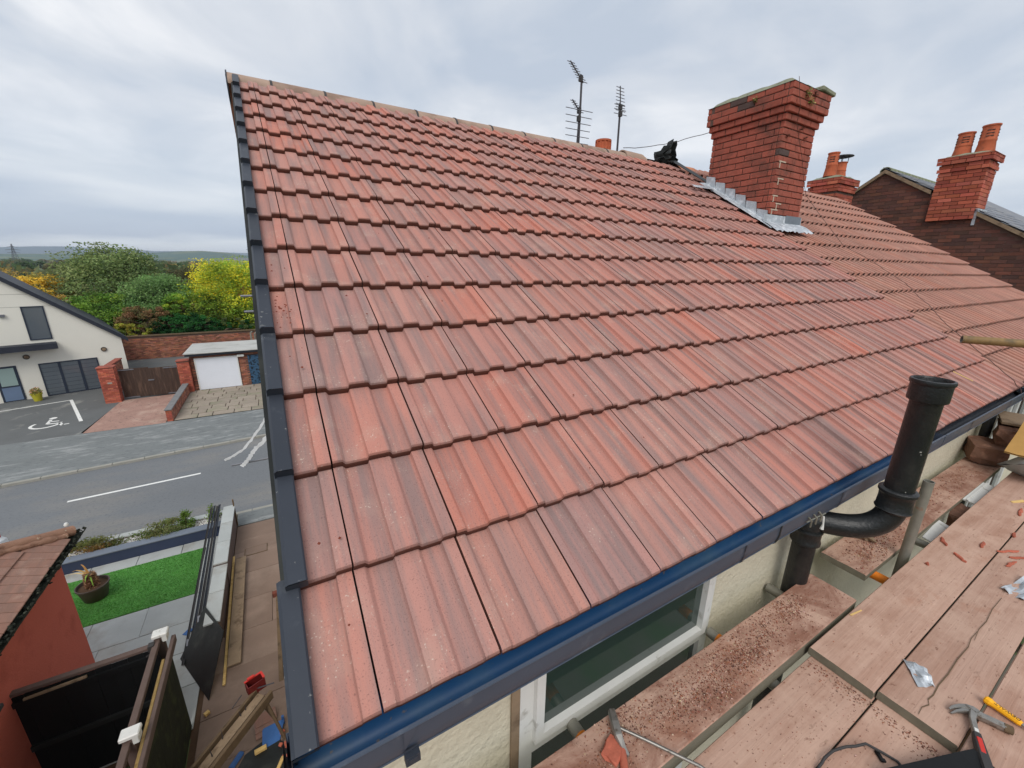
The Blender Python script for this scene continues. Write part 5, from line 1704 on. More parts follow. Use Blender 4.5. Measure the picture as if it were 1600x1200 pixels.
for k, (dx_, dy_, dz_, col_) in enumerate([(-.20, .02, .42, lin(206, 168, 108)), (-.34, .1, .30, lin(214, 188, 130)), (-.02, -.15, .25, lin(150, 190, 84)), (.06, -.14, .12, lin(140, 184, 78)), (-.08, .05, .50, lin(196, 150, 90))]):
    q = MB(); a0_ = Vector((-4.28, 10.33, GZ + .60))
    pts_ = [a0_ + Vector((dx_ * t, dy_ * t, dz_ * t - .22 * t * t)) for t in (0, .3, .6, .9, 1.2)]
    vs = []
    for i, p in enumerate(pts_):
        w_ = .022 * (1 - i / 5)
        vs += [p + Vector((w_, w_ * .5, 0)), p + Vector((0, 0, w_ * .5)), p - Vector((w_, w_ * .5, 0)), p - Vector((0, 0, w_ * .5))]
    q.add(vs, [(i * 4 + c_, i * 4 + (c_ + 1) % 4, (i + 1) * 4 + (c_ + 1) % 4, (i + 1) * 4 + c_) for i in range(4) for c_ in range(4)], col_[:3])
    part('leaf_stalk', q, M_STRAW, pt)

# garden wall with stone coping between garden and passage
gw = thing('garden_wall', (-1.83, 9.6, GZ), 'low wall with grey stone coping between lawn and passage', 'wall')
part('core', MB().box(-1.93, -1.735, 7.62, 9.34, GZ - .02, GZ + .56).box(-1.955, -1.715, 9.341, 12.0, GZ - .02, GZ + .60), M_BROWNT, gw)
yy = 7.5
for k, (y0, y1, z_, xo) in enumerate([(7.52, 8.42, .58, 0), (8.425, 9.335, .58, 0), (9.36, 10.24, .62, -.0), (10.245, 11.12, .62, 0), (11.125, 12.02, .62, 0)]):
    part('coping_stone', MB().obox(T(-1.81 + xo, (y0 + y1) / 2, GZ + z_), .27, y1 - y0 - .008, .04, ch=.005), M_SLAB, gw)
part('end_post', MB().obox(T(-1.70, 11.95, GZ + .42), .03, .06, .84), M_DWOOD, gw)

for k, x in enumerate((-2.30, -2.235, -2.17, -2.12)):
    words_ = ['leftmost', 'second', 'third', 'rightmost']
    a, b = Vector((x - .02 + (k % 2) * .01, 7.35 + .22 * k, GZ + .03)), Vector((x + .10 - .0, 12.0 + .05 * (k % 2), GZ + .72))
    d = (b - a); L = d.length
    Mx = T(*((a + b) / 2)) @ d.to_track_quat('Y', 'Z').to_matrix().to_4x4()
    mb = MB(); mb.obox(Mx, .042, L, .006); mb.obox(Mx @ T(-.018, 0, .014), .006, L, .022); mb.obox(Mx @ T(.018, 0, .014), .006, L, .022)
    single('plastic_length', mb, M_SLATEPL if k % 2 else M_DGREY, words_[k] + ' of four long grey plastic lengths propped on the bed beside the garden wall', 'plastic length', 'grey plastic lengths')
bs = thing('rubber_sheet', (-2.0, 7.2, GZ), 'stiff black sheet leaning on the near end of the garden wall', 'sheet')
A_, B_, C_, D_ = Vector((-2.39, 7.55, GZ + .01)), Vector((-1.83, 6.35, GZ + .01)), Vector((-1.584, 7.17, GZ + .62)), Vector((-1.96, 8.02, GZ + .64))
nrm = (B_ - A_).cross(D_ - A_).normalized() * .006
part('sheet', MB().add([A_ - nrm, B_ - nrm, C_ - nrm, D_ - nrm, A_ + nrm, B_ + nrm, C_ + nrm, D_ + nrm], [(0, 3, 2, 1), (4, 5, 6, 7), (0, 1, 5, 4), (1, 2, 6, 5), (2, 3, 7, 6), (3, 0, 4, 7)]), M_RUBBER, bs)
for t in (.3, .75):
    p = A_.lerp(D_, t)
    part('edge_clip', MB().obox(T(p.x, p.y, p.z) @ Matrix.Rotation(.5, 4, 'X'), .05, .12, .02), M_ALU, bs)
single('softwood_batten', MB().obox(T(-1.655, 8.42, GZ + .05) @ RZ(.016) @ Matrix.Rotation(R(.6), 4, 'X'), .045, 3.8, .03, ch=.003), M_BATTEN, 'long pale softwood batten lying along the foot of the garden wall', 'batten')
pl_ = single('plank', MB().obox(T(-1.50, 8.48, GZ + .10) @ RZ(.008) @ Matrix.Rotation(R(1.2), 4, 'X'), .215, 3.25, .035, ch=.004), M_WOODG, 'wide weathered grey plank lying in the passage', 'plank')
single('block', MB().obox(T(-1.50, 7.1, GZ + .04) @ RZ(.2), .1, .1, .075), M_DWOOD, 'dark timber block under the near end of the grey plank', 'block')

# timber prop and spirit level against the gable
tp = thing('timber_prop', (-.62, 6.1, GZ), 'old timber prop with rusty head leaning in the passage by the gable', 'prop')
part('post', MB().obox(T(-.70, 6.75, GZ + .40) @ Matrix.Rotation(R(-55), 4, 'X') @ Matrix.Rotation(R(3), 4, 'Y'), .07, .055, 1.5, ch=.004), M_DWOOD, tp)
part('cross_piece', MB().obox(T(-.60, 7.42, GZ + .86), .30, .09, .10, ch=.006), mat('rusty_iron', lin(112, 62, 50), .9, .25, 20, .5, 60), tp)
sl_ = thing('spirit_level', (-.3, 8.2, GZ), 'yellow spirit level leaning beside the verge', 'level')
part('body', MB().obox(T(-.42, 8.25, -5.7) @ Matrix.Rotation(R(-28), 4, 'X'), .028, .06, 1.25, ch=.002), M_YEL, sl_)
for k in range(4):
    single('brick_offcut', MB().obox(T(-.56 + .02 * (k % 2), 7.95 - .0 * k, GZ + .035 + .068 * k) @ RZ(.3 * k), .21, .10, .065, ch=.005), M_BRICKO, ['lowest', 'second', 'third', 'topmost'][k] + ' red brick of the small pile beside the yellow level', 'brick', 'bricks in the passage')

# long bench (tile cutting trestle) at the bottom of the picture
bn = thing('work_trestle', (-1.3, 4.9, GZ), 'long dirty timber trestle with nails and a red box on its end', 'trestle')
a_, b_ = Vector((-.89, 5.32, -5.52)), Vector((-2.05, 4.02, -5.48))
d = (b_ - a_); L = d.length; ang_ = math.atan2(d.y, d.x)
Mb = T(*((a_ + b_) / 2)) @ RZ(ang_)
for off, wd, hh, zz_ in ((-.125, .045, .11, 0), (.135, .05, .15, -.005)):
    part('rail', MB().obox(Mb @ T(0, off, zz_), L, wd, hh, ch=.005), M_DWOOD, bn)
part('deck_board', MB().obox(Mb @ T(.02, -.015, -.01), L - .05, .13, .022, ch=.003), M_WOODG, bn)
for t, s_ in ((-.47, -1), (-.44, 1), (.30, -1), (.30, 1)):
    p = Mb @ Vector((t * L, s_ * .12, -.05))
    part('leg', MB().tube([p, (p.x + (.16 if t < 0 else 0) * 1, p.y + s_ * -.12, GZ)], .024, 8), M_DWOOD, bn)
for t, h in ((-.1, .16), (.02, .15), (-.28, .10), (-.33, .09)):
    p = Mb @ Vector((t * L, -.06 + .05 * (t > 0), 0))
    part('nail', MB().tube([p, p + Vector((random.uniform(-.02, .02), 0, h))], [.008, .003], 6), M_POLE, bn)
part('wire_rod', MB().tube([Mb @ Vector((-.42 * L, -.28, .03)), Mb @ Vector((-.30 * L, -.24, .05))], .007, 6), M_POLE, bn)
part('wire_rod', MB().tube([Mb @ Vector((-.56 * L, .10, .08)), Mb @ Vector((-.47 * L, -.16, .06))], .010, 6), M_POLE, bn)
rb = thing('red_tool_box', (-1.0, 5.48, -5.5), 'open red metal box standing on the end of the trestle', 'box')
Mr = T(-1.0, 5.44, -5.42) @ RZ(.35)
bx_ = MB()
for sx_, sy_, w_, d_ in ((0, .07, .24, .012), (0, -.07, .24, .012), (.114, 0, .012, .128), (-.114, 0, .012, .128)):
    bx_.obox(Mr @ T(sx_, sy_, 0), w_, d_, .18)
bx_.obox(Mr @ T(0, 0, -.085), .216, .128, .01)
part('body', bx_, mat('dark_red_metal', lin(96, 28, 26), .5, .2, 8), rb)
part('rim', MB().obox(Mr @ T(0, .07, .096), .25, .03, .012).obox(Mr @ T(.114, 0, .0961), .03, .11, .012), M_RED, rb)
part('latch', MB().obox(Mr @ T(-.03, .07, .118), .10, .04, .03, ch=.006), M_RED, rb)
single('dust_pan', MB().add([Vector(p) for p in [(-1.02, 5.02, GZ + .02), (-.78, 5.05, GZ + .02), (-.70, 5.32, GZ + .09), (-1.02, 5.34, GZ + .05), (-1.02, 5.02, GZ + .008), (-.78, 5.05, GZ + .008), (-.70, 5.32, GZ + .075), (-1.02, 5.34, GZ + .035)]], [(0, 1, 2, 3), (7, 6, 5, 4), (0, 4, 5, 1), (1, 5, 6, 2), (2, 6, 7, 3), (3, 7, 4, 0)]).box(-.74, -.705, 5.3, 5.34, GZ, GZ + .15), M_BLUEP, 'blue plastic shovel blade lying by the trestle leg', 'shovel')
single('rubber_disc', MB().tube([(-1.02, 4.80, GZ), (-1.02, 4.80, GZ + .02)], .36, 9), M_RUBBER, 'flat dark many sided disc lying on the passage slabs', 'disc')
single('timber_offcut', MB().obox(T(-1.04, 5.02, GZ + .045) @ RZ(.1), .16, .06, .05, ch=.004), M_BATTEN, 'short pale timber offcut on the dark disc', 'timber')
single('timber_offcut', MB().obox(T(-.79, 4.66, GZ + .03) @ RZ(1.1), .22, .05, .03, ch=.004), M_BATTEN, 'longer pale timber offcut beside the dark disc', 'timber')
single('timber_offcut', MB().obox(T(-1.83, 6.09, GZ + .03) @ RZ(.6), .075, .06, .05, ch=.004), M_BATTEN, 'small cube of pale timber lying alone in the passage', 'timber')
single('blue_bag', MB().obox(T(-1.36, 5.05, GZ + .03) @ RZ(.9), .24, .09, .05, ch=.02), M_BLUEP, 'blue plastic wrapper under the trestle', 'wrapper')
single('blue_scrap', MB().obox(T(-2.36, 8.22, GZ + .012) @ RZ(.9), .16, .11, .012, ch=.003), M_BLUEP, 'small blue scrap beside the foot of the plastic lengths', 'scrap')
for k, (x, y) in enumerate([(-1.02, 5.34), (-1.03, 5.42), (-1.02, 5.50)]):
    single('spare_tile', MB().obox(T(x + .05, y, GZ + .03 + .02 * k) @ RZ(.12) @ Matrix.Rotation(.1, 4, 'X'), .30, .20, .018, ch=.004), M_TILE3, ['nearest', 'middle', 'farthest'][k] + ' of three brown tiles laid under the trestle', 'tile', 'spare tiles under the trestle')
for k in range(14):
    rock((-.70 + random.gauss(0, .07), 4.98 + random.gauss(0, .14), GZ + .02 + random.uniform(0, .02)), random.uniform(.05, .10), random.uniform(.03, .06), .025, (random.uniform(-.3, .3), random.uniform(-.3, .3), random.uniform(0, 3)), k * 1.7, M_SHARD, 'brick_chip', 'orange red chip in the rubble heap by the gable foot', 'chip', 'orange rubble chips by the gable')

# ------------------------------------------------------------------ fence between the extension and the passage
fn = thing('black_fence', (-2.8, 6.0, GZ), 'black board fence with brown top rail in front of the red extension', 'fence')
for k in range(9):
    part('board', MB().box(-3.70 + k * .1735, -3.70 + k * .1735 + .1705, 5.955 + .004 * (k % 2), 5.975 + .004 * (k % 2), GZ, -4.56), M_BLACK, fn)
part('top_rail', MB().obox(T(-2.93, 5.99, -4.515), 1.56, .085, .05, ch=.006), M_BROWNT, fn)
part('rail', MB().box(-3.70, -2.14, 5.915, 5.953, -4.70, -4.62), M_BLACK, fn)
part('rail', MB().box(-3.70, -2.14, 5.915, 5.953, -5.5, -5.42), mat('dark_rail', lin(34, 36, 36), .6, .2, 5), fn)
part('loose_lath', MB().obox(T(-3.22, 5.93, -4.60) @ Matrix.Rotation(R(-2), 4, 'Y'), .62, .03, .03), M_WOODG, fn)
part('hinge', MB().obox(T(-2.20, 5.96, -4.50), .07, .09, .10).obox(T(-2.22, 5.90, -4.57) @ RZ(.5), .09, .02, .015), M_DGREY, fn)
f2 = thing('passage_fence', (-2.1, 4.6, GZ), 'mossy fence with two brown rails and white capped posts beside the passage', 'fence')
part('rail', MB().obox(T(-2.15, 4.55, -4.50), .075, 3.2, .07, ch=.006), M_BROWNT, f2)
part('rail', MB().obox(T(-1.985, 4.85, -4.62), .05, 2.6, .12, ch=.006), M_BROWNT, f2)
for k in range(20):
    part('board', MB().box(-2.045, -2.022, 3.1 + k * .145, 3.1 + k * .145 + .142, GZ, -4.72 + random.uniform(-.01, .01)), M_MOSSF, f2)
part('batten', MB().obox(T(-2.065, 4.75, -4.68) @ Matrix.Rotation(R(1.0), 4, 'X'), .035, 2.1, .045, ch=.004), M_BATTEN, f2)
for (y, h) in ((6.09, -4.44), (4.50, -4.42), (3.0, -4.42)):
    po = part('post', MB().box(-2.185, -2.085, y - .05, y + .05, GZ, h), M_BROWNT, f2)
    part('cap', MB().obox(T(-2.11, y - .0, h + .03), .19, .15, .06, ch=.012).obox(T(-2.06, y - .005, h - .03), .06, .13, .12, ch=.006), M_UPVC, po)

# ------------------------------------------------------------------ red rendered extension with hipped tile roof
ex = thing('red_extension', (-6, 3.0, GZ), 'red painted lean building with brown hipped tile roof and mossy gutter', 'extension')
EX, EY, EZ = -3.64, 7.95, -3.56
part('wall', MB().box(-9.5, EX, -4.0, EY, GZ - .02, EZ), M_REDW, ex)
pitch = R(23)
cp_, sp_ = math.cos(pitch), math.sin(pitch)
ed_x, ed_y, ed_z = EX + .19, EY + .19, EZ + .10


def ez(x, y):
    """height of the hipped roof"""
    return ed_z + min(ed_x - x, ed_y - y, 2.6) * math.tan(pitch)


dk = MB()
ap_ = 2.6
dk.add([(ed_x, ed_y, ed_z - .06), (ed_x, -4, ed_z - .06), (ed_x - ap_, -4, ed_z - .06 + ap_ * math.tan(pitch)), (ed_x - ap_, ed_y - ap_, ed_z - .06 + ap_ * math.tan(pitch)), (-9.5, ed_y, ed_z - .06), (-9.5, ed_y - ap_, ed_z - .06 + ap_ * math.tan(pitch))], [(0, 3, 2, 1), (0, 4, 5, 3)])
exr = part('roof', dk, M_RUBBER, ex)
# big interlocking tiles: two courses up the slope in view, laid in rows along the gutter
etm_cache = {}
CW, CG = 0.19, 0.40
for r_ in range(5):
    k = 0
    y = ed_y - .02
    while y > 0.5:
        # hip cuts the far end
        s0 = r_ * CG
        xd = (s0) * cp_
        if ed_y - y + .02 < xd + .10:
            y -= CW; continue
        Mx = T(ed_x + .03 - s0 * cp_, y - CW / 2, ed_z + s0 * sp_ - .02) @ Matrix.Rotation(pitch - .06, 4, 'Y') @ T(-.225, 0, 0)
        kk = 0
        if kk not in etm_cache:
            mb = MB(); mb.obox(Matrix.Identity(4), .45, CW - .013, .024, ch=.005)
            me = mb.mesh('roof_tile', M_TILE3)
            at = me.attributes.new('tail', 'FLOAT', 'FACE'); at.data.foreach_set('value', [0.0] * len(me.polygons))
            etm_cache[kk] = me
        place('roof_tile', etm_cache[kk], exr, Mx @ RZ(random.uniform(-.01, .01)))
        y -= CW
M_HIP = mat('mortared_hip', lin(146, 112, 94), .95, .2, 8, .8, 30, second=lin(120, 88, 74), sscale=7, third=lin(176, 160, 140), ter=(.64, .72), tscale=18)
for k in range(6):
    a = Vector((ed_x - k * .30 + .0, ed_y - k * .30 - .0, ed_z + k * .30 * math.tan(pitch) + .02)); b = a + Vector((-.31, -.31, .31 * math.tan(pitch)))
    hp = MB(); hp.tube([a, a.lerp(b, .5), b], [.088, .084, .080], 14)
    part('hip_tile', hp, M_HIP, exr, True)
bed_ = MB()
bp_ = []
for k in range(40):
    bp_.append(Vector((ed_x - k * .045 - .04, ed_y - k * .045 - .14 + .035 * mnoise.noise(Vector((k * .5, 0, 1))), ed_z + k * .045 * math.tan(pitch) + .02 + .02 * mnoise.noise(Vector((k * .6, 3, 1))))))
bed_.tube(bp_, [.055 + .03 * mnoise.noise(Vector((k * .45, 8, 2))) for k in range(40)], 10)
part('mortar_bed', bed_, M_HIP, exr, True)
gm = MB()
pts_ = []
for k in range(13):
    a = math.pi * k / 12
    pts_.append((ed_x + .045 - .06 * math.cos(a), ed_z - .05 - .07 * math.sin(a)))
n = len(pts_)
ys_ = [EY + .35 - i * .16 for i in range(70)]
vs = [(x + .010 * mnoise.noise(Vector((y * 5, k_, 0))), y, z + .012 * mnoise.noise(Vector((y * 4, k_ * .4, 3)))) for y in ys_ for k_, (x, z) in enumerate(pts_)]
gm.add(vs, [(i * n + k, (i + 1) * n + k, (i + 1) * n + k + 1, i * n + k + 1) for i in range(len(ys_) - 1) for k in range(n - 1)])
gm.add([(v[0], v[1], v[2] + .004) for v in vs], [(i * n + k, i * n + k + 1, (i + 1) * n + k + 1, (i + 1) * n + k) for i in range(len(ys_) - 1) for k in range(n - 1)])
exg = part('gutter', gm, M_MOSSG, ex, True)
mo = MB()
for k in range(260):
    y = random.uniform(3.0, EY + .3)
    c = Vector((ed_x + .045 + random.uniform(-.07, .07), y, ed_z - .045 + random.uniform(-.05, .03)))
    s = random.uniform(.012, .04)
    mo.obox(T(*c) @ Euler((random.random() * 3, random.random() * 3, random.random() * 3)).to_matrix().to_4x4(), s, s * 1.3, s * .7, jit(lin(50, 54, 44)[:3], .3), ch=s * .15)
part('moss', mo, M_MOSSG, exg, kind='stuff')
part('fascia', MB().box(EX + .002, EX + .10, -4, EY + .08, EZ - .10, EZ + .10), M_MOSSG, ex)
part('bracket', MB().obox(T(-3.60, 5.6, -4.36), .09, .16, .06, ch=.01), M_DGREY, ex)
single('mortar_lump', MB().lathe([(0, -.03), (.03, -.02), (.035, .0), (.02, .03), (0, .035)], T(ed_x - .05, ed_y + .0, ed_z + .16), 10), M_UPVC, 'small white mortar lump on the tip of the hip', 'lump', smooth=True)

# ------------------------------------------------------------------ parked car beyond the extension
flat('front_drive', [(-12, 8.3), (-5.72, 8.3), (-5.72, 11.62), (-5.92, 11.62), (-5.92, 12.6), (-12, 12.6)], GZ + .004, M_BLOCKP, thick=.1)
car = thing('parked_car', (-8.25, 11.75, GZ), 'white parked car with red tail lamp, mostly hidden by the extension roof', 'car')
secs = []
# (x, half width low, half width high, z sill, z belt, z roof) rear at +x
prof_c = [(-2.0, .70, .60, .35, .62, .66), (-1.75, .80, .70, .28, .80, .86), (-.95, .84, .72, .24, .92, .96), (-.35, .85, .62, .24, .95, 1.36), (.5, .85, .62, .24, .97, 1.46), (1.35, .84, .62, .24, .98, 1.42), (1.85, .80, .66, .30, .96, 1.08), (2.0, .76, .64, .40, .86, .92)]
body = MB(); vs = []
for x, wl, wh, z0, z1, z2 in prof_c:
    vs += [(x, -wl, z0), (x, -wl - .01, (z0 + z1) / 2), (x, -wl + .01, z1), (x, -wh, z2 - .04), (x, -wh * .7, z2), (x, wh * .7, z2), (x, wh, z2 - .04), (x, wl - .01, z1), (x, wl + .01, (z0 + z1) / 2), (x, wl, z0)]
n = 10
CMX = T(-8.25, 11.75, GZ + .012)
body.add([CMX @ Vector(v) for v in vs], [(i * n + k, i * n + (k + 1) % n, (i + 1) * n + (k + 1) % n, (i + 1) * n + k) for i in range(len(prof_c) - 1) for k in range(n)] + [tuple(range(n))[::-1], tuple((len(prof_c) - 1) * n + k for k in range(n))])
part('body', body, M_CARW, car, True)
part('rear_window', MB().add([CMX @ Vector(v) for v in [(1.40, -.56, 1.40), (1.40, .56, 1.40), (1.87, .62, 1.06), (1.87, -.62, 1.06)]], [(0, 3, 2, 1)]), M_CARGL, car)
for s_ in (-1, 1):
    part('side_window', MB().add([CMX @ Vector(v) for v in [(-.2, s_ * .81, .98), (1.3, s_ * .82, 1.0), (1.2, s_ * .655, 1.38), (.0, s_ * .655, 1.38)]], [(0, 1, 2, 3) if s_ < 0 else (3, 2, 1, 0)]), M_GLASSD, car)
    part('tail_lamp', MB().obox(CMX @ T(1.86, s_ * .66, .98), .16, .14, .30, ch=.03), M_REDL, car)
    for x in (-1.3, 1.25):
        wh_ = part('wheel', MB().tube([CMX @ Vector((x, s_ * .68, .31)), CMX @ Vector((x, s_ * .87, .31))], .31, 20), M_TYRE, car, True)
        part('rim', MB().tube([CMX @ Vector((x, s_ * .86, .31)), CMX @ Vector((x, s_ * .885, .31))], .2, 12), M_ALU, wh_)

# ================================================================== ACROSS THE ROAD
wh = thing('white_gabled_building', (-12, 33, GZ), 'ivory rendered gabled building with dark window frames across the road', 'building')
WA = Vector((-13.084, 30.091, GZ)); wd_ = Vector((.9410203, .3383501, 0)); wn = Vector((.3383501, -.9410203, 0))
WM = Matrix(((wd_.x, -wn.x, 0, WA.x), (wd_.y, -wn.y, 0, WA.y), (0, 0, 1, WA.z), (0, 0, 0, 1)))   # local x along the front, y into the building, z up


def wbox(mb, x0, x1, y0, y1, z0, z1):
    return mb.obox(WM @ T((x0 + x1) / 2, (y0 + y1) / 2, (z0 + z1) / 2), x1 - x0, y1 - y0, z1 - z0)


rise = .862
apx = -2.0
apz = 3.06 + (5.28 - apx) * rise
w = MB()
pf = [(5.22, 0), (5.22, 3.06), (apx, apz), (2 * apx - 5.22, 3.06), (2 * apx - 5.22, 0)]
vs = [WM @ Vector((a, .0, b)) for a, b in pf] + [WM @ Vector((a, 12, b)) for a, b in pf]
w.add(vs, [(0, 1, 2, 3, 4), (9, 8, 7, 6, 5), (0, 5, 6, 1), (4, 3, 8, 9)])
part('wall', w, M_RENDERW, wh)
rf = MB()
for s_ in (1, -1):
    e0 = 5.5 if s_ > 0 else 2 * apx - 5.5
    e1 = 3.06 - .24
    for dz, o_ in ((.05, 1), (-.20, 0)):
        q = [WM @ Vector(v) for v in [(apx, -.16, apz + dz), (e0, -.16, e1 + dz), (e0, 12.2, e1 + dz), (apx, 12.2, apz + dz)]]
        rf.add(q, [(0, 1, 2, 3) if o_ == (s_ > 0) else (3, 2, 1, 0)])
    q = [WM @ Vector(v) for v in [(apx, -.16, apz + .05), (e0, -.16, e1 + .05), (e0, -.16, e1 - .20), (apx, -.16, apz - .20)]]
    rf.add(q, [(0, 3, 2, 1) if s_ > 0 else (0, 1, 2, 3)])
    q = [WM @ Vector(v) for v in [(e0, -.16, e1 + .05), (e0, 12.2, e1 + .05), (e0, 12.2, e1 - .2), (e0, -.16, e1 - .2)]]
    rf.add(q, [(0, 3, 2, 1)])
part('roof', rf, M_ROOFED, wh)


def dwin(x0, x1, z0, z1, mull=(), name='window', sill=True, fw=.055):
    f_ = MB()
    wbox(f_, x0, x0 + fw, -.035, .04, z0, z1); wbox(f_, x1 - fw, x1, -.035, .04, z0, z1)
    wbox(f_, x0 + fw, x1 - fw, -.035, .04, z1 - fw, z1); wbox(f_, x0 + fw, x1 - fw, -.035, .04, z0, z0 + fw)
    for q in mull:
        wbox(f_, q - fw, q + fw, -.036, .039, z0 + fw, z1 - fw)
    o_ = part(name, f_, M_DARKFR, wh)
    xs = [x0 + fw] + [v for q in mull for v in (q - fw, q + fw)] + [x1 - fw]
    for i in range(0, len(xs), 2):
        part('pane', wbox(MB(), xs[i], xs[i + 1], -.012, -.004, z0 + fw, z1 - fw), M_GLASSD, o_)
        if name == 'window' and len(mull):
            for k in range(7):
                part('blind_slat', wbox(MB(), xs[i], xs[i + 1], -.016, -.0125, z0 + fw + .12 + k * .23, z0 + fw + .135 + k * .23), M_DARKFR, o_)
    return o_


dwin(1.70, 2.52, 3.14, 4.92)
dwin(1.70, 4.0, 0.02, 1.86, (2.46, 3.24))
dr_ = part('door', wbox(MB(), .14, .93, -.03, .05, .02, 1.90), M_DARKFR, wh)
part('door_panel', wbox(MB(), .22, .85, -.04, -.0301, .06, .78), M_DOORB, dr_)
part('door_glass', wbox(MB(), .25, .82, -.037, -.0301, .86, 1.80), M_CARGL, dr_)
cn = wbox(MB(), -4.6, 2.60, -.75, -.001, 2.68, 2.98)
part('canopy', cn, M_ROOFED, wh)
for x in (1.38, 4.37):
    vo = part('vent', MB().tube([WM @ Vector((x, -.05, 2.29)), WM @ Vector((x, .01, 2.29))], .13, 16), M_DGREY, wh)
    part('vent_rim', MB().tube([WM @ Vector((x, -.06, 2.29)), WM @ Vector((x, -.0501, 2.29))], .09, 16), M_WOODG, vo)
for z_ in (4.905, 5.55):
    part('render_joint', wbox(MB(), -3, (5.28 - (z_ - 3.06) / rise) - .15, -.004, .002, z_ - .008, z_ + .008), M_KERB, wh)
part('wall_lamp', wbox(MB(), .9, 1.12, -.10, -.001, 4.44, 4.56), M_ALU, wh)
fp = thing('flower_pot', (-11.59, 29.85, GZ), 'yellow flower pot by the door of the ivory building', 'flower pot')
part('pot', MB().lathe([(0, 0), (.15, 0), (.21, .36), (.23, .37), (.23, .42), (.19, .42), (.18, .38), (0, .37)], T(-11.59, 29.85, GZ + .01), 16), mat('yellow_pot', lin(176, 168, 50), .6, .1, 4), fp, True)
tf = MB(); tuft(tf, (-11.59, 29.85, GZ + .5), .26, 220, [lin(150, 150, 80)[:3], lin(186, 160, 96)[:3], lin(96, 110, 60)[:3], lin(200, 150, 120)[:3]], .06)
part('flowers', tf, M_LEAF, fp, kind='stuff')

RB = [lin(146, 96, 76)[:3], lin(134, 86, 70)[:3], lin(156, 106, 86)[:3], lin(122, 80, 66)[:3], lin(158, 98, 76)[:3]]
# far garden wall
fw = thing('long_brick_wall', (-6.5, 40, GZ), 'long weathered red brick wall behind the gate and garage', 'wall')
part('core', MB().box(-10.4, 3.0, 40.03, 40.25, GZ - .1, -4.55), M_MORTAR, fw)
bwk = MB(); brickwork(bwk, (-10.4, 40.03, GZ - .05), (1, 0, 0), (0, -1, 0), 13.4, 22, RB, jitt=.3)
part('brickwork', bwk, M_BRKW, fw, kind='stuff')
part('coping', MB().box(-10.45, 3.0, 39.96, 40.32, -4.549, -4.47), M_DWOOD, fw)
# side wall running to the ivory building
sw = thing('side_brick_wall', (-8.3, 29.5, GZ), 'short red brick wall running back from the left gate pier', 'wall')
part('core', MB().box(-8.47, -8.27, 28.15, 31.3, GZ - .05, -4.62), M_MORTAR, sw)
bwk = MB(); brickwork(bwk, (-8.27, 28.15, GZ - .05), (0, 1, 0), (1, 0, 0), 3.15, 22, RB); brickwork(bwk, (-8.47, 31.3, GZ - .05), (0, -1, 0), (-1, 0, 0), 3.15, 22, RB)
part('brickwork', bwk, M_BRKW, sw, kind='stuff')
part('coping', MB().box(-8.52, -8.22, 28.15, 31.3, -4.619, -4.55), M_BRICKO, sw)
# gate piers and gate
for nm, x0, x1, y0, zt, lb in (('L', -8.36, -7.72, 27.6, -4.40, 'left brick gate pier with a pale patch, beside the car park'), ('R', -5.17, -4.62, 28.0, -4.44, 'right brick gate pier next to the garage')):
    p_ = thing('gate_pier', ((x0 + x1) / 2, y0 + .25, GZ), lb, 'pier', 'brick piers of the brown gate')
    part('core', MB().box(x0 + .005, x1 - .005, y0 + .005, y0 + .5, GZ - .05, zt), M_MORTAR, p_)
    bwk = MB()
    nr = int((zt - GZ) / .075)
    brickwork(bwk, (x0, y0 + .005, GZ), (1, 0, 0), (0, -1, 0), x1 - x0, nr, cols3)
    brickwork(bwk, (x1 - .005, y0, GZ), (0, 1, 0), (1, 0, 0), .5, nr, cols3)
    brickwork(bwk, (x0 + .005, y0 + .5, GZ), (0, -1, 0), (-1, 0, 0), .5, nr, cols3)
    part('brickwork', bwk, M_BRKW, p_, kind='stuff')
    part('cap', MB().obox(T((x0 + x1) / 2, y0 + .25, zt + .03), x1 - x0 + .06, .58, .06, ch=.01), M_BRICKO, p_)
    if nm == 'L':
        part('worn_patch', MB().box(x0 + .28, x0 + .46, y0 - .012, y0 + .0, GZ + 1.05, GZ + 1.13), M_KERB, p_)
ga = thing('brown_double_gate', (-6.45, 28.15, GZ), 'dark brown boarded double gate between the brick piers', 'gate')
for k in range(20):
    x = -7.70 + k * .1262
    part('board', MB().box(x, x + .122, 28.13 + .003 * (k % 2), 28.155 + .003 * (k % 2), GZ + .05, -4.62 + (.0 if k < 10 else -.06)), M_GATE, ga)
for x0, x1, z_ in ((-7.70, -7.05, GZ + .06), (-7.70, -7.05, -4.70), (-5.82, -5.18, GZ + .06), (-5.82, -5.18, -4.76)):
    part('hinge_strap', MB().box(x0, x1, 28.10, 28.125, z_, z_ + .05), M_ALU, ga)
part('latch', MB().box(-6.55, -6.30, 28.09, 28.124, GZ + .92, GZ + .98), M_ALU, ga)
# low wall between the drives
lw = thing('low_drive_wall', (-4.8, 25.5, GZ), 'low brick wall with grey coping between the two driveways', 'wall')
part('core', MB().box(-5.05, -4.83, 22.95, 27.9, GZ - .05, GZ + .54), M_MORTAR, lw)
bwk = MB(); brickwork(bwk, (-4.83, 22.95, GZ), (0, 1, 0), (1, 0, 0), 4.95, 7, RB); brickwork(bwk, (-5.05, 22.95, GZ), (1, 0, 0), (0, -1, 0), .22, 7, cols3); brickwork(bwk, (-5.05, 27.9, GZ), (0, -1, 0), (-1, 0, 0), 4.95, 7, RB)
part('brickwork', bwk, M_BRKW, lw, kind='stuff')
for k in range(5):
    part('coping_stone', MB().obox(T(-4.94, 23.4 + k * 1.0, GZ + .575), .29, .985, .06, ch=.01), mat('grey_coping', lin(118, 118, 118), .9, .15, 3), lw)
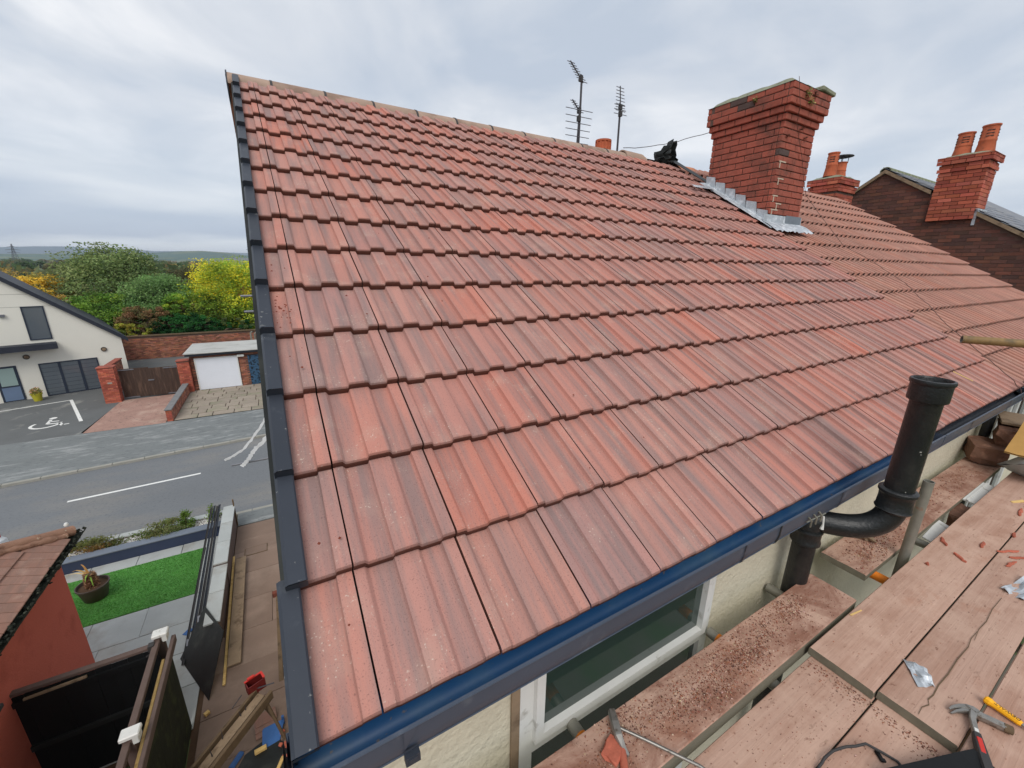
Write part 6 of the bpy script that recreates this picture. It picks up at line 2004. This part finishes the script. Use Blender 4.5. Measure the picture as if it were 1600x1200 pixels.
# garage
gr_ = thing('brick_garage', (-2.4, 30, GZ), 'flat roofed brick garage with white up and over door and flaking blue door', 'garage')
part('core', MB().box(-4.6, 1.6, 28.33, 31.4, GZ - .05, -4.22), M_MORTAR, gr_)
bwk = MB()
inside = lambda a, b: not (.22 < a < 2.30 and b < 1.92) and not (2.80 < a < 3.62 and b < 1.92)
brickwork(bwk, (-4.6, 28.33, GZ - .02), (1, 0, 0), (0, -1, 0), 6.2, 27, RB, clip=inside)
brickwork(bwk, (-4.6, 31.4, GZ - .02), (0, -1, 0), (-1, 0, 0), 3.07, 27, RB)
part('brickwork', bwk, M_BRKW, gr_, kind='stuff')
part('roof', MB().obox(T(-1.5, 29.75, -4.05), 6.6, 3.6, .06, ch=.01), M_GARROOF, gr_)
part('fascia', MB().box(-4.75, 1.8, 28.02, 28.06, -4.20, -4.04), M_ROOFED, gr_)
gd = part('garage_door', MB().box(-4.34, -2.34, 28.27, 28.32, GZ + .03, -4.44), M_WDOOR, gr_)
frd = MB(); frd.box(-4.40, -4.341, 28.25, 28.33, GZ, -4.38); frd.box(-2.339, -2.28, 28.25, 28.33, GZ, -4.38); frd.box(-4.34, -2.34, 28.25, 28.33, -4.439, -4.38)
part('door_frame', frd, M_UPVC, gr_)
bd_ = part('side_door', MB().box(-1.78, -1.0, 28.27, 28.32, GZ + .03, -4.44), M_BLUED, gr_)
part('security_lamp', MB().obox(T(-2.12, 28.22, -4.40), .36, .12, .14, ch=.02), M_UPVC, gr_)
for k in range(3):
    single('vent_pipe', MB().tube([(-1.6 + k * .22, 31.9 + .2 * k, GZ), (-1.6 + k * .22, 31.9 + .2 * k, -3.6 - .1 * k), (-1.5 + k * .22, 31.9 + .2 * k, -3.5 - .1 * k)], .05, 8), M_GALV, ['leftmost', 'middle', 'rightmost'][k] + ' of three short pale pipes standing behind the garage', 'pipe', 'pale pipes behind the garage', smooth=True)

# ================================================================== TREES AND THE COUNTRY BEYOND
def leaf_cloud(mb, c, rad, nclump, per, size, cols, seed=0, lean=(0, 0), hollow=.55, csize=.30, fine=1.0):
    """leaf-sized faces in clumps through the outer part of an uneven crown; each clump has its own tone"""
    rnd = random.Random(seed)
    c = Vector(c)
    for k in range(nclump):
        d = Vector((rnd.gauss(0, 1), rnd.gauss(0, 1), rnd.gauss(.15, 1))).normalized()
        rr = (hollow + (1 - hollow) * rnd.random() ** .6) * .90
        lump = 1 + .20 * mnoise.noise(d * 1.9 + Vector((seed * 3.1, 0, 0))) + .12 * mnoise.noise(d * 5 + Vector((0, seed, 0)))
        cc = c + Vector((d.x * rad[0], d.y * rad[1], d.z * rad[2])) * rr * lump + Vector((lean[0] * d.z, lean[1] * d.z, 0))
        base = cols[rnd.randrange(len(cols))]
        k0 = rnd.uniform(.9, 1.65)
        cs = csize * min(rad) * rnd.uniform(.6, 1.25)
        for q in range(per):
            o_ = Vector((max(-1.6, min(1.6, rnd.gauss(0, 1))), max(-1.6, min(1.6, rnd.gauss(0, 1))), max(-1.2, min(1.0, rnd.gauss(0, .7))))) * cs * .42
            p = cc + o_
            a = Vector((rnd.gauss(0, 1), rnd.gauss(0, 1), rnd.gauss(-.2, .7))).normalized() * size * fine * rnd.uniform(.55, 1.25)
            b = a.cross(Vector((rnd.gauss(0, 1), rnd.gauss(0, 1), rnd.gauss(0, 1)))).normalized() * size * fine * .55
            kk = k0 * rnd.uniform(.8, 1.2)
            mb.quad(p - a, p + b, p + a, p - b, (base[0] * kk, base[1] * kk * rnd.uniform(.95, 1.05), base[2] * kk))
    return mb


def tree(name, label, x, y, top, rad, cols, nclump=150, per=60, size=.17, cat='tree', group='trees and bushes beyond the brick wall', seed=1, trunk=True, hollow=.55, zc=None):
    t = thing(name, (x, y, GZ), label, cat, group)
    cz = (top - rad[2] * 1.0) if zc is None else zc
    if trunk:
        tr = MB(); rnd = random.Random(seed)
        tr.tube([(x, y, GZ - .1), (x + .1, y, GZ + (cz - GZ) * .45), (x - .05, y + .1, cz)], [.05 * rad[0] + .08, .04 * rad[0] + .06, .03 * rad[0] + .03], 9)
        for k in range(7):
            a = rnd.uniform(0, 6.28); h = rnd.uniform(.2, .9)
            s_ = Vector((x, y, GZ + (cz - GZ) * (.5 + .5 * h)))
            e_ = Vector((x + rad[0] * .75 * math.cos(a), y + rad[1] * .75 * math.sin(a), cz + rad[2] * (h - .4)))
            tr.tube([s_, s_.lerp(e_, .5) + Vector((0, 0, .2)), e_], [.03 * rad[0] + .02, .02 * rad[0] + .01, .012], 6)
        part('trunk', tr, M_BARK, t, True)
    mb = MB(); leaf_cloud(mb, (x, y, cz), rad, int(nclump * 1.25), int(per * 1.5), size, cols, seed, hollow=hollow, fine=.58, csize=.36)
    part('crown', mb, M_LEAF, t, kind='stuff')
    return t


DG = [lin(108, 128, 78)[:3], lin(122, 140, 86)[:3], lin(92, 112, 70)[:3], lin(134, 146, 92)[:3], lin(114, 122, 78)[:3]]
MG = [lin(114, 146, 88)[:3], lin(130, 158, 98)[:3], lin(100, 130, 78)[:3]]
BG = [lin(104, 142, 58)[:3], lin(122, 156, 64)[:3], lin(86, 124, 50)[:3], lin(134, 154, 60)[:3]]
YG = [lin(176, 186, 66)[:3], lin(156, 176, 64)[:3], lin(218, 202, 58)[:3], lin(134, 164, 62)[:3], lin(194, 192, 62)[:3]]
YE = [lin(196, 168, 66)[:3], lin(206, 176, 70)[:3], lin(170, 150, 72)[:3], lin(140, 140, 76)[:3]]
BR = [lin(130, 110, 74)[:3], lin(140, 112, 78)[:3], lin(112, 108, 70)[:3], lin(146, 112, 82)[:3]]
LA = [lin(46, 100, 50)[:3], lin(58, 114, 56)[:3], lin(40, 86, 44)[:3]]
tree('tall_tree', 'tallest dark green tree with rounded crown above the horizon', -11.8, 49, 2.65, (4.2, 3.8, 5.0), DG, 300, 75, .20, seed=3)
tree('green_tree', 'grey green tree in front of the tallest tree, to its right', -8.3, 45, .3, (2.9, 2.6, 3.2), MG, 200, 65, .17, seed=5)
tree('yellow_green_tree', 'bright yellow and green maple next to the roof verge', -2.9, 44.2, 1.7, (3.7, 3.0, 3.9), YG, 280, 75, .16, seed=7)
tree('yellow_green_tree', 'lower green skirt tree under the bright yellow maple', -4.2, 43.0, -1.2, (3.1, 1.8, 2.3), [lin(118, 142, 54)[:3], lin(138, 154, 58)[:3], lin(96, 122, 48)[:3]], 150, 60, .15, seed=8)
tree('golden_tree', 'golden yellow tree above the roof slope of the ivory building', -16.9, 50, -.2, (2.9, 2.4, 1.8), YE, 120, 60, .18, seed=11)
tree('brown_tree', 'small round brownish tree between the grey green tree and the maple', -8.0, 60, .6, (2.3, 2.0, 2.0), [lin(108, 104, 70)[:3], lin(92, 92, 62)[:3]], 100, 50, .18, seed=13)
tree('olive_tree', 'olive tree tinged with orange at the left edge of the view', -24.5, 60, .3, (4.5, 3, 2.6), [lin(130, 134, 82)[:3], lin(168, 140, 74)[:3], lin(112, 120, 78)[:3]], 120, 50, .2, seed=15)
tree('leafy_bush', 'bright green bushy tree right behind the ivory gable', -12.6, 44.5, -1.4, (3.4, 2.2, 2.4), BG, 190, 65, .15, seed=17)
tree('leafy_bush', 'mid green bush below the tallest tree', -10.2, 45.0, -1.3, (2.6, 2.0, 2.6), MG + BG[:1], 130, 60, .15, seed=19)
tree('russet_bush', 'russet brown bush over the middle of the long brick wall', -9.0, 42.2, -2.3, (1.9, 1.1, 1.4), BR, 110, 55, .13, seed=21, cat='bush')
tree('russet_bush', 'dull brown bush left of the yellow maple', -5.9, 43.5, -1.9, (2.1, 1.4, 1.2), [lin(120, 100, 72)[:3], lin(104, 96, 66)[:3], lin(134, 110, 80)[:3]], 100, 55, .14, seed=23, cat='bush')
tree('laurel_hedge', 'glossy dark green laurel hedge topping the long brick wall', -6.4, 41.6, -3.0, (2.8, .8, 1.1), LA, 150, 60, .12, seed=25, cat='hedge')
tree('yellow_shrub', 'yellowish shrub spilling over the left end of the brick wall', -10.0, 41.3, -3.5, (1.5, .6, .9), [lin(156, 160, 66)[:3], lin(178, 166, 70)[:3], lin(120, 136, 58)[:3]], 70, 50, .12, seed=27, cat='bush')
tree('bright_shrub', 'small bright yellow green shrub above the russet bush', -6.9, 42.6, -1.5, (1.0, .9, 1.0), YG[:2] + BG[:2], 50, 45, .13, seed=29, cat='bush')
tree('pale_shrub', 'pale green and orange shrub against the ivory roof slope', -15.2, 44, -1.35, (2.4, 1.4, 1.6), [lin(150, 156, 108)[:3], lin(190, 150, 70)[:3], lin(120, 134, 84)[:3], lin(170, 170, 130)[:3]], 110, 50, .14, seed=31, cat='bush')
tree('dark_bush', 'dark green bush in shade under the laurel and maple', -4.2, 41.6, -3.4, (3.2, .6, 1.0), LA + DG[:2], 90, 50, .13, seed=33, cat='bush')

# houses glimpsed among the trees
for (x, y, zt, w_, nm, lb) in ((-14.2, 52, -1.0, 3.6, 'distant_house', 'grey roofed house with white gutter board glimpsed behind the golden tree'), (-24.5, 62, -1.2, 4.4, 'distant_house', 'grey roofed house with a white downpipe at the left edge of the view'), (-1.2, 62, 1.5, 7.5, 'distant_house', 'grey roofed house peeping over the yellow maple')):
    h_ = thing(nm, (x, y + 3, GZ), lb, 'house', 'houses among the trees')
    part('wall', MB().box(x - w_ / 2, x + w_ / 2, y, y + 6, GZ, zt - 1.2), M_RENDERW if w_ < 5 else M_BRICKO, h_)
    r_ = MB()
    r_.add([(x - w_ / 2 - .3, y - .3, zt - 1.3), (x + w_ / 2 + .3, y - .3, zt - 1.3), (x + w_ / 2 + .3, y + 3, zt), (x - w_ / 2 - .3, y + 3, zt), (x + w_ / 2 + .3, y + 6.3, zt - 1.3), (x - w_ / 2 - .3, y + 6.3, zt - 1.3)], [(0, 1, 2, 3), (3, 2, 4, 5), (0, 3, 5), (1, 4, 2)])
    part('roof', r_, M_SLATE, h_)
    part('gutter_board', MB().box(x - w_ / 2 - .3, x + w_ / 2 + .3, y - .38, y - .31, zt - 1.42, zt - 1.24), M_UPVC, h_)
    if w_ > 5:
        part('aerial', MB().tube([(x - .6, y + 3, zt), (x - .6, y + 3, zt + 1.2)], .03, 5).tube([(x - 1.0, y + 3, zt + 1.1), (x - .1, y + 3, zt + 1.1)], .02, 5), M_POLE, h_)

# woods that read as one mass, thinning into the distance
wood = MB()
rnd = random.Random(5)
for k in range(760):
    d = 62 * math.exp(rnd.random() * 3.2)
    a = R(rnd.uniform(-68, 30))
    x, y = d * math.sin(a), d * math.cos(a)
    if y < 56:
        continue
    h = rnd.uniform(3.2, 5.6) + (1.0 if d > 200 else 0)
    r = rnd.uniform(3.0, 5.5) * (1 + d / 900)
    base = rnd.choice([lin(74, 92, 62), lin(84, 100, 66), lin(66, 84, 58), lin(96, 104, 66), lin(104, 100, 66), lin(128, 112, 66), lin(72, 94, 54)])
    leaf_cloud(wood, (x, y, GZ + h * .5), (r, r, h * .62), 16, 9, .55 + d / 260, [base[:3]], seed=k, hollow=.5, csize=.7)
single('woodland', wood, M_LEAF, 'belt of woodland filling the plain below the horizon', 'woodland', kind='stuff')


def ridge_hill(name, az0, az1, dist, depth, hf, mt):
    mb = MB(); n = 60
    vs = []
    for i in range(n + 1):
        a = R(az0 + (az1 - az0) * i / n)
        h = hf(i / n, a)
        for dd, hh in ((dist, GZ - 2), (dist + depth * .4, GZ + h * .55), (dist + depth * .7, GZ + h), (dist + depth, GZ + h * .6), (dist + depth * 1.5, GZ - 2)):
            vs.append((dd * math.sin(a), dd * math.cos(a), hh))
    mb.add(vs, [(i * 5 + j, i * 5 + j + 1, (i + 1) * 5 + j + 1, (i + 1) * 5 + j) for i in range(n) for j in range(4)])
    return single(name, mb, mt, kind='structure', smooth=True)


ridge_hill('hills', -75, 40, 1500, 900, lambda t, a: 24 + 16 * mnoise.noise(Vector((a * 9, 1, 0))) + 8 * mnoise.noise(Vector((a * 25, 4, 0))) + (26 * math.exp(-((a + .115) / .09) ** 2)), M_HILL)
ridge_hill('far_hills', -80, 40, 4200, 1500, lambda t, a: 92 + 30 * mnoise.noise(Vector((a * 7, 7, 0))) + 10 * mnoise.noise(Vector((a * 22, 2, 0))) + (26 * max(0, min(1, (a + .345) * 18)) if a < -.2 else 10), mat('far_hill_haze_blue', lin(70, 92, 104), 1.0, .12, .002))  # distance haze put into the colour, bluer than the nearer hills

# pylon
py = thing('electricity_pylon', (-283, 800, GZ), 'faint lattice electricity pylon far off at the left edge', 'pylon')
pm = MB(); bx0, by0 = -283, 800
for sx_, sy_ in ((-1, -1), (1, -1), (1, 1), (-1, 1)):
    pm.tube([(bx0 + sx_ * 3.4, by0 + sy_ * 3.4, GZ), (bx0 + sx_ * 1.0, by0 + sy_ * 1.0, GZ + 17), (bx0 + sx_ * .25, by0 + sy_ * .25, GZ + 26)], [.28, .24, .2], 4)
for k in range(8):
    z0 = k * 2.6; w0 = 3.4 - (2.4 * min(1, z0 / 17)) ; w1 = 3.4 - (2.4 * min(1, (z0 + 2.6) / 17))
    for s_ in (-1, 1):
        pm.tube([(bx0 - w0 * s_, by0 - w0, GZ + z0), (bx0 + w1 * s_, by0 - w1, GZ + z0 + 2.6)], .14, 4)
part('lattice', pm, M_POLE, py)
for z_, L_ in ((15, 6.0), (18.5, 7.0), (22, 5.0)):
    part('cross_arm', MB().tube([(bx0 - L_, by0, GZ + z_), (bx0, by0, GZ + z_ + 1.0), (bx0 + L_, by0, GZ + z_)], [.15, .3, .15], 4), M_POLE, py)

# ================================================================== SMALL THINGS ON AND ABOVE THE ROOFS
def aerial(name, label, x, y, z0, z1, sets):
    t = thing(name, (x, y, z0), label, 'aerial', 'television aerials behind the ridge')
    part('mast', MB().tube([(x, y, z0), (x - .012, y, z1)], .017, 8), M_POLE, t, True)
    for (c, d, L, n, el, up) in sets:
        c = Vector(c); d = Vector(d).normalized(); up = Vector(up).normalized()
        bm2 = part('boom', MB().tube([c - d * L * .2, c + d * L * .8], .010, 6), M_POLE, t)
        for k in range(n):
            p = c - d * L * .2 + d * L * (k + .5) / n
            e = el * (1 - .25 * k / n)
            part('element', MB().tube([p - up * e, p + up * e], .006, 5), M_ALU, bm2)
        part('clamp', MB().obox(T(*c), .05, .05, .08), M_DGREY, t)
    return t


aerial('tv_aerial', 'taller television mast with several aerials behind the ridge', 4.69, 5.2, 1.0, 3.84, [((4.66, 5.2, 3.86), (-.52, .15, .62), .36, 8, .10, (1, .1, .0)), ((4.66, 5.2, 3.42), (-.62, .05, .6), .24, 6, .08, (1, .2, .1)), ((4.645, 5.18, 3.30), (0, .05, -1), .84, 9, .27, (1, .0, .03))])
aerial('tv_aerial', 'shorter thin television mast with one aerial behind the ridge', 5.545, 5.2, 1.0, 3.64, [((5.535, 5.2, 3.62), (-.03, .1, 1), .40, 8, .12, (1, .1, .03)), ((5.535, 5.19, 3.52), (0, .1, .5), .22, 3, .16, (1, .1, .05))])
pp_ = thing('clay_chimney_pot', (5.23, 5.3, 2.5), 'louvred clay chimney pot peeping over the ridge', 'chimney pot')
pot('pot_body', 5.30, 5.3, 2.56, .55, .155, pp_, louvre=False)
for k in range(12):
    a = k * math.pi / 6
    part('rib', MB().obox(T(5.30 + .128 * math.cos(a), 5.3 + .128 * math.sin(a), 2.98) @ RZ(a), .02, .018, .20), M_TERRA, pp_)
part('stack', MB().box(4.9, 5.7, 5.1, 5.55, 1.2, 2.57), M_BRICKO, pp_)

single('overhead_wire', MB().tube(dense([(5.05, 4.55, 2.80), (5.5, 4.5, 2.87), (5.9, 4.4, 2.95), (6.3, 4.1, 3.07), (6.45, 3.68, 3.12)], 4), .005, 6), M_WIRE, 'thin wire strung from the ridge to the big chimney', 'wire', smooth=True)
cab = [(5.86, 2.50, 3.26), (5.99, 2.49, 2.95), (6.10, 2.56, 2.82), (6.42, 2.57, 2.42), (6.70, 2.58, 2.02)]
cab += [rp(7.05, 2.55, .06), rp(7.12, 2.1, .06), rp(6.95, 1.6, .06), rp(6.55, 1.15, .06), rp(6.15, .80, .06), rp(5.95, .52, .06), rp(5.80, .36, .075), rp(5.68, .25, .085), rp(5.60, .10, .085), (5.58, -.04, .03), (5.60, -.075, -.06)]
single('roof_cable', MB().tube(dense(cab, 3), .0032, 6), mat('brown_cable', lin(96, 72, 64), .6, .05, 8), 'black cable trailing from the big chimney down to the gutter', 'cable', smooth=True)

# torn roofing felt in the open end of the ridge
ft = MB()
for (cx_, cz_, L_, h_, a_, tl) in ((5.74, 2.66, .16, .17, .2, .1), (5.90, 2.66, .24, .34, -.1, .25), (6.02, 2.62, .34, .22, .5, -.15), (6.10, 2.58, .30, .17, .2, -.4), (5.86, 2.64, .34, .15, -.4, .3), (5.98, 2.66, .20, .27, .3, -.2), (5.80, 2.62, .28, .12, .6, .2)):
    n = 5
    vs = []
    for i in range(n + 1):
        for j in range(n + 1):
            u, v = i / n - .5, j / n
            w_ = L_ * (1 - .62 * v + .1 * math.sin(v * 9 + a_ * 5))
            vs.append(Vector((cx_ + u * w_ + tl * v * h_, 4.42 + .09 * math.sin(u * 8 + a_ * 9 + v * 4) + .12 * v * a_, cz_ + v * h_ + .03 * mnoise.noise(Vector((u * 5, v * 5, cx_ * 7))))))
    q = [(i * (n + 1) + j, (i + 1) * (n + 1) + j, (i + 1) * (n + 1) + j + 1, i * (n + 1) + j + 1) for i in range(n) for j in range(n)]
    ft.add(vs, q); ft.add([p + Vector((0, .006, 0)) for p in vs], [k[::-1] for k in q])
fe = single('roofing_felt', ft, M_RUBBER, 'torn black roofing felt sticking up from the open end of the ridge', 'felt')
single('felt_strip', MB().add([rp(5.90, 5.10, .075), rp(6.05, 5.13, .08), rp(6.02, 4.20, .08), rp(5.90, 4.22, .075)] + [rp(5.90, 5.10, .068), rp(6.05, 5.13, .073), rp(6.02, 4.20, .073), rp(5.90, 4.22, .068)], [(3, 2, 1, 0), (4, 5, 6, 7), (0, 1, 5, 4), (1, 2, 6, 5), (2, 3, 7, 6), (3, 0, 4, 7)]), M_RUBBER, 'black felt strip down the join between the two roofs above the chimney', 'felt')
single('meter_bracket', MB().box(-.075, -.062, 2.95, 3.5, 1.22, 1.40), M_DGREY, 'small dark bracket on the outside of the verge', 'bracket')

# ------------------------------------------------------------------ autumn haze
hzb = MB().box(-5200, 5200, -400, 7200, GZ - 1.6, 130)
hm_ = D.materials.new('haze'); hm_.use_nodes = True
t = hm_.node_tree
for n_ in list(t.nodes):
    if n_.type == 'BSDF_PRINCIPLED':
        t.nodes.remove(n_)
pv = N(t, 'ShaderNodeVolumePrincipled')
pv.inputs['Color'].default_value = (.80, .88, 1.0, 1)
pv.inputs['Density'].default_value = 0.00016
pv.inputs['Anisotropy'].default_value = 0.2
t.links.new(pv.outputs[0], [q for q in t.nodes if q.type == 'OUTPUT_MATERIAL'][0].inputs['Volume'])
single('haze', hzb, hm_, 'thin bluish haze lying over the whole plain', 'haze', kind='stuff')
